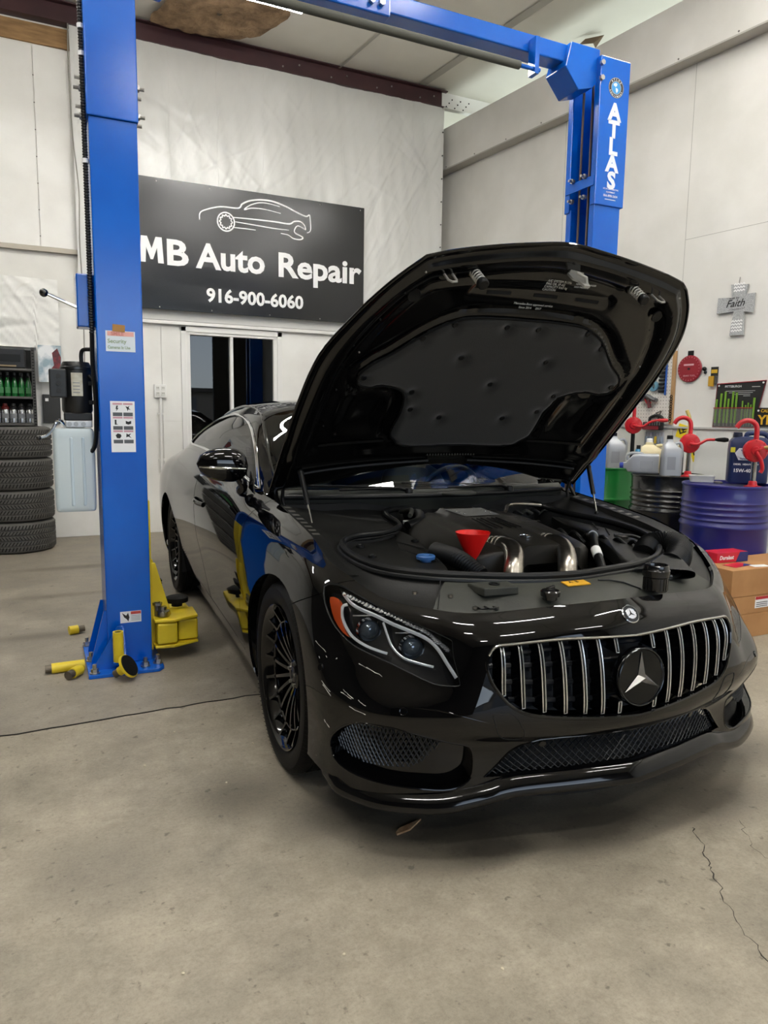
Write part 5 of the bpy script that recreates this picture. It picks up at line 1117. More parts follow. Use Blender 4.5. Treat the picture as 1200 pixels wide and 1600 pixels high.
# engine cover: outline lofted row by row
EC = [(-.36, -.12, .33), (-.30, -.22, .40), (-.20, -.28, .40), (-.10, -.30, .38), (.0, -.315, .36), (.10, -.32, .34), (.20, -.30, .31), (.28, -.24, .27), (.33, -.10, .20)]
M_ENG = mat('engine_cover_plastic', '23211d', .38, spec=.35, bump=.05, bscale=200)
rows = []
for x, y0, y1 in catmull(EC, 4):
    yc = .035; row = []
    for t in np.linspace(0, 1, 41):
        y = y0+(y1-y0)*t; d = abs(y-yc); z = .890-.085*(x+.36)
        z += .018 if d < .085 else (.018*(1-(d-.085)/.02) if d < .105 else 0)
        z -= .03*max(0, (d-.16)/.18)**1.5; e = min(t, 1-t)
        z -= .02*max(0, 1-e/.06)**2; z += .003*math.sin(y*90)*(.12 < d < .25)*(x < .1)
        row.append((x, y, z))
    rows.append(row)
per = [r[0] for r in rows]+rows[-1][1:]+[r[-1] for r in reversed(rows[:-1])]+list(reversed(rows[0][1:-1]))
mb = MB().grid(rows); mb.grid([per, [(x, y, z-.07) for x, y, z in per]], True); eng = mb.build('engine_cover', M_ENG, CAR, smooth=40)
def ecz(x): return .896-.085*(x+.36)
MB().add([(-.315, -.055, ecz(-.315)+.015), (-.315, .135, ecz(-.315)+.015), (-.17, .145, ecz(-.17)+.015), (-.165, -.03, ecz(-.165)+.015)], [(0, 1, 2, 3)]).build('vent_screen', mat('vent_grey', '8c8c88', .5, bump=.6, bscale=500), eng, smooth=0)
for k in range(8): MB().ball((-.30+.035*(k % 4), -.02+.13*(k//4), ecz(-.28)+.012), .004, 8, 5).build('vent_stud', M_CRM, eng)
for k in range(3):
    for sg in (-1, 1): MB().tube([(-.12+.0*k, .035+sg*(.015+.022*k), ecz(-.12)+.0145), (.06, .035+sg*(.02+.024*k), ecz(.06)+.0145)], .0022, 6).build('cover_groove', M_UNDER, eng)
c_ = Vector((.195, .033, ecz(.195)+.012)); 
MB().lathe([(.026, 0), (.026, .003), (.023, .004), (.0225, .001), (0, .001)], 32, c_).build('cover_badge', M_CRM, eng)
star(.022, .004, .004, Matrix.Translation(c_+Vector((0, 0, .002))) @ Matrix.Rotation(-PI/2, 4, 'Z'), 'cover_star', M_CRM, eng)
text('lettering', 'V8', .03, mat('engraved', '4b4a46', .5), eng, frame((-.13, .20, ecz(-.13)+.006), (0, 1, 0), (-1, 0, .08)), 0, .0004); text('lettering', 'BITURBO', .022, mat('engraved', '4b4a46', .5), eng, frame((-.05, .19, ecz(-.05)+.006), (0, 1, 0), (-1, 0, .08)), 0, .0004)
# charge pipes with rings
def pipe(P, r, nm):
    L = catmull(P, 8); o = MB().tube(L, r, 18).build(nm, M_SATIN, CAR)
    for i in (2, 5, 8): 
        t = (Vector(L[i+1])-Vector(L[i])).normalized(); MB().cyl(Vector(L[i])-t*.004, Vector(L[i])+t*.004, r+.003, n=20).build('clamp', M_STEEL, o)
    return o
pipe([(.15, -.105, .822), (.21, -.088, .832), (.28, -.09, .834), (.35, -.12, .818), (.405, -.158, .785), (.43, -.175, .72)], .036, 'charge_pipe')
pipe([(.15, .115, .822), (.21, .13, .832), (.28, .132, .834), (.35, .108, .818), (.415, .068, .785), (.45, .045, .72)], .036, 'charge_pipe')
# left and right airbox covers inside the seal
def lobe(poly, zf, name, m, thick=.05):
    P = [tuple(p) for p in catmull(poly, 4, True)]; c = np.mean(P, 0); rows = []
    for f, dz in ((1, -thick), (1, -.008), (.985, -.002), (.95, 0), (.6, .004), (.2, .006), (.01, .006)): rows.append([(c[0]+(x-c[0])*f, c[1]+(y-c[1])*f, zf(c[0]+(x-c[0])*f, c[1]+(y-c[1])*f)+dz) for x, y in P])
    return MB().grid(rows, True).build(name, m, CAR, smooth=40)
la = lobe([(-.20, -.345), (-.10, -.385), (-.03, -.49), (0, -.60), (.07, -.645), (.17, -.665), (.27, -.655), (.36, -.60), (.42, -.51), (.40, -.42), (.30, -.385), (.18, -.365), (.06, -.345), (-.08, -.325)], lambda x, y: .832-.085*x, 'airbox_cover', M_BAYB)
ra = lobe([(-.30, .52), (-.15, .57), (.0, .62), (.15, .615), (.30, .56), (.41, .46), (.47, .36), (.43, .31), (.30, .37), (.15, .43), (.0, .46), (-.15, .47)], lambda x, y: .832-.085*x, 'airbox_cover', M_BAYB)
for (x, y) in ((.05, -.60), (.19, -.61), (.02, -.36), (.30, -.62)): MB().lathe([(.016, -.004), (.016, .004), (.010, .006), (.008, .002), (0, .002)], 18, (x, y, .838-.085*x)).build('cover_cap', M_BLK, la)
MB().tube([(.30, -.41, .812), (.12, -.47, .827), (.02, -.44, .836), (.14, -.38, .826), (.30, -.40, .812)], .003, 6).build('cover_line', M_UNDER, la)
for k in range(3): MB().tube([(-.10+.1*k, .60-.01*k, .845-.008*k), (.02+.1*k, .53-.02*k, .837-.008*k)], .003, 6).build('cover_line', M_UNDER, ra)
MB().tube(catmull([(.16, .50, .835), (.20, .56, .835), (.28, .55, .826), (.36, .47, .818)], 5), .012, 8, flat=.6).build('wiring_loom', M_BLK, ra)
MB().box(.17, .21, .50, .53, .825, .836).build('bracket', M_STEEL, ra, smooth=0)
wc = MB().lathe([(.020, -.02), (.020, .0), (.033, .002), (.034, .012), (.030, .016), (.012, .017), (.010, .020), (0, .020)], 28, (.285, -.446, .818)).build('washer_cap', mat('blue_cap', '2f5f9a', .45), CAR); wc['label'] = 'blue washer fluid cap'
def ribbed(P, r, name, m, pitch=.011, amp=.003):
    L = catmull(P, 10); pts = [Vector(p) for p in L]; d = [0]
    for a, b in zip(pts, pts[1:]): d.append(d[-1]+(b-a).length)
    n = int(d[-1]/(pitch/4)); Q = []; R = []
    for i in range(n+1):
        s_ = d[-1]*i/n; k = min(max(np.searchsorted(d, s_)-1, 0), len(pts)-2); f = (s_-d[k])/max(d[k+1]-d[k], 1e-9); Q.append(pts[k].lerp(pts[k+1], f)); R.append(r+amp*math.sin(2*PI*s_/pitch))
    return MB().tube(Q, R, 18).build(name, m, CAR)
ribbed([(.19, -.36, .825), (.27, -.345, .825), (.34, -.33, .812), (.42, -.30, .775)], .032, 'intake_hose', M_BLK)
hl_ = catmull([(.12, .40, .835), (.18, .375, .84), (.28, .30, .82), (.40, .24, .76), (.44, .22, .70)], 6)
MB().tube(hl_, .017, 12).build('coolant_hose', M_BLK, CAR); MB().cyl(hl_[3], hl_[5], .0215, n=16).build('hose_clamp', M_STEEL, CAR); MB().cyl(hl_[13], hl_[15], .019, n=16).build('hose_tag', M_WHITE, CAR)
MB().tube(catmull([(-.33, .28, .885), (-.38, .33, .905), (-.385, .42, .905), (-.36, .50, .90)], 6), .009, 10).build('metal_line', M_SATIN, CAR)
MB().tube(catmull([(-.43, -.19, .872), (-.36, -.16, .885), (-.27, -.20, .868), (-.24, -.27, .85)], 6), .022, 12).build('heater_hose', M_BLK, CAR)
MB().tube(catmull([(-.44, -.21, .885), (-.35, -.20, .905), (-.28, -.24, .89)], 6), .010, 10).build('wiring_loom', M_BAYG, CAR)
MB().box(-.30, -.27, -.265, -.235, .852, .868).build('white_clip', M_WHITE, CAR, smooth=0, bevel=.003)
rn = random.Random(9)
for k in range(14):
    y = -.15+.055*k; x = -.40+rn.uniform(-.02, .02); MB().tube(catmull([(x, y, .85), (x+.02, y+.02, .875), (x+.03, y+.05, .86)], 4), rn.uniform(.004, .009), 8).build('wiring_loom', rn.choice((M_BLK, M_BAYG)), CAR)
for k in range(9):
    y = .36+.02*k; x = -.25+.07*k; MB().tube(catmull([(x, y, .80), (x+.05, y-.01, .83), (x+.10, y+.01, .79)], 4), .009, 8).build('wiring_loom', M_BLK, CAR)
# loose corrugated intake snorkel at the front corner
du = ribbed([(.37, .47, .79), (.33, .54, .82), (.36, .60, .83), (.43, .585, .825), (.51, .50, .80), (.555, .42, .787)], .046, 'intake_snorkel', M_BLK, .013, .0035); du['label'] = 'corrugated black intake duct at the front corner'
rows = []
for f in np.linspace(0, 1, 9):
    c = Vector((.54, .43, .790)).lerp(Vector((.635, .305, .782)), f); w = .045+.070*f; h = .040-.022*f; ax = Vector((.43, .90, 0)).normalized()
    rows.append([c+ax*(w*math.copysign(abs(math.cos(a))**.6, math.cos(a)))+Vector((0, 0, h*math.copysign(abs(math.sin(a))**.6, math.sin(a)))) for a in [2*PI*k/28 for k in range(28)]])
MB().grid(rows, True).build('snorkel_mouth', M_BLK, CAR, smooth=50)
# radiator-cover details
def rc_pt(x, y, dz=0.0):
    a = math.atan2(y-ctr_[1], x-ctr_[0]); i = int(round((a+PI)/(2*PI)*200)) % 200; r = math.hypot(x-ctr_[0], y-ctr_[1]); ro = math.hypot(Oa[i][0]-ctr_[0], Oa[i][1]); ri = math.hypot(Ia[i][0]-ctr_[0], Ia[i][1]); f = (ro-r)/max(ro-ri, 1e-6)
    return Vector((x, y, Oa[i][2]*(1-f)+Ia[i][2]*f+.010*math.sin(PI*max(0, min(1, f)))+dz))
c = rc_pt(.645, -.075, .002); MB().box(-.02, .02, -.045, .045, -.002, .0015, rot=Matrix.Rotation(.12, 3, 'Y'), at=c).build('caution_sticker', mat('yellow_sticker', 'd9a52a', .5), CAR, smooth=0)
text('lettering', 'A  B', .022, M_BLACKP, CAR, frame(c+Vector((0, -.025, .0022)), (0, 1, 0), (-1, 0, .12)), 0, .0003)
MB().tube([rc_pt(.50, -.50, .001), rc_pt(.56, -.535, .001), rc_pt(.60, -.56, .001)], .002, 6).build('cover_seam', M_UNDER, CAR)
MB().tube([rc_pt(.64, .02, .002), rc_pt(.655, .05, .006), rc_pt(.67, .10, .003), rc_pt(.71, .14, .002)], .003, 6).build('wire', M_BLK, CAR)
bx = rc_pt(.60, -.36); MB().prism([(-.05, -.07), (.04, -.06), (.05, .06), (-.04, .07)], -.01, .016, lambda a, b, d: bx+Vector((a, b, d))).build('latch_box', M_BAYG, CAR, smooth=0, bevel=.004)
MB().lathe([(.018, 0), (.018, .004), (.012, .004), (.012, 0)], 20, bx+Vector((0, 0, .016))).build('latch_ring', M_BLK, CAR)
for (x, y) in ((.58, -.505), (.655, -.46), (.68, -.40), (.52, -.60), (.62, .36), (.60, .45), (.55, .52)):
    c = rc_pt(x, y, .0); MB().cyl(c, c+Vector((0, 0, .008)), .008, n=6).build('bolt', M_STEEL, CAR)
for (x, y) in ((.66, -.44), (.67, -.415), (.60, .40), (.575, .44)): 
    c = rc_pt(x, y, .003); MB().tube([c+Vector((-.02, -.012, 0)), c+Vector((.015, -.012, 0)), c+Vector((.015, .012, 0)), c+Vector((-.02, .012, 0))], .003, 6).build('spring_clip', M_BLK, CAR)
# cowl and wipers
rows = [[(x+.10*(y/.75)**2*-1, y, z) for y in np.linspace(-.76, .76, 31)] for x, z in ((-.478, .885), (-.47, .905), (-.455, .925), (-.445, .955), (-.455, .972), (-.475, .986))]
MB().grid(rows).build('cowl_panel', M_BAYG, CAR, smooth=60)
MB().tube([(-.43-.10*(y/.75)**2, y, .958) for y in np.linspace(-.74, .74, 31)], .011, 8).build('cowl_seal', M_SEAL, CAR)
for (p, d) in (((-.47, -.16, .975), -1), ((-.46, .38, .975), -1)):
    a = Vector(p); b = a+Vector((-.02, d*.33, .012)); e = b+Vector((-.01, d*.12, .008))
    wp = MB().tube([a, a+Vector((0, d*.05, .016)), b], [.014, .012, .007], 8, flat=.6).build('wiper_arm', M_BLK, CAR)
    MB().tube([a+Vector((-.022, d*.02, .012)), b+Vector((-.03, -d*.02, .014)), e+Vector((-.03, d*.1, .014))], .0055, 6).build('wiper_blade', M_RUB, wp)
    MB().lathe([(.022, -.01), (.022, .006), (.015, .016), (0, .018)], 18, a).build('wiper_pivot', M_BLK, wp)
MB().lathe([(.10, -.004), (.10, .002), (.09, .006), (0, .007)], 28, (-.46, .08, .965)).build('cowl_cap', M_BAYG, CAR)
# ------------------------------------------------------------------ door mirrors
for sd in (-1, 1):
    c = Vector((-.73, sd*.957, 1.085)); rows = []
    for i in range(17):
        t = i/16; yy = -.115+.23*t; k = math.sqrt(max(0, 1-abs(2*t-1)**2.6))
        hh = (.084-.020*t)*k+.001; dd = (.072-.018*t)*k+.001; row = []
        for j in range(24):
            a = 2*PI*j/24; cx_ = math.copysign(abs(math.cos(a))**.8, math.cos(a)); sz_ = math.copysign(abs(math.sin(a))**.8, math.sin(a))
            xx = dd*cx_ if cx_ > 0 else dd*.45*cx_
            row.append(c+Vector((xx, sd*yy, hh*sz_+.012*t)))
        rows.append(row)
    mr = MB().grid(rows, True).build('door_mirror', M_PAINT, CAR, smooth=60)
    MB().tube([c+Vector((.073*math.sqrt(max(0, 1-abs(2*t-1)**2.6))*(1-.2*t)+.001, sd*(-.115+.23*t), -.012+.012*t)) for t in np.linspace(.10, .96, 16)], [.003+.005*math.sin(PI*t) for t in np.linspace(.05, 1, 16)], 8).build('turn_signal', M_CRM, mr)
    MB().grid([[c+Vector((-.03, sd*y, z)) for y in np.linspace(-.095, .095, 6)] for z in np.linspace(-.045, .05, 5)]).build('mirror_glass', M_CHR, mr, smooth=0)
    MB().tube(catmull([c+Vector((0, -sd*.07, -.05)), c+Vector((.005, -sd*.09, -.09)), Vector((-.745, sd*.875, .975)), Vector((-.75, sd*.85, .965))], 5), [.030]*16, 12, flat=.7).build('mirror_stalk', M_GBLK, mr)
    MB().add([(-.60, sd*.842, .968), (-.70, sd*.842, .985), (-.72, sd*.83, 1.06), (-.66, sd*.832, 1.03)], [(0, 1, 2, 3)]).build('mirror_sail', M_GBLK, CAR, smooth=0, solid=.006)
# ------------------------------------------------------------------ cabin interior
M_LEA = mat('black_leather', '141312', .45, bump=.1, bscale=150)
def seat(y):
    rows = []
    for z, hw, x0, th in ((.42, .24, -1.30, .12), (.55, .25, -1.36, .13), (.72, .25, -1.42, .12), (.88, .235, -1.48, .10), (.98, .19, -1.52, .09), (1.03, .10, -1.54, .07), (1.10, .13, -1.55, .08), (1.17, .13, -1.57, .08), (1.21, .09, -1.58, .05)):
        rows.append([(x0-th/2+th/2*math.cos(a), y+hw*math.copysign(abs(math.sin(a))**.6, math.sin(a)), z) for a in [2*PI*k/24 for k in range(24)]])
    s_ = MB().grid(rows, True).build('seat_back', M_LEA, CAR, smooth=60)
    rows = [[(x, y+hw*math.copysign(abs(math.cos(a))**.5, math.cos(a)), .40+.09*math.copysign(abs(math.sin(a))**.6, math.sin(a))) for a in [2*PI*k/24 for k in range(24)]] for x, hw in ((-1.40, .2), (-1.36, .25), (-1.1, .26), (-.92, .25), (-.86, .2))]
    MB().grid(rows, True).build('seat_cushion', M_LEA, CAR, smooth=60)
    for k in range(6): MB().tube([(-1.325-.055*k*.8-.0, y-.15+.3*q/6, .60+.055*k-.03*math.sin(PI*q/6)) for q in range(7)], .004, 6).build('quilt_seam', mat('seam_thread', '3a3835', .7), s_)
seat(-.38); seat(.38)
dash = [[(x, y, z+.02*math.cos(y*2)) for y in np.linspace(-.74, .74, 15)] for x, z in ((-.62, .95), (-.72, .965), (-.85, .955), (-.93, .90), (-.95, .80), (-.90, .60))]
MB().grid(dash).build('dashboard', M_LEA, CAR, smooth=60)
SWc = Vector((-1.08, .38, .88)); SWR = Matrix.Rotation(math.radians(-65), 3, 'Y')
MB().tube([SWc+SWR @ Vector((.18*math.cos(2*PI*k/40), .18*math.sin(2*PI*k/40), 0)) for k in range(40)], .015, 10, closed=True).build('steering_wheel', M_LEA, CAR)
MB().lathe([(0, .02), (.06, .02), (.075, 0), (.06, -.02)], 20, SWc, SWR).build('steering_hub', M_LEA, CAR)
rows = [[(x, y, z) for y in np.linspace(-.7, .7, 9)] for x, z in ((-2.15, .45), (-2.3, .8), (-2.38, .98), (-2.9, 1.0))]
MB().grid(rows).build('rear_seat', M_LEA, CAR, smooth=60)
MB().prism([(-.10, .03), (.10, .03), (.11, -.02), (-.11, -.02)], -.02, .02, lambda a, b, d: (-1.12+d, a, 1.28+b)).build('rear_view_mirror', M_BLK, CAR, smooth=0, bevel=.01)
# ================================================================== sign
sign = thing('shop_sign', 'black sign board with white car-and-wrench logo and lettering above the window', 'sign', (0, 0, 0))
SY = 8.135
M_SIGN = mat('sign_black', '0b0d11', .22, bump=.01, bscale=20)
MB().box(.95, 3.55, SY, SY+.012, 2.406, 3.732).build('board', M_SIGN, sign, smooth=0, bevel=.002)
M_SW = mat('sign_white', 'f4f4f4', .4)
def text_fit(s_, x0, x1, zb, cap, m, parent, bold):
    o = text('lettering', s_, 1.0, m, parent, Matrix.Identity(4), 0, 0)
    xs_ = [v.co.x for v in o.data.vertices]; a, b = min(xs_), max(xs_); bpy.data.objects.remove(o)
    size = cap/.725; w = (x1-x0)/((b-a)*size); return text('lettering', s_, size, m, parent, frame((x0-a*size*w, SY-.0015, zb), (1, 0, 0), (0, 0, 1)), bold, .0012, sx=w)
MB().prism([(1.012, 2.877), (1.028, 3.139), (1.09, 3.139), (1.133, 3.02), (1.176, 3.139), (1.238, 3.139), (1.254, 2.877), (1.196, 2.877), (1.188, 3.03), (1.146, 2.91), (1.12, 2.91), (1.078, 3.03), (1.070, 2.877)], SY-.0027, SY-.0003, lambda a, b, d: (a, d, b)).build('lettering', M_SW, sign, smooth=0); text_fit('B', 1.300, 1.50, 2.877, .262, M_SW, sign, .010); text_fit('Auto', 1.60, 2.335, 2.875, .262, M_SW, sign, .010); text_fit('Repair', 2.515, 3.505, 2.868, .262, M_SW, sign, .010)
text_fit('916-900-6060', 1.70, 2.79, 2.528, .142, M_SW, sign, .006)
STRK = dict(car_outline=([(1.633, 3.367), (1.64, 3.436), (1.701, 3.478), (1.858, 3.528), (2.051, 3.538), (2.097, 3.587), (2.179, 3.631), (2.296, 3.657), (2.438, 3.66), (2.582, 3.628), (2.704, 3.584), (2.827, 3.549), (2.865, 3.568), (2.877, 3.542), (2.885, 3.429), (2.872, 3.387), (2.84, 3.371)], .017),
    car_window=([(2.522, 3.614), (2.378, 3.631), (2.272, 3.621), (2.178, 3.582), (2.12, 3.531), (2.201, 3.557), (2.342, 3.564), (2.533, 3.544)], .012),
    wrench_top=([(2.0, 3.435), (2.223, 3.443), (2.461, 3.446), (2.63, 3.444), (2.691, 3.478), (2.765, 3.483), (2.815, 3.444), (2.827, 3.4)], .016),
    wrench_shaft=([(2.019, 3.392), (2.223, 3.384), (2.46, 3.374), (2.63, 3.376)], .012),
    wrench_jaw=([(2.827, 3.4), (2.741, 3.435), (2.703, 3.408), (2.696, 3.357), (2.79, 3.316), (2.758, 3.289), (2.679, 3.292), (2.617, 3.323), (2.532, 3.331)], .014),
    wrench_bottom=([(2.0, 3.331), (2.129, 3.333), (2.246, 3.332)], .010))
for nm, (P, w) in STRK.items():
    Q = catmull(P, 5); n = len(Q); ws = [w*(.55+.45*math.sin(PI*min(1, max(0, i/n*1.0+.05)))) for i in range(n)]
    MB().grid([[(a.x, SY-.0015, a.y), (b.x, SY-.0015, b.y)] for a, b in ribbon(Q, ws)]).build(nm, M_SW, sign, smooth=0, solid=.001)
gp = [(1.917+.092*math.cos(a), 3.38+.096*math.sin(a)) for a in [2*PI*k/48 for k in range(48)]]
MB().grid([[(a.x, SY-.0015, a.y), (b.x, SY-.0015, b.y)] for a, b in ribbon(gp, .015, closed=True)]).build('wrench_ring', M_SW, sign, smooth=0)
gp = [(1.917+(.064+.007*math.cos(12*a))*math.cos(a), 3.38+(.067+.007*math.cos(12*a))*math.sin(a)) for a in [2*PI*k/144 for k in range(144)]]
MB().grid([[(a.x, SY-.0015, a.y), (b.x, SY-.0015, b.y)] for a, b in ribbon(gp, .013, closed=True)]).build('ring_teeth', M_SW, sign, smooth=0)
for x in (1.2, 1.75, 2.4, 3.0, 3.5):
    for z in (2.43, 3.70): MB().ball((x, SY-.001, z), .008, 8, 5, (1, .4, 1)).build('screw', M_STEEL, sign)
# ================================================================== left corner: outlet, sheet, shelf, tires
ol = thing('outlet_box', 'white surface-mounted double outlet box with a conduit below it', 'outlet', (0, 0, 0))
MB().box(1.134, 1.262, YB-.045, YB, 1.482, 1.625).build('box', M_TRIM, ol, smooth=0, bevel=.006)
for x in (1.17, 1.226):
    for z in (1.525, 1.583):
        MB().box(x-.02, x+.02, YB-.049, YB-.045, z-.022, z+.022).build('socket', mat('socket_white', 'dcdbd4', .5), ol, smooth=0, bevel=.003)
        for q in (-.007, .007): MB().box(x+q-.0018, x+q+.0018, YB-.0505, YB-.049, z-.002, z+.011).build('slot', M_DARK, ol, smooth=0)
MB().tube(catmull([(1.198, YB-.025, 1.482), (1.195, YB-.025, 1.2), (1.19, YB-.025, .75), (1.20, YB-.025, .66), (1.25, YB-.025, .61), (1.35, YB-.025, .60), (1.6, YB-.025, .60)], 6), .014, 10).build('conduit', M_TRIM, ol)
for z in (.8, 1.3): MB().box(1.165, 1.23, YB-.03, YB, z, z+.02).build('strap', M_TRIM, ol, smooth=0)
rs = random.Random(21); C2 = [(rs.uniform(-.6, .4), rs.uniform(-1.5, 1.5), rs.uniform(1.7, 2.7), rs.uniform(.01, .03), rs.uniform(.004, .012)*rs.choice((1, -1))) for _ in range(60)]
def wr2(x, z): return .012*math.sin(x*7)+sum(h*math.exp(-(((x-a)*b+(z-c))/w)**2)*math.exp(-((x-a)**2)/.06) for a, b, c, w, h in C2)
Pz = []
for i in range(71):
    x = -1.2+1.42*i/70; zb = 1.95 if x < .0 else 1.70
    Pz.append([(x, YB-.055+max(-.03, min(.03, wr2(x, z))), z) for z in np.linspace(zb, 2.63, 40)])
tag(MB().grid(Pz).build('paper_sheet', mat('white_paper_sheet', 'e8e7e2', .5, bump=.1, bscale=25), smooth=180), 'crumpled white sheet hanging over the shelf in the left corner', 'sheet')
sh = thing('metal_shelf', 'dark metal shelf rack holding bottles in the left corner', 'shelf', (0, 0, 0))
M_SHF = mat('shelf_dark', '1b1a19', .5)
for z in (1.20, 1.455, 1.72): MB().box(-1.25, -.02, 7.82, 8.2, z-.02, z).build('shelf_board', mat('shelf_grey', '55534f', .5), sh, smooth=0)
for x in (-1.25, -.05):
    for y in (7.82, 8.18): 
        MB().box(x, x+.03, y-.01, y+.02, 1.176, 1.92).build('upright', mat('upright_grey', '3a3937', .5), sh, smooth=0)
for k in range(26): MB().box(-.044, -.026, 7.807, 7.810, 1.185+.028*k, 1.197+.028*k).build('slot', M_DARK, sh, smooth=0)
MB().box(-1.25, -.02, 8.19, 8.2, 1.18, 1.92).build('back_panel', M_DARK, sh, smooth=0)
pr = thing('printer', 'black boxy machine on the top shelf of the left rack', 'printer', (0, 0, 0))
MB().box(-.62, -.10, 7.85, 8.15, 1.722, 1.905).build('case', mat('printer_black', '101113', .4), pr, smooth=0, bevel=.01)
MB().box(-.50, -.18, 7.84, 7.86, 1.735, 1.75).build('tray', mat('tray_tan', '8a7a5e', .6), pr, smooth=0); MB().box(-.58, -.14, 7.845, 7.852, 1.78, 1.85).build('front_panel', M_BLK, pr, smooth=0)
def spray_bottle(x, y, z, label):
    o = thing('spray_bottle', label, 'spray bottle', (x, y, z), rs.uniform(-.2, .2), 'green spray bottles on the rack')
    MB().lathe([(0, 0), (.026, 0), (.028, .01), (.028, .10), (.024, .135), (.013, .165), (.013, .18), (0, .18)], 18).build('bottle', mat('green_bottle', '0f5a24', .2, coat=.4), o)
    MB().lathe([(.016, .178), (.016, .195), (0, .195)], 14).build('collar', M_BLK, o); MB().box(-.012, .012, -.05, .022, .195, .225).build('spray_head', M_BLK, o, smooth=0, bevel=.005)
    MB().tube([(0, -.02, .195), (0, -.036, .175), (0, -.034, .155)], .004, 6).build('trigger', M_BLK, o)
    MB().box(-.022, .022, -.0292, -.027, .03, .085).build('label', mat('bottle_label', '2c6b38', .5), o, smooth=0)
for i, x in enumerate((-.075, -.135, -.195, -.255, -.315, -.375)):
    spray_bottle(x-.01, 7.90, 1.456, ('green spray bottle at the right end of the rack row', 'second green spray bottle from the right end', 'third green spray bottle from the right end', 'fourth green spray bottle from the right end', 'fifth green spray bottle from the right end', 'green spray bottle at the picture edge')[i])
def can(x, y, z, label, cap):
    o = thing('spray_can', label, 'spray can', (x, y, z), 0, 'silver cans on the lower rack shelf')
    MB().lathe([(0, 0), (.030, 0), (.033, .004), (.033, .13), (.028, .142), (.012, .146), (0, .146)], 20).build('can_body', mat('can_silver', 'b9bbbd', .25, .9), o)
    MB().lathe([(.0335, .128), (.0335, .15), (.02, .165), (.018, .185), (0, .186)], 18).build('cap', mat('cap_'+cap, cap, .4), o)
    MB().grid([[(.0336*math.cos(a), .0336*math.sin(a), zz) for a in np.linspace(-PI+.4, -.4, 10)] for zz in (.045, .09)]).build('label', mat('can_label', '7d7f82', .4), o)
for i, x in enumerate((-.085, -.155, -.225, -.295, -.365)):
    can(x, 7.90, 1.202, ('silver spray can with black cap nearest the rack upright', 'second silver can from the rack upright', 'third silver can from the rack upright', 'silver can with dark red cap on the lower rack shelf', 'silver can at the picture edge on the lower rack shelf')[i], '5a1512' if i == 3 else '191919')
# tires
def stack_tire(z, label):
    o = thing('tire', label, 'tire', (-.255, 7.73, z), 0, 'stack of four tires')
    R, w = .352, .290; prof_ = [(.225, -.125), (.235, -.138), (R-.05, -.146), (R-.015, -.135), (R-.004, -.12)]
    for g in (-.075, -.025, .025, .075): prof_ += [(R, g-.008), (R-.009, g-.006), (R-.009, g+.006), (R, g+.008)]
    prof_ += [(R-.004, .12), (R-.015, .135), (R-.05, .146), (.235, .138), (.225, .125), (.222, 0), (.225, -.125)]
    MB().lathe(prof_, 72, (0, 0, .146)).build('carcass', mat('stack_rubber', '4a4845', .7, col2='54524e', scale=12, bump=.1, bscale=100), o)
    mb = MB(); n = 76
    for row, (za, zb, sk) in enumerate(((-.118, -.083, .5), (-.067, -.033, .8), (-.017, .017, -.8), (.033, .067, .8), (.083, .118, .5))):
        for k in range(n):
            a = 2*PI*k/n; b = a+sk*2*PI/n; t = .0048/R*2
            mb.add([((R+.0006)*math.cos(a), (R+.0006)*math.sin(a), .146+za), ((R+.0006)*math.cos(a+t), (R+.0006)*math.sin(a+t), .146+za), ((R+.0006)*math.cos(b+t), (R+.0006)*math.sin(b+t), .146+zb), ((R+.0006)*math.cos(b), (R+.0006)*math.sin(b), .146+zb)], [(0, 1, 2, 3)])
    t_ = mb.build('tread_sipes', mat('groove_black', '060606', .9), o, smooth=0); t_['kind'] = 'stuff'
for k, lb in enumerate(('bottom tire of the stack left of the blue post', 'second tire from the floor in the stack', 'third tire from the floor in the stack', 'top tire of the stack under the bottle rack')): stack_tire(.002+k*.2935, lb)
ps = thing('poster', 'glossy poster with red and blue-white patches behind the pump', 'poster', (0, 0, 0))
MB().box(.012, .225, YB-.112, YB-.108, 1.61, 1.975).build('sheet', mat('poster_print', '8fa3ad', .3, col2='e6e8e8', scale=9, detail=6, lo=.4, hi=.6), ps, smooth=0)
MB().prism([(.12, 1.64), (.21, 1.70), (.222, 1.86), (.19, 1.95), (.14, 1.90), (.155, 1.78), (.11, 1.72)], YB-.1135, YB-.112, lambda a, b, d: (a, d, b)).build('red_figure', mat('poster_red', '7c1f22', .35, col2='3a1216', scale=20), ps, smooth=0)
text('lettering', 'X6', .075, mat('poster_gold', 'c9a24a', .4), ps, frame((.13, YB-.114, 1.64), (1, 0, 0), (0, 0, 1)), .002, .0004)
wpn = thing('wall_panel_box', 'small dark grey switch panel below the poster', 'panel', (0, 0, 0))
MB().box(.035, .2, YB-.04, YB-.001, 1.20, 1.49).build('case', mat('panel_dark', '2a2a29', .5), wpn, smooth=0, bevel=.006); MB().box(.06, .09, YB-.045, YB-.04, 1.42, 1.45).build('switch', M_WHITE, wpn, smooth=0)
cv = thing('hanging_cable', 'grey cable draped down the white wall left of the sheeting', 'cable', (0, 0, 0))
MB().tube(catmull([(.41, YB-.095, 5.043), (.40, YB-.135, 4.6), (.415, YB-.135, 4.0), (.45, YB-.135, 3.5), (.44, YB-.135, 3.0), (.45, YB-.135, 2.5), (.44, YB-.13, 1.7)], 6), .006, 6).build('cord', mat('cable_dull', '8e8b82', .6), cv)

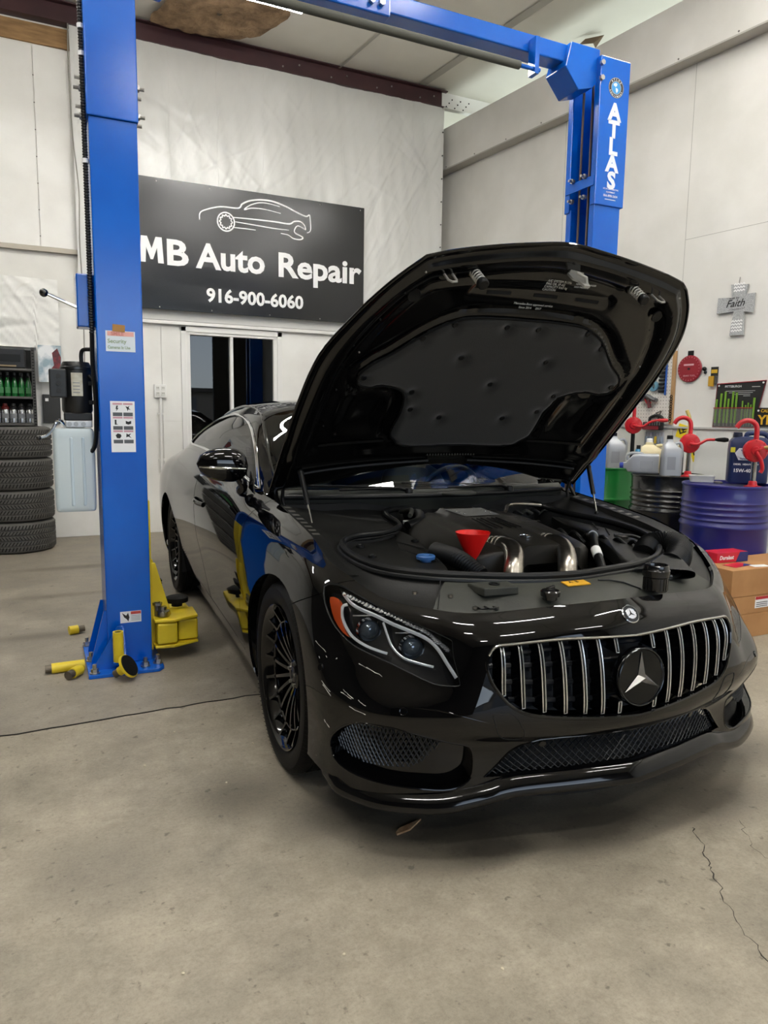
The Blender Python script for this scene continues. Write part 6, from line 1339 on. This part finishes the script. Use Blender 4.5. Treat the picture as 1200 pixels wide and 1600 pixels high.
# ================================================================== drums
def drum(x, y, col, label, rough=.32, ribs=True):
    o = thing('oil_drum', label, 'drum', (x, y, 0), 0, 'steel oil drums')
    R = .286; prof_ = [(0, .012), (R-.01, .012), (R-.004, 0), (R+.004, .002), (R+.004, .016), (R, .022)]
    for z in (.30, .595):
        prof_ += [(R, z-.02), (R+.008, z-.010), (R+.011, z), (R+.008, z+.010), (R, z+.02)]
    for z in ((.64, .68, .72, .76, .80) if ribs else ()): prof_ += [(R-.003, z-.014), (R+.006, z), (R-.003, z+.014)] if z < .80 else []
    prof_ += [(R, .862), (R+.005, .866), (R+.006, .878), (R, .882), (R-.008, .878), (R-.012, .860), (0, .862)]
    MB().lathe(prof_, 64).build('drum_body', mat('drum_'+col, col, rough, bump=.05, bscale=14, coat=.2), o, smooth=45)
    MB().lathe([(.032, .860), (.032, .872), (.024, .876), (0, .874)], 20, (.12, .17, 0)).build('bung', M_STEEL, o)
    return o
drum(4.37, 3.57, '23236f', 'dark blue steel oil drum nearest the cardboard boxes'); drum(4.62, 4.33, '131415', 'black steel oil drum between the blue and green ones', .25); drum(4.76, 5.25, '0e6b2a', 'green steel oil drum beside the blue lift post', ribs=False)
M_RED = mat('pump_red', 'c11a24', .35, coat=.4, bump=.08, bscale=60)
def rotary_pump(x, y, z0, zc, pipe_m, label, face, crank, knob_m, spout_dir):
    """hand-cranked barrel pump; face = unit vector of the crank side."""
    o = thing('barrel_pump', label, 'barrel pump', (x, y, z0), 0, 'red hand-crank barrel pumps')
    h = zc-z0; f = Vector(face).normalized(); t = Vector((-f.y, f.x, 0)); R = f.to_track_quat('Z', 'Y').to_matrix()
    MB().lathe([(0, 0), (.055, 0), (.055, .012), (.03, .02), (.026, .045), (.02, .05)], 20).build('bung_adapter', M_RED, o)
    MB().cyl((0, 0, .04), (0, 0, h-.06), .0185, n=16).build('stem', pipe_m, o)
    MB().lathe([(0, -.045), (.070, -.045), (.078, -.035), (.078, .020), (.070, .030), (.055, .034), (.03, .036), (.026, .05), (0, .052)], 32, (0, 0, h), R).build('pump_body', M_RED, o)
    for k in range(8):
        a = 2*PI*k/8; c = Vector((0, 0, h))+R @ Vector((.068*math.cos(a), .068*math.sin(a), .028)); MB().cyl(c, c+f*.008, .007, n=6).build('bolt', M_RED, o)
    MB().tube([(0, 0, h-.07), (0, 0, h-.02)], .026, 14).build('neck', M_RED, o)
    sd_ = Vector(spout_dir); P = [Vector((0, 0, h+.06)), Vector((0, 0, h+.15)), sd_*.02+Vector((0, 0, h+.19)), sd_*.06+Vector((0, 0, h+.205)), sd_*.10+Vector((0, 0, h+.19)), sd_*.125+Vector((0, 0, h+.155))]
    MB().tube(catmull(P, 6), .017, 12).build('spout', M_RED, o)
    cr = [Vector((0, 0, h))+f*.05]+[Vector((0, 0, h))+f*.06+Vector(p) for p in crank]
    MB().tube(catmull(cr, 6), .0115, 10).build('crank', M_RED, o)
    e = cr[-1]; d = (cr[-1]-cr[-2]).normalized(); k = knob_m[1]; kd = Vector(k).normalized()
    MB().tube([e, e+kd*.02, e+kd*.07, e+kd*.095, e+kd*.10], [.008, .014, .019, .014, .004], 12).build('handle', knob_m[0], o)
    return o
CD = Vector((-.72, -.69, 0)).normalized(); CT = Vector((.69, -.72, 0))     # towards / across the view
po = rotary_pump(4.42, 3.40, .862, 1.118, mat('pump_steel', 'b9b5ad', .25, 1.0), 'red hand-crank pump on the dark blue drum with a tan handle', tuple(CD), [tuple(CT*.02+Vector((0, 0, .01))), tuple(CT*.045+Vector((0, 0, .025)))], (mat('wood_knob', 'b9964f', .5), tuple(CT)), tuple(-CT))
MB().tube(catmull([Vector((0, 0, .25))+CD*.06, Vector((0, 0, .20))+CD*.065+CT*.03, Vector((0, 0, .14))+CD*.06+CT*.045, Vector((0, 0, .11))+CD*.06+CT*.035], 6), .013, 10).build('outlet_lever', M_RED, po)
rotary_pump(4.725, 4.232, .862, 1.135, mat('pump_steel', 'b9b5ad', .25, 1.0), 'red hand-crank pump on the black drum with its black handle to the right', tuple(CD), [tuple(CT*.06+Vector((0, 0, -.005))), tuple(CT*.12+Vector((0, 0, .03))), tuple(CT*.18+Vector((0, 0, .035)))], (M_RUB, tuple(CT)), tuple(-CT))
rotary_pump(5.0, 5.14, .862, 1.265, M_BLK, 'red hand-crank pump on a black stem above the green drum', tuple(CD), [tuple(CT*.08+Vector((0, 0, -.01))), tuple(CT*.14+Vector((0, 0, .03))), tuple(CT*.20+Vector((0, 0, .05)))], (M_RED, tuple(CT)), tuple(-CT))
# jugs
M_SILJ = mat('silver_jug', 'a9acb0', .35, .35)
def jug(name, label, loc, rz, m, cap, w=.10, d=.065, h=.30, lying=None, win=True, group=None):
    o = thing(name, label, 'jug', loc, rz, group); 
    sec = [(0, 1, 1), (.03, 1.0, 1.0), (.55*h, 1, 1), (.72*h, .92, .95), (.86*h, .62, .7), (.92*h, .34, .42), (h, .30, .40)]
    rows = [[(x*sx+(.0 if z < .8*h else -.25*w), y*sy, z) for x, y in rrect(w, d, .022)] for z, sx, sy in sec]
    rows = [[(x*.3, y*.3, 0) for x, y in rrect(w, d, .022)]]+rows+[[(x*.02-.25*w, y*.02, h) for x, y in rrect(w, d, .022)]]
    b = MB().grid(rows, True).build('body', m, o, smooth=45)
    MB().tube(catmull([(.30*w, 0, .88*h), (.75*w, 0, .90*h), (1.0*w, 0, .78*h), (1.0*w, 0, .55*h), (.9*w, 0, .45*h)], 5), .016, 10, flat=.8).build('grip', m, o)
    MB().lathe([(.024, h-.002), (.024, h+.026), (.020, h+.030), (0, h+.030)], 18, (-.25*w, 0, 0)).build('cap', cap, o)
    if win: MB().box(-.55*w, .3*w, -d-.0015, -d+.004, .16*h, .52*h).build('label', mat('jug_label', '8f9296', .4), o, smooth=0)
    if lying: o.rotation_euler = lying
    return o
M_CAPB = mat('cap_blue', '2b3f9c', .4); RZ = math.atan2(CT.y, CT.x)
jug('oil_jug', 'silver oil jug standing on the black drum beside the red pump', (4.525, 4.225, .883), RZ+.2, M_SILJ, M_BLK, .075, .06, .285, group='silver oil jugs')
jug('oil_jug', 'silver oil jug with a blue cap lying on its side on the black drum', (4.50, 4.325, .966), RZ, M_SILJ, M_CAPB, .08, .06, .27, lying=(0, -PI/2, RZ), group='silver oil jugs')
jug('oil_jug', 'silver oil jug standing on the green drum behind the raised hood', (4.72, 5.05, .883), RZ+.2, M_SILJ, M_BLK, .085, .06, .285, group='silver oil jugs')
jug('cream_jug', 'translucent cream plastic jug behind the silver jugs on the black drum', (4.60, 4.50, .883), RZ, mat('cream_plastic', 'd6cba4', .4, sss=.3), M_WHITE, .10, .07, .25, win=False)
fj = thing('oil_pitcher', 'clear yellowish oil dispenser hose rising behind the black drum pump', 'hose', (4.86, 4.50, .883))
MB().tube(catmull([(0, 0, 0), (.02, 0, .15), (.08, -.05, .33), (.085, -.055, .44), (.06, -.04, .52)], 6), [.015]*25, 12).build('hose', mat('oily_plastic', 'c7b46a', .3, sss=.3), fj)
sb = thing('cleaner_bottle', 'small blue and green bottle with black cap on the green drum', 'bottle', (4.93, 4.99, .883))
MB().lathe([(0, 0), (.032, 0), (.034, .006), (.034, .14), (.024, .165), (.014, .172), (0, .172)], 20).build('bottle', mat('cleaner_blue', '2f7fa8', .3), sb); MB().lathe([(.018, .170), (.018, .205), (0, .205)], 16).build('cap', M_BLK, sb)
MB().lathe([(.0345, .03), (.0345, .075)], 20).build('green_label', mat('cleaner_green', '3c9a4a', .4), sb)
bs = thing('oil_can', 'dark grey motor oil bottle with printed label beside the black drum pump', 'bottle', (4.80, 4.42, .883), RZ)
MB().box(-.05, .05, -.03, .03, 0, .19).build('body', mat('dark_bottle', '3d4044', .4), bs, smooth=0, bevel=.012); MB().lathe([(.018, .19), (.018, .22), (0, .22)], 16, (-.02, 0, 0)).build('cap', M_BLK, bs)
MB().box(-.042, .042, -.0315, -.03, .03, .14).build('label', mat('jug_label', '8f9296', .4), bs, smooth=0)
for k in range(4): MB().box(-.035, .03, -.0325, -.0315, .045+.024*k, .052+.024*k).build('label_line', M_BLACKP, bs, smooth=0)
# big dark blue oil jug
vj = thing('motor_oil_jug', 'large dark blue motor oil jug standing on the blue drum', 'jug', (4.575, 3.575, .883), RZ+.05)
M_VB = mat('navy_plastic', '1f2c55', .35)
rows = [[(x*sx, y*sy, z) for x, y in rrect(.13, .075, .03)] for z, sx, sy in ((0, .3, .3), (0, .97, .97), (.012, 1, 1), (.23, 1, 1), (.29, .97, .96), (.318, .80, .85), (.325, .4, .5), (.325, .02, .02))]
MB().grid(rows, True).build('body', M_VB, vj, smooth=45)
MB().lathe([(.032, .31), (.032, .335), (.029, .355), (0, .355)], 22, (-.075, 0, 0)).build('cap', mat('navy_cap', '151b30', .4), vj)
MB().tube(catmull([(-.02, 0, .31), (-.01, 0, .345), (.04, 0, .352), (.10, 0, .345), (.122, 0, .31), (.125, 0, .22)], 5), .018, 10).build('grip', M_VB, vj)
MB().box(-.125, -.095, -.0765, -.073, .215, .25).build('label_corner', mat('label_yellow', 'd9d23a', .4), vj, smooth=0)
MB().prism([(-.07, .16), (.02, .16), (.045, .19), (.02, .245), (-.07, .245), (-.095, .21)], -.0775, -.074, lambda a, b, d: (a, d, b)).build('logo_plate', mat('label_pale', 'dfe3ea', .4), vj, smooth=0)
MB().prism([(-.06, .235), (-.035, .235), (-.02, .205), (-.005, .235), (.02, .235), (-.015, .182), (-.028, .182)], -.0785, -.0774, lambda a, b, d: (a, d, b)).build('logo_v', mat('logo_red', 'c0303a', .4), vj, smooth=0)
MB().prism([(-.06, .235), (-.035, .235), (-.018, .197), (-.028, .182)], -.079, -.0784, lambda a, b, d: (a, d, b)).build('logo_v_blue', mat('logo_blue', '2b4a9c', .4), vj, smooth=0)
text('lettering', 'Valvoline', .018, mat('label_navy', '1d2c60', .4), vj, frame((-.062, -.0785, .166), (1, 0, 0), (0, 0, 1)), .0003, .0002)
text('lettering', '15W-40', .034, M_WHITE, vj, frame((-.10, -.0765, .075), (1, 0, 0), (0, 0, 1)), .001, .0003); text('lettering', 'DIESEL  HEAVY DUTY', .017, M_WHITE, vj, frame((-.10, -.0765, .125), (1, 0, 0), (0, 0, 1)), .0003, .0003)
tr_ = thing('clear_tray', 'small clear plastic tray on top of the dark blue drum', 'tray', (4.25, 3.68, .883), RZ)
MB().grid([[(x*s_, y*s_, z) for x, y in rrect(.085, .06, .02)] for z, s_ in ((.0, .02), (.002, .85), (.004, .9), (.045, 1.0), (.047, 1.03))], True).build('tray_shell', mat('clear_plastic', 'cfd0ca', .15, alpha=.55), tr_, smooth=45, solid=.002)
# ================================================================== things on the right wall (s along the wall, z up)
def wf4(s_, z, off): return frame(rw(s_, z, off), tuple(-RWD), (0, 0, 1))     # local x runs towards the camera side
def wbox(s0, s1, z0, z1, o0, o1): return rwbox(s0, s1, z0, z1, o0, o1)
def wprism(poly, o0, o1): return MB().prism(poly, o0, o1, lambda a, b, d: rw(a, b, d))
cr_ = thing('wall_cross', 'grey glitter wall cross with white chevrons and black script', 'cross', (0, 0, 0))
CP = [(.415, 2.447), (.265, 2.432), (.28, 2.355), (.20, 2.355), (.205, 2.20), (.285, 2.215), (.275, 2.025), (.40, 2.03), (.375, 2.225), (.53, 2.22), (.525, 2.35), (.40, 2.34)]
wprism(CP, .012, .026).build('board', mat('glitter_grey', '8f9190', .5, col2='c2c4c4', scale=160, detail=3), cr_, smooth=0)
for zc, n in ((2.385, 3), (2.06, 4)):
    for k in range(n):
        z = zc+.026*k; L = [(.385-.0118*i, z+(.012 if i % 2 else 0)) for i in range(9)]
        MB().grid([[rw(a.x, a.y, .0275), rw(b.x, b.y, .0275)] for a, b in ribbon([(s_, zz) for s_, zz in L], .012)]).build('chevron', M_WHITE, cr_, smooth=0)
text('lettering', 'Faith', .085, M_BLACKP, cr_, wf4(.45, 2.262, .0275), .0008, .0004, shear=.35); text('lettering', 'walk by', .028, M_BLACKP, cr_, wf4(.42, 2.325, .0275), 0, .0003); text('lettering', '2 Corinthians 5:7', .02, M_BLACKP, cr_, wf4(.42, 2.235, .0275), 0, .0003)
MB().tube([rw(.35, 2.445, .02), rw(.347, 2.50, .012)], .003, 6).build('hanger', M_STEEL, cr_)
dc = thing('red_disc', 'dark red round plastic tool disc hung on the wall by a black tab', 'tool', (0, 0, 0))
Rw = (-RWN).to_track_quat('Z', 'Y').to_matrix()
MB().lathe([(0, .014), (.09, .016), (.112, .014), (.118, .008), (.118, 0), (0, 0)], 48, rw(.762, 1.772, .008), Rw).build('disc', mat('disc_red', '8e1d2a', .4), dc)
wbox(.735, .79, 1.875, 1.93, .006, .012).build('hang_tab', M_BLK, dc, smooth=0)
MB().lathe([(.010, .016), (.010, .022), (0, .022)], 16, rw(.762, 1.772, .008), Rw).build('hub', M_BLACKP, dc)
for k in range(24):
    a = 2*PI*k/24-.5; c = Vector((.102*math.cos(a), .102*math.sin(a), .0165)); MB().box(-.005, .005, -.0012, .0012, -.0003, .0006).move(Matrix.Translation(rw(.762, 1.772, .008)+Rw @ c) @ (Rw @ Matrix.Rotation(a, 3, 'Z')).to_4x4()).build('tick', mat('tick_pink', 'd5a5aa', .5), dc, smooth=0)
wbox(.715, .815, 1.80, 1.815, .0235, .0245).build('label_band', mat('tick_pink', 'd5a5aa', .5), dc, smooth=0)
text('lettering', 'BRAKE TOOL', .02, mat('tick_pink', 'd5a5aa', .5), dc, wf4(.815, 1.705, .0242), 0, .0003)
hk = thing('wall_hook', 'small black double-knob hook between the red disc and the tape pack', 'hook', (0, 0, 0))
MB().ball(rw(.615, 1.765, .015), .019).build('knob', M_BLK, hk); MB().ball(rw(.605, 1.735, .012), .014).build('base', M_BLK, hk)
pk = thing('blister_pack', 'small black and yellow tool pack hung on the wall', 'package', (0, 0, 0))
wbox(.487, .555, 1.645, 1.778, .004, .008).build('card', mat('card_black', '1a1a18', .5), pk, smooth=0); wbox(.494, .55, 1.725, 1.755, .008, .0095).build('brand_band', mat('card_yellow', 'c9a227', .5), pk, smooth=0)
wbox(.515, .563, 1.612, 1.70, .008, .03).build('blister', mat('blister_yellow', 'b98f2a', .4), pk, smooth=0, bevel=.005); wbox(.485, .51, 1.63, 1.70, .008, .022).build('blister', mat('blister_grey', '4a4845', .4), pk, smooth=0, bevel=.004)
# punch roll with green pins
pr_ = thing('punch_roll', 'black tool roll with red edging and green punches pinned to the wall', 'tool roll', (0, 0, 0))
RP = [(.485, 1.630), (.06, 1.650), (.13, 1.44), (.10, 1.28), (.50, 1.262), (.495, 1.45)]
RP = [(.480, 1.630), (.053, 1.648), (.13, 1.262), (.497, 1.262)]
wprism(RP, .006, .012).build('cloth', mat('roll_black', '1c1c1c', .7), pr_, smooth=0)
MB().tube([rw(s_, z, .012) for s_, z in RP], .006, 6, closed=True).build('edging', mat('roll_red', '9a2430', .6), pr_)
wprism([(.492, 1.425), (.14, 1.425), (.125, 1.265), (.495, 1.265)], .026, .028).build('pocket', mat('clear_pocket', '8a8a84', .15, alpha=.25), pr_, smooth=0)
MB().tube([rw(.492, 1.427, .028), rw(.14, 1.427, .028)], .004, 6).build('pocket_edging', mat('roll_red', '9a2430', .6), pr_)
for s_, zt in zip((.475, .435, .397, .366, .328, .296, .24, .212, .19, .165, .140), (1.50, 1.55, 1.565, 1.505, 1.565, 1.555, 1.485, 1.45, 1.47, 1.455, 1.51)):
    r = .0085 if zt > 1.49 else .006; MB().cyl(rw(s_, 1.30, .02), rw(s_-.004, zt, .02), r, n=8).build('punch', mat('punch_green', '6f9a2f', .35), pr_)
    MB().cyl(rw(s_, 1.275, .02), rw(s_, 1.30, .02), r*.5, n=8).build('punch_tip', M_STEEL, pr_)
for s_, z in ((.465, 1.615), (.075, 1.632)): MB().lathe([(.008, 0), (.008, .004), (0, .004)], 14, rw(s_, z, .012), Rw).build('grommet', M_WHITE, pr_)
text('lettering', 'PITTSBURGH', .026, M_WHITE, pr_, wf4(.41, 1.598, .0128), 0, .0003)
for k in range(3): wbox(.14+.02*k, .40-.03*k, 1.566-.014*k, 1.570-.014*k, .012, .0128).build('print_line', mat('print_grey', 'b5b5b2', .5), pr_, smooth=0)
wbox(.10, .17, 1.598, 1.604, .012, .0128).build('print_line', mat('print_grey', 'b5b5b2', .5), pr_, smooth=0); wbox(.18, .24, 1.525, 1.529, .012, .0128).build('print_line', mat('print_grey', 'b5b5b2', .5), pr_, smooth=0)
lp_ = thing('license_plate', 'black license plate with yellow characters beside the punch roll', 'license plate', (0, 0, 0))
wbox(-.19, .113, 1.275, 1.428, .014, .018).build('plate', mat('plate_black', '131313', .4), lp_, smooth=0)
text('lettering', 'CALIFORNIA', .034, mat('plate_yellow', 'd8a92c', .4), lp_, wf4(.075, 1.392, .0186), .001, .0004); text('lettering', 'YNOT', .105, mat('plate_yellow', 'd8a92c', .4), lp_, wf4(.092, 1.295, .0186), .003, .0004)
MB().lathe([(.008, 0), (.008, .003), (0, .003)], 12, rw(.095, 1.405, .018), Rw).build('bolt', M_WHITE, lp_)
# pegboard and its tools
pb = thing('pegboard', 'white perforated pegboard on the wall behind the raised hood', 'pegboard', (0, 0, 0))
wbox(.925, 2.05, 1.28, 1.93, .010, .016).build('board', mat('peg_white', 'dedbd2', .5), pb, smooth=0); wbox(.905, .93, 1.28, 1.94, .0, .03).build('side_batten', mat('batten_wood', 'b08a5e', .6), pb, smooth=0)
mb = MB()
for i in range(24):
    for j in range(20):
        c = rw(.95+.03*i, 1.31+.031*j, .0163); mb.lathe([(.0042, 0), (0, 0)], 6, c, Rw)
h_ = mb.build('peg_holes', mat('hole_dark', '4a463f', .9), pb, smooth=0); h_['kind'] = 'stuff'
sr = thing('socket_rail', 'blue socket rail with black sockets hung on the pegboard', 'socket set', (0, 0, 0))
wbox(.982, .998, 1.545, 1.88, .020, .032).build('rail', mat('rail_blue', '234f9c', .4), sr, smooth=0, bevel=.003)
for k in range(8): MB().cyl(rw(1.002, 1.58+.034*k, .026), rw(1.06, 1.58+.034*k, .026), .013, n=14).build('socket', mat('socket_black', '2a2b2c', .35, .5), sr)
chn = thing('hanging_chain', 'dark hanging chain at the lower edge of the pegboard', 'chain', (0, 0, 0))
for k in range(11): MB().tube([rw(.917+.012*math.cos(a), 1.53-.022*k+.014*math.sin(a), .03 if k % 2 else .034) for a in [2*PI*q/10 for q in range(10)]], .003, 6, closed=True).build('link', mat('chain_dark', '2d2c2b', .4, .8), chn)
gn = thing('spray_gun', 'grey and red trigger tool hanging on the pegboard', 'tool', (0, 0, 0))
MB().tube(catmull([rw(1.24, 1.50, .05), rw(1.17, 1.54, .05), rw(1.10, 1.51, .05), rw(1.06, 1.50, .05)], 5), [.025]*16, 12, flat=.7).build('gun_body', mat('tool_grey', '6a6b6c', .4, .5), gn)
MB().tube([rw(1.15, 1.50, .05), rw(1.13, 1.43, .05)], .018, 10).build('gun_grip', mat('tool_dark_red', '5a2024', .5), gn); MB().tube(catmull([rw(1.20, 1.53, .05), rw(1.16, 1.47, .05), rw(1.12, 1.48, .05)], 4), .006, 8).build('gun_trigger', M_RED, gn)
td = thing('tape_disc', 'blue-grey disc hanging on the pegboard beside the socket rail', 'tool', (0, 0, 0))
MB().lathe([(.02, 0), (.048, 0), (.048, .02), (.02, .02), (.02, 0)], 28, rw(1.115, 1.63, .02), Rw).build('disc', mat('disc_teal', '5f8fa3', .4), td)
hx = thing('hex_key', 'black bent key hanging on the pegboard', 'tool', (0, 0, 0))
MB().tube([rw(1.08, 1.38, .025), rw(1.02, 1.40, .025), rw(1.05, 1.33, .025)], .005, 8).build('key', M_BLK, hx)
bt = thing('bit_set', 'black and red driver bit set with a carry handle under the pegboard', 'tool set', (0, 0, 0))
wbox(.985, 1.20, 1.225, 1.30, .019, .05).build('case', mat('case_black', '1b1b1c', .5), bt, smooth=0, bevel=.008)
MB().tube(catmull([rw(1.14, 1.29, .03), rw(1.13, 1.34, .03), rw(1.06, 1.36, .03), rw(1.0, 1.34, .03), rw(.995, 1.29, .03)], 5), .013, 10).build('carry_handle', mat('case_black', '1b1b1c', .5), bt)
wbox(1.02, 1.20, 1.228, 1.262, .05, .053).build('label', mat('label_dark_red', '8a2530', .5), bt, smooth=0)
for k in range(7): MB().cyl(rw(1.01+.026*k, 1.268, .055), rw(1.01+.026*k, 1.298, .055), .006, n=8).build('bit', M_STEEL, bt)
dv = thing('screwdriver_card', 'clear carded screwdriver set hanging below the bit set', 'tool set', (0, 0, 0))
wbox(.985, 1.195, 1.09, 1.205, .008, .012).build('card', mat('card_pale', 'b9bcc2', .4), dv, smooth=0)
for k in range(6):
    m = mat('driver_clear', '9aa6b4', .15) if k != 2 else mat('driver_yellow', 'd8b62e', .4); MB().cyl(rw(1.0+.034*k, 1.10, .022), rw(1.0+.034*k, 1.165, .022), .011, n=10).build('driver_handle', m, dv); MB().cyl(rw(1.0+.034*k, 1.165, .022), rw(1.0+.034*k, 1.20, .022), .003, n=6).build('driver_blade', M_STEEL, dv)
def ysign(s_, z, a, label, t):
    o = thing('caution_placard', label, 'placard', (0, 0, 0), 0, 'yellow placards behind the black drum')
    w, h = .062, .062; P = [(s_+w*math.cos(a)*i-h*math.sin(a)*j, z+w*math.sin(a)*i+h*math.cos(a)*j) for i, j in ((1, 1), (-1, 1), (-1, -1), (1, -1))]
    wprism(P, .004, .007).build('card', mat('placard_yellow', 'ecd21f', .45), o, smooth=0); text('lettering', t, .07, M_BLACKP, o, frame(rw(s_+.035, z-.02, .0078), tuple(-RWD*math.cos(a)+Vector((0, 0, .3))), (0, 0, 1)), .003, .0004)
ysign(.79, 1.215, .28, 'yellow placard with black letters behind the red pump spout', 'LE'); ysign(.635, 1.03, -.4, 'yellow placard half hidden below the red pump crank', 'N')
wl = thing('white_liner', 'white plastic liner sheet on the wall behind the dark blue drum', 'sheet', (0, 0, 0))
mb = MB().grid([[rw(.31+.34*i/16, .80+.42*j/16, .02+.006*math.sin(i*.5+j*.2)+.003*math.sin(j*.7)) for i in range(17)] for j in range(17)]); mb.build('liner', M_TARP, wl, smooth=180)
# ================================================================== cardboard boxes
M_KRAFT = mat('cardboard', 'a8784a', .75, col2='b58656', scale=5, bump=.03, bscale=80)
bxs = [(0, .148, 'bottom cardboard box of the stack by the blue drum'), (.149, .262, 'middle cardboard box with a red and white label'), (.263, .43, 'top cardboard box carrying the red parts box')]
for z0, z1, lb in bxs:
    o = thing('cardboard_box', lb, 'box', (3.70, 2.93, 0), .008*(1 if z0 == .149 else -1), 'stacked cardboard boxes')
    dx = .01 if z0 == .149 else 0
    MB().box(dx, .95+dx, 0, .335, z0, z1-.001).build('carton', M_KRAFT, o, smooth=0, bevel=.003)
    MB().box(.44+dx, .50+dx, -.0012, .0, z0+.02, z1).build('tape', mat('packing_tape', 'b98f5c', .25), o, smooth=0)
    if z0 == .149:
        MB().box(.22, .40, -.002, 0, z0+.03, z1-.012).build('shipping_label', M_WHITE, o, smooth=0); MB().box(.22, .40, -.003, -.002, z1-.03, z1-.012).build('label_band', mat('label_red2', 'b3202c', .5), o, smooth=0); MB().box(.36, .40, -.003, -.002, z0+.03, z1-.03).build('label_block', mat('label_navy2', '23316b', .5), o, smooth=0)
        for k in range(3): MB().box(.23, .33, -.003, -.002, z0+.038+.012*k, z0+.042+.012*k).build('label_line', M_BLACKP, o, smooth=0)
db = thing('parts_box', 'red and navy auto parts box on the top cardboard box', 'box', (3.80, 3.13, .431), -.06)
MB().box(0, .26, 0, .12, 0, .062).build('carton', mat('parts_red', 'c81f35', .4), db, smooth=0, bevel=.002)
MB().prism([(.16, 0), (.26, 0), (.26, .062), (.19, .062)], -.0012, 0, lambda a, b, d: (a, d, b)).build('navy_panel', mat('parts_navy', '22306e', .4), db, smooth=0)
text('lettering', 'Duralast', .034, M_WHITE, db, frame((.02, -.0016, .02), (1, 0, 0), (0, 0, 1)), .001, .0003, shear=.2)
fl_ = thing('flyer', 'red and blue printed flyer lying on the top cardboard box', 'flyer', (3.80, 2.99, .4305), .15)
MB().box(0, .17, 0, .09, 0, .0012).build('paper', mat('parts_red', 'c81f35', .4), fl_, smooth=0); MB().prism([(.08, 0), (.17, 0), (.17, .05)], .0012, .0016).build('blue_corner', mat('parts_navy', '22306e', .4), fl_, smooth=0)
f2 = thing('paper_slip', 'white paper slip lying on the top cardboard box', 'paper', (3.93, 2.96, .4305), -.2)
MB().box(0, .12, 0, .06, 0, .0008).build('paper', M_WHITE, f2, smooth=0)
# ================================================================== loose things on the car and the floor
def car_to_world(p):
    th = math.radians(-91.889); c, s_ = math.cos(th), math.sin(th); return (1.6634+p[0]*c-p[1]*s_, 2.4682+p[0]*s_+p[1]*c, p[2])
fn = thing('funnel', 'bright red plastic funnel standing in the oil filler of the engine', 'funnel', car_to_world((.272, -.25, .775)), .3)
MB().lathe([(.011, .0), (.013, .03), (.022, .045), (.058, .120), (.061, .128), (.064, .128), (.060, .118), (.024, .043), (.015, .03), (.0135, 0)], 36).build('cone', mat('funnel_red', 'ee1f1c', .35, sss=.25), fn)
MB().box(.058, .082, -.010, .010, .122, .126).build('hang_tab', mat('funnel_red', 'ee1f1c', .35, sss=.25), fn, smooth=0, bevel=.004)
jr = thing('black_jar', 'small black ribbed filter housing standing on the radiator cover', 'jar', car_to_world((.735, .178, .757)))
MB().lathe([(0, 0), (.037, 0), (.039, .004), (.039, .046), (.043, .050), (.044, .070), (.041, .074), (.039, .086), (.036, .088), (.034, .084), (.034, .05), (0, .05)], 36).build('jar_body', mat('jar_black', '0d0d0e', .22, coat=.3), jr)
for k in range(20): a = 2*PI*k/20; MB().box(.0385, .0402, -.0035, .0035, .006, .044).move(Matrix.Rotation(a, 4, 'Z')).build('flute', mat('jar_black', '0d0d0e', .22, coat=.3), jr, smooth=0)
cp_ = thing('filler_cap', 'black oil filler cap lying on the front edge of the radiator cover', 'cap', car_to_world((.712, -.225, .757)), .4)
MB().lathe([(0, 0), (.022, 0), (.022, .010), (.030, .012), (.031, .026), (.027, .030), (0, .030)], 28).build('cap_body', mat('jar_black', '0d0d0e', .22, coat=.3), cp_); MB().box(-.022, .022, -.005, .005, .030, .042).build('cap_grip', mat('jar_black', '0d0d0e', .22, coat=.3), cp_, smooth=0, bevel=.003)
lf = thing('wood_scrap', 'splintered pale wood scrap on the floor under the front bumper', 'scrap', (1.02, 1.93, .001), .35)
MB().prism([(-.06, -.006), (-.01, -.016), (.06, .0), (.02, .006), (-.03, .012), (-.055, .004)], 0, .006).build('splinter', mat('splinter_wood', '9a7350', .8, col2='c2a27c', scale=40), lf, smooth=0)
rp = random.Random(33)
for k, (x, y) in enumerate(((.30, 2.7), (.55, 2.45), (.72, 2.72), (.95, 1.3), (.62, 1.5), (1.12, .98), (.25, 1.6), (.45, 2.95))):
    o = thing('pebble', 'tiny pale crumb of grit scattered on the concrete floor', 'grit', (x, y, 0), rp.uniform(0, 6), 'grit on the floor'); MB().ball((0, 0, .002), .004, 7, 5, (1.3, 1, .6)).build('grain', mat('grit_pale', 'c9bfa6', .8), o)
bpy.data.scenes.remove(TXT)
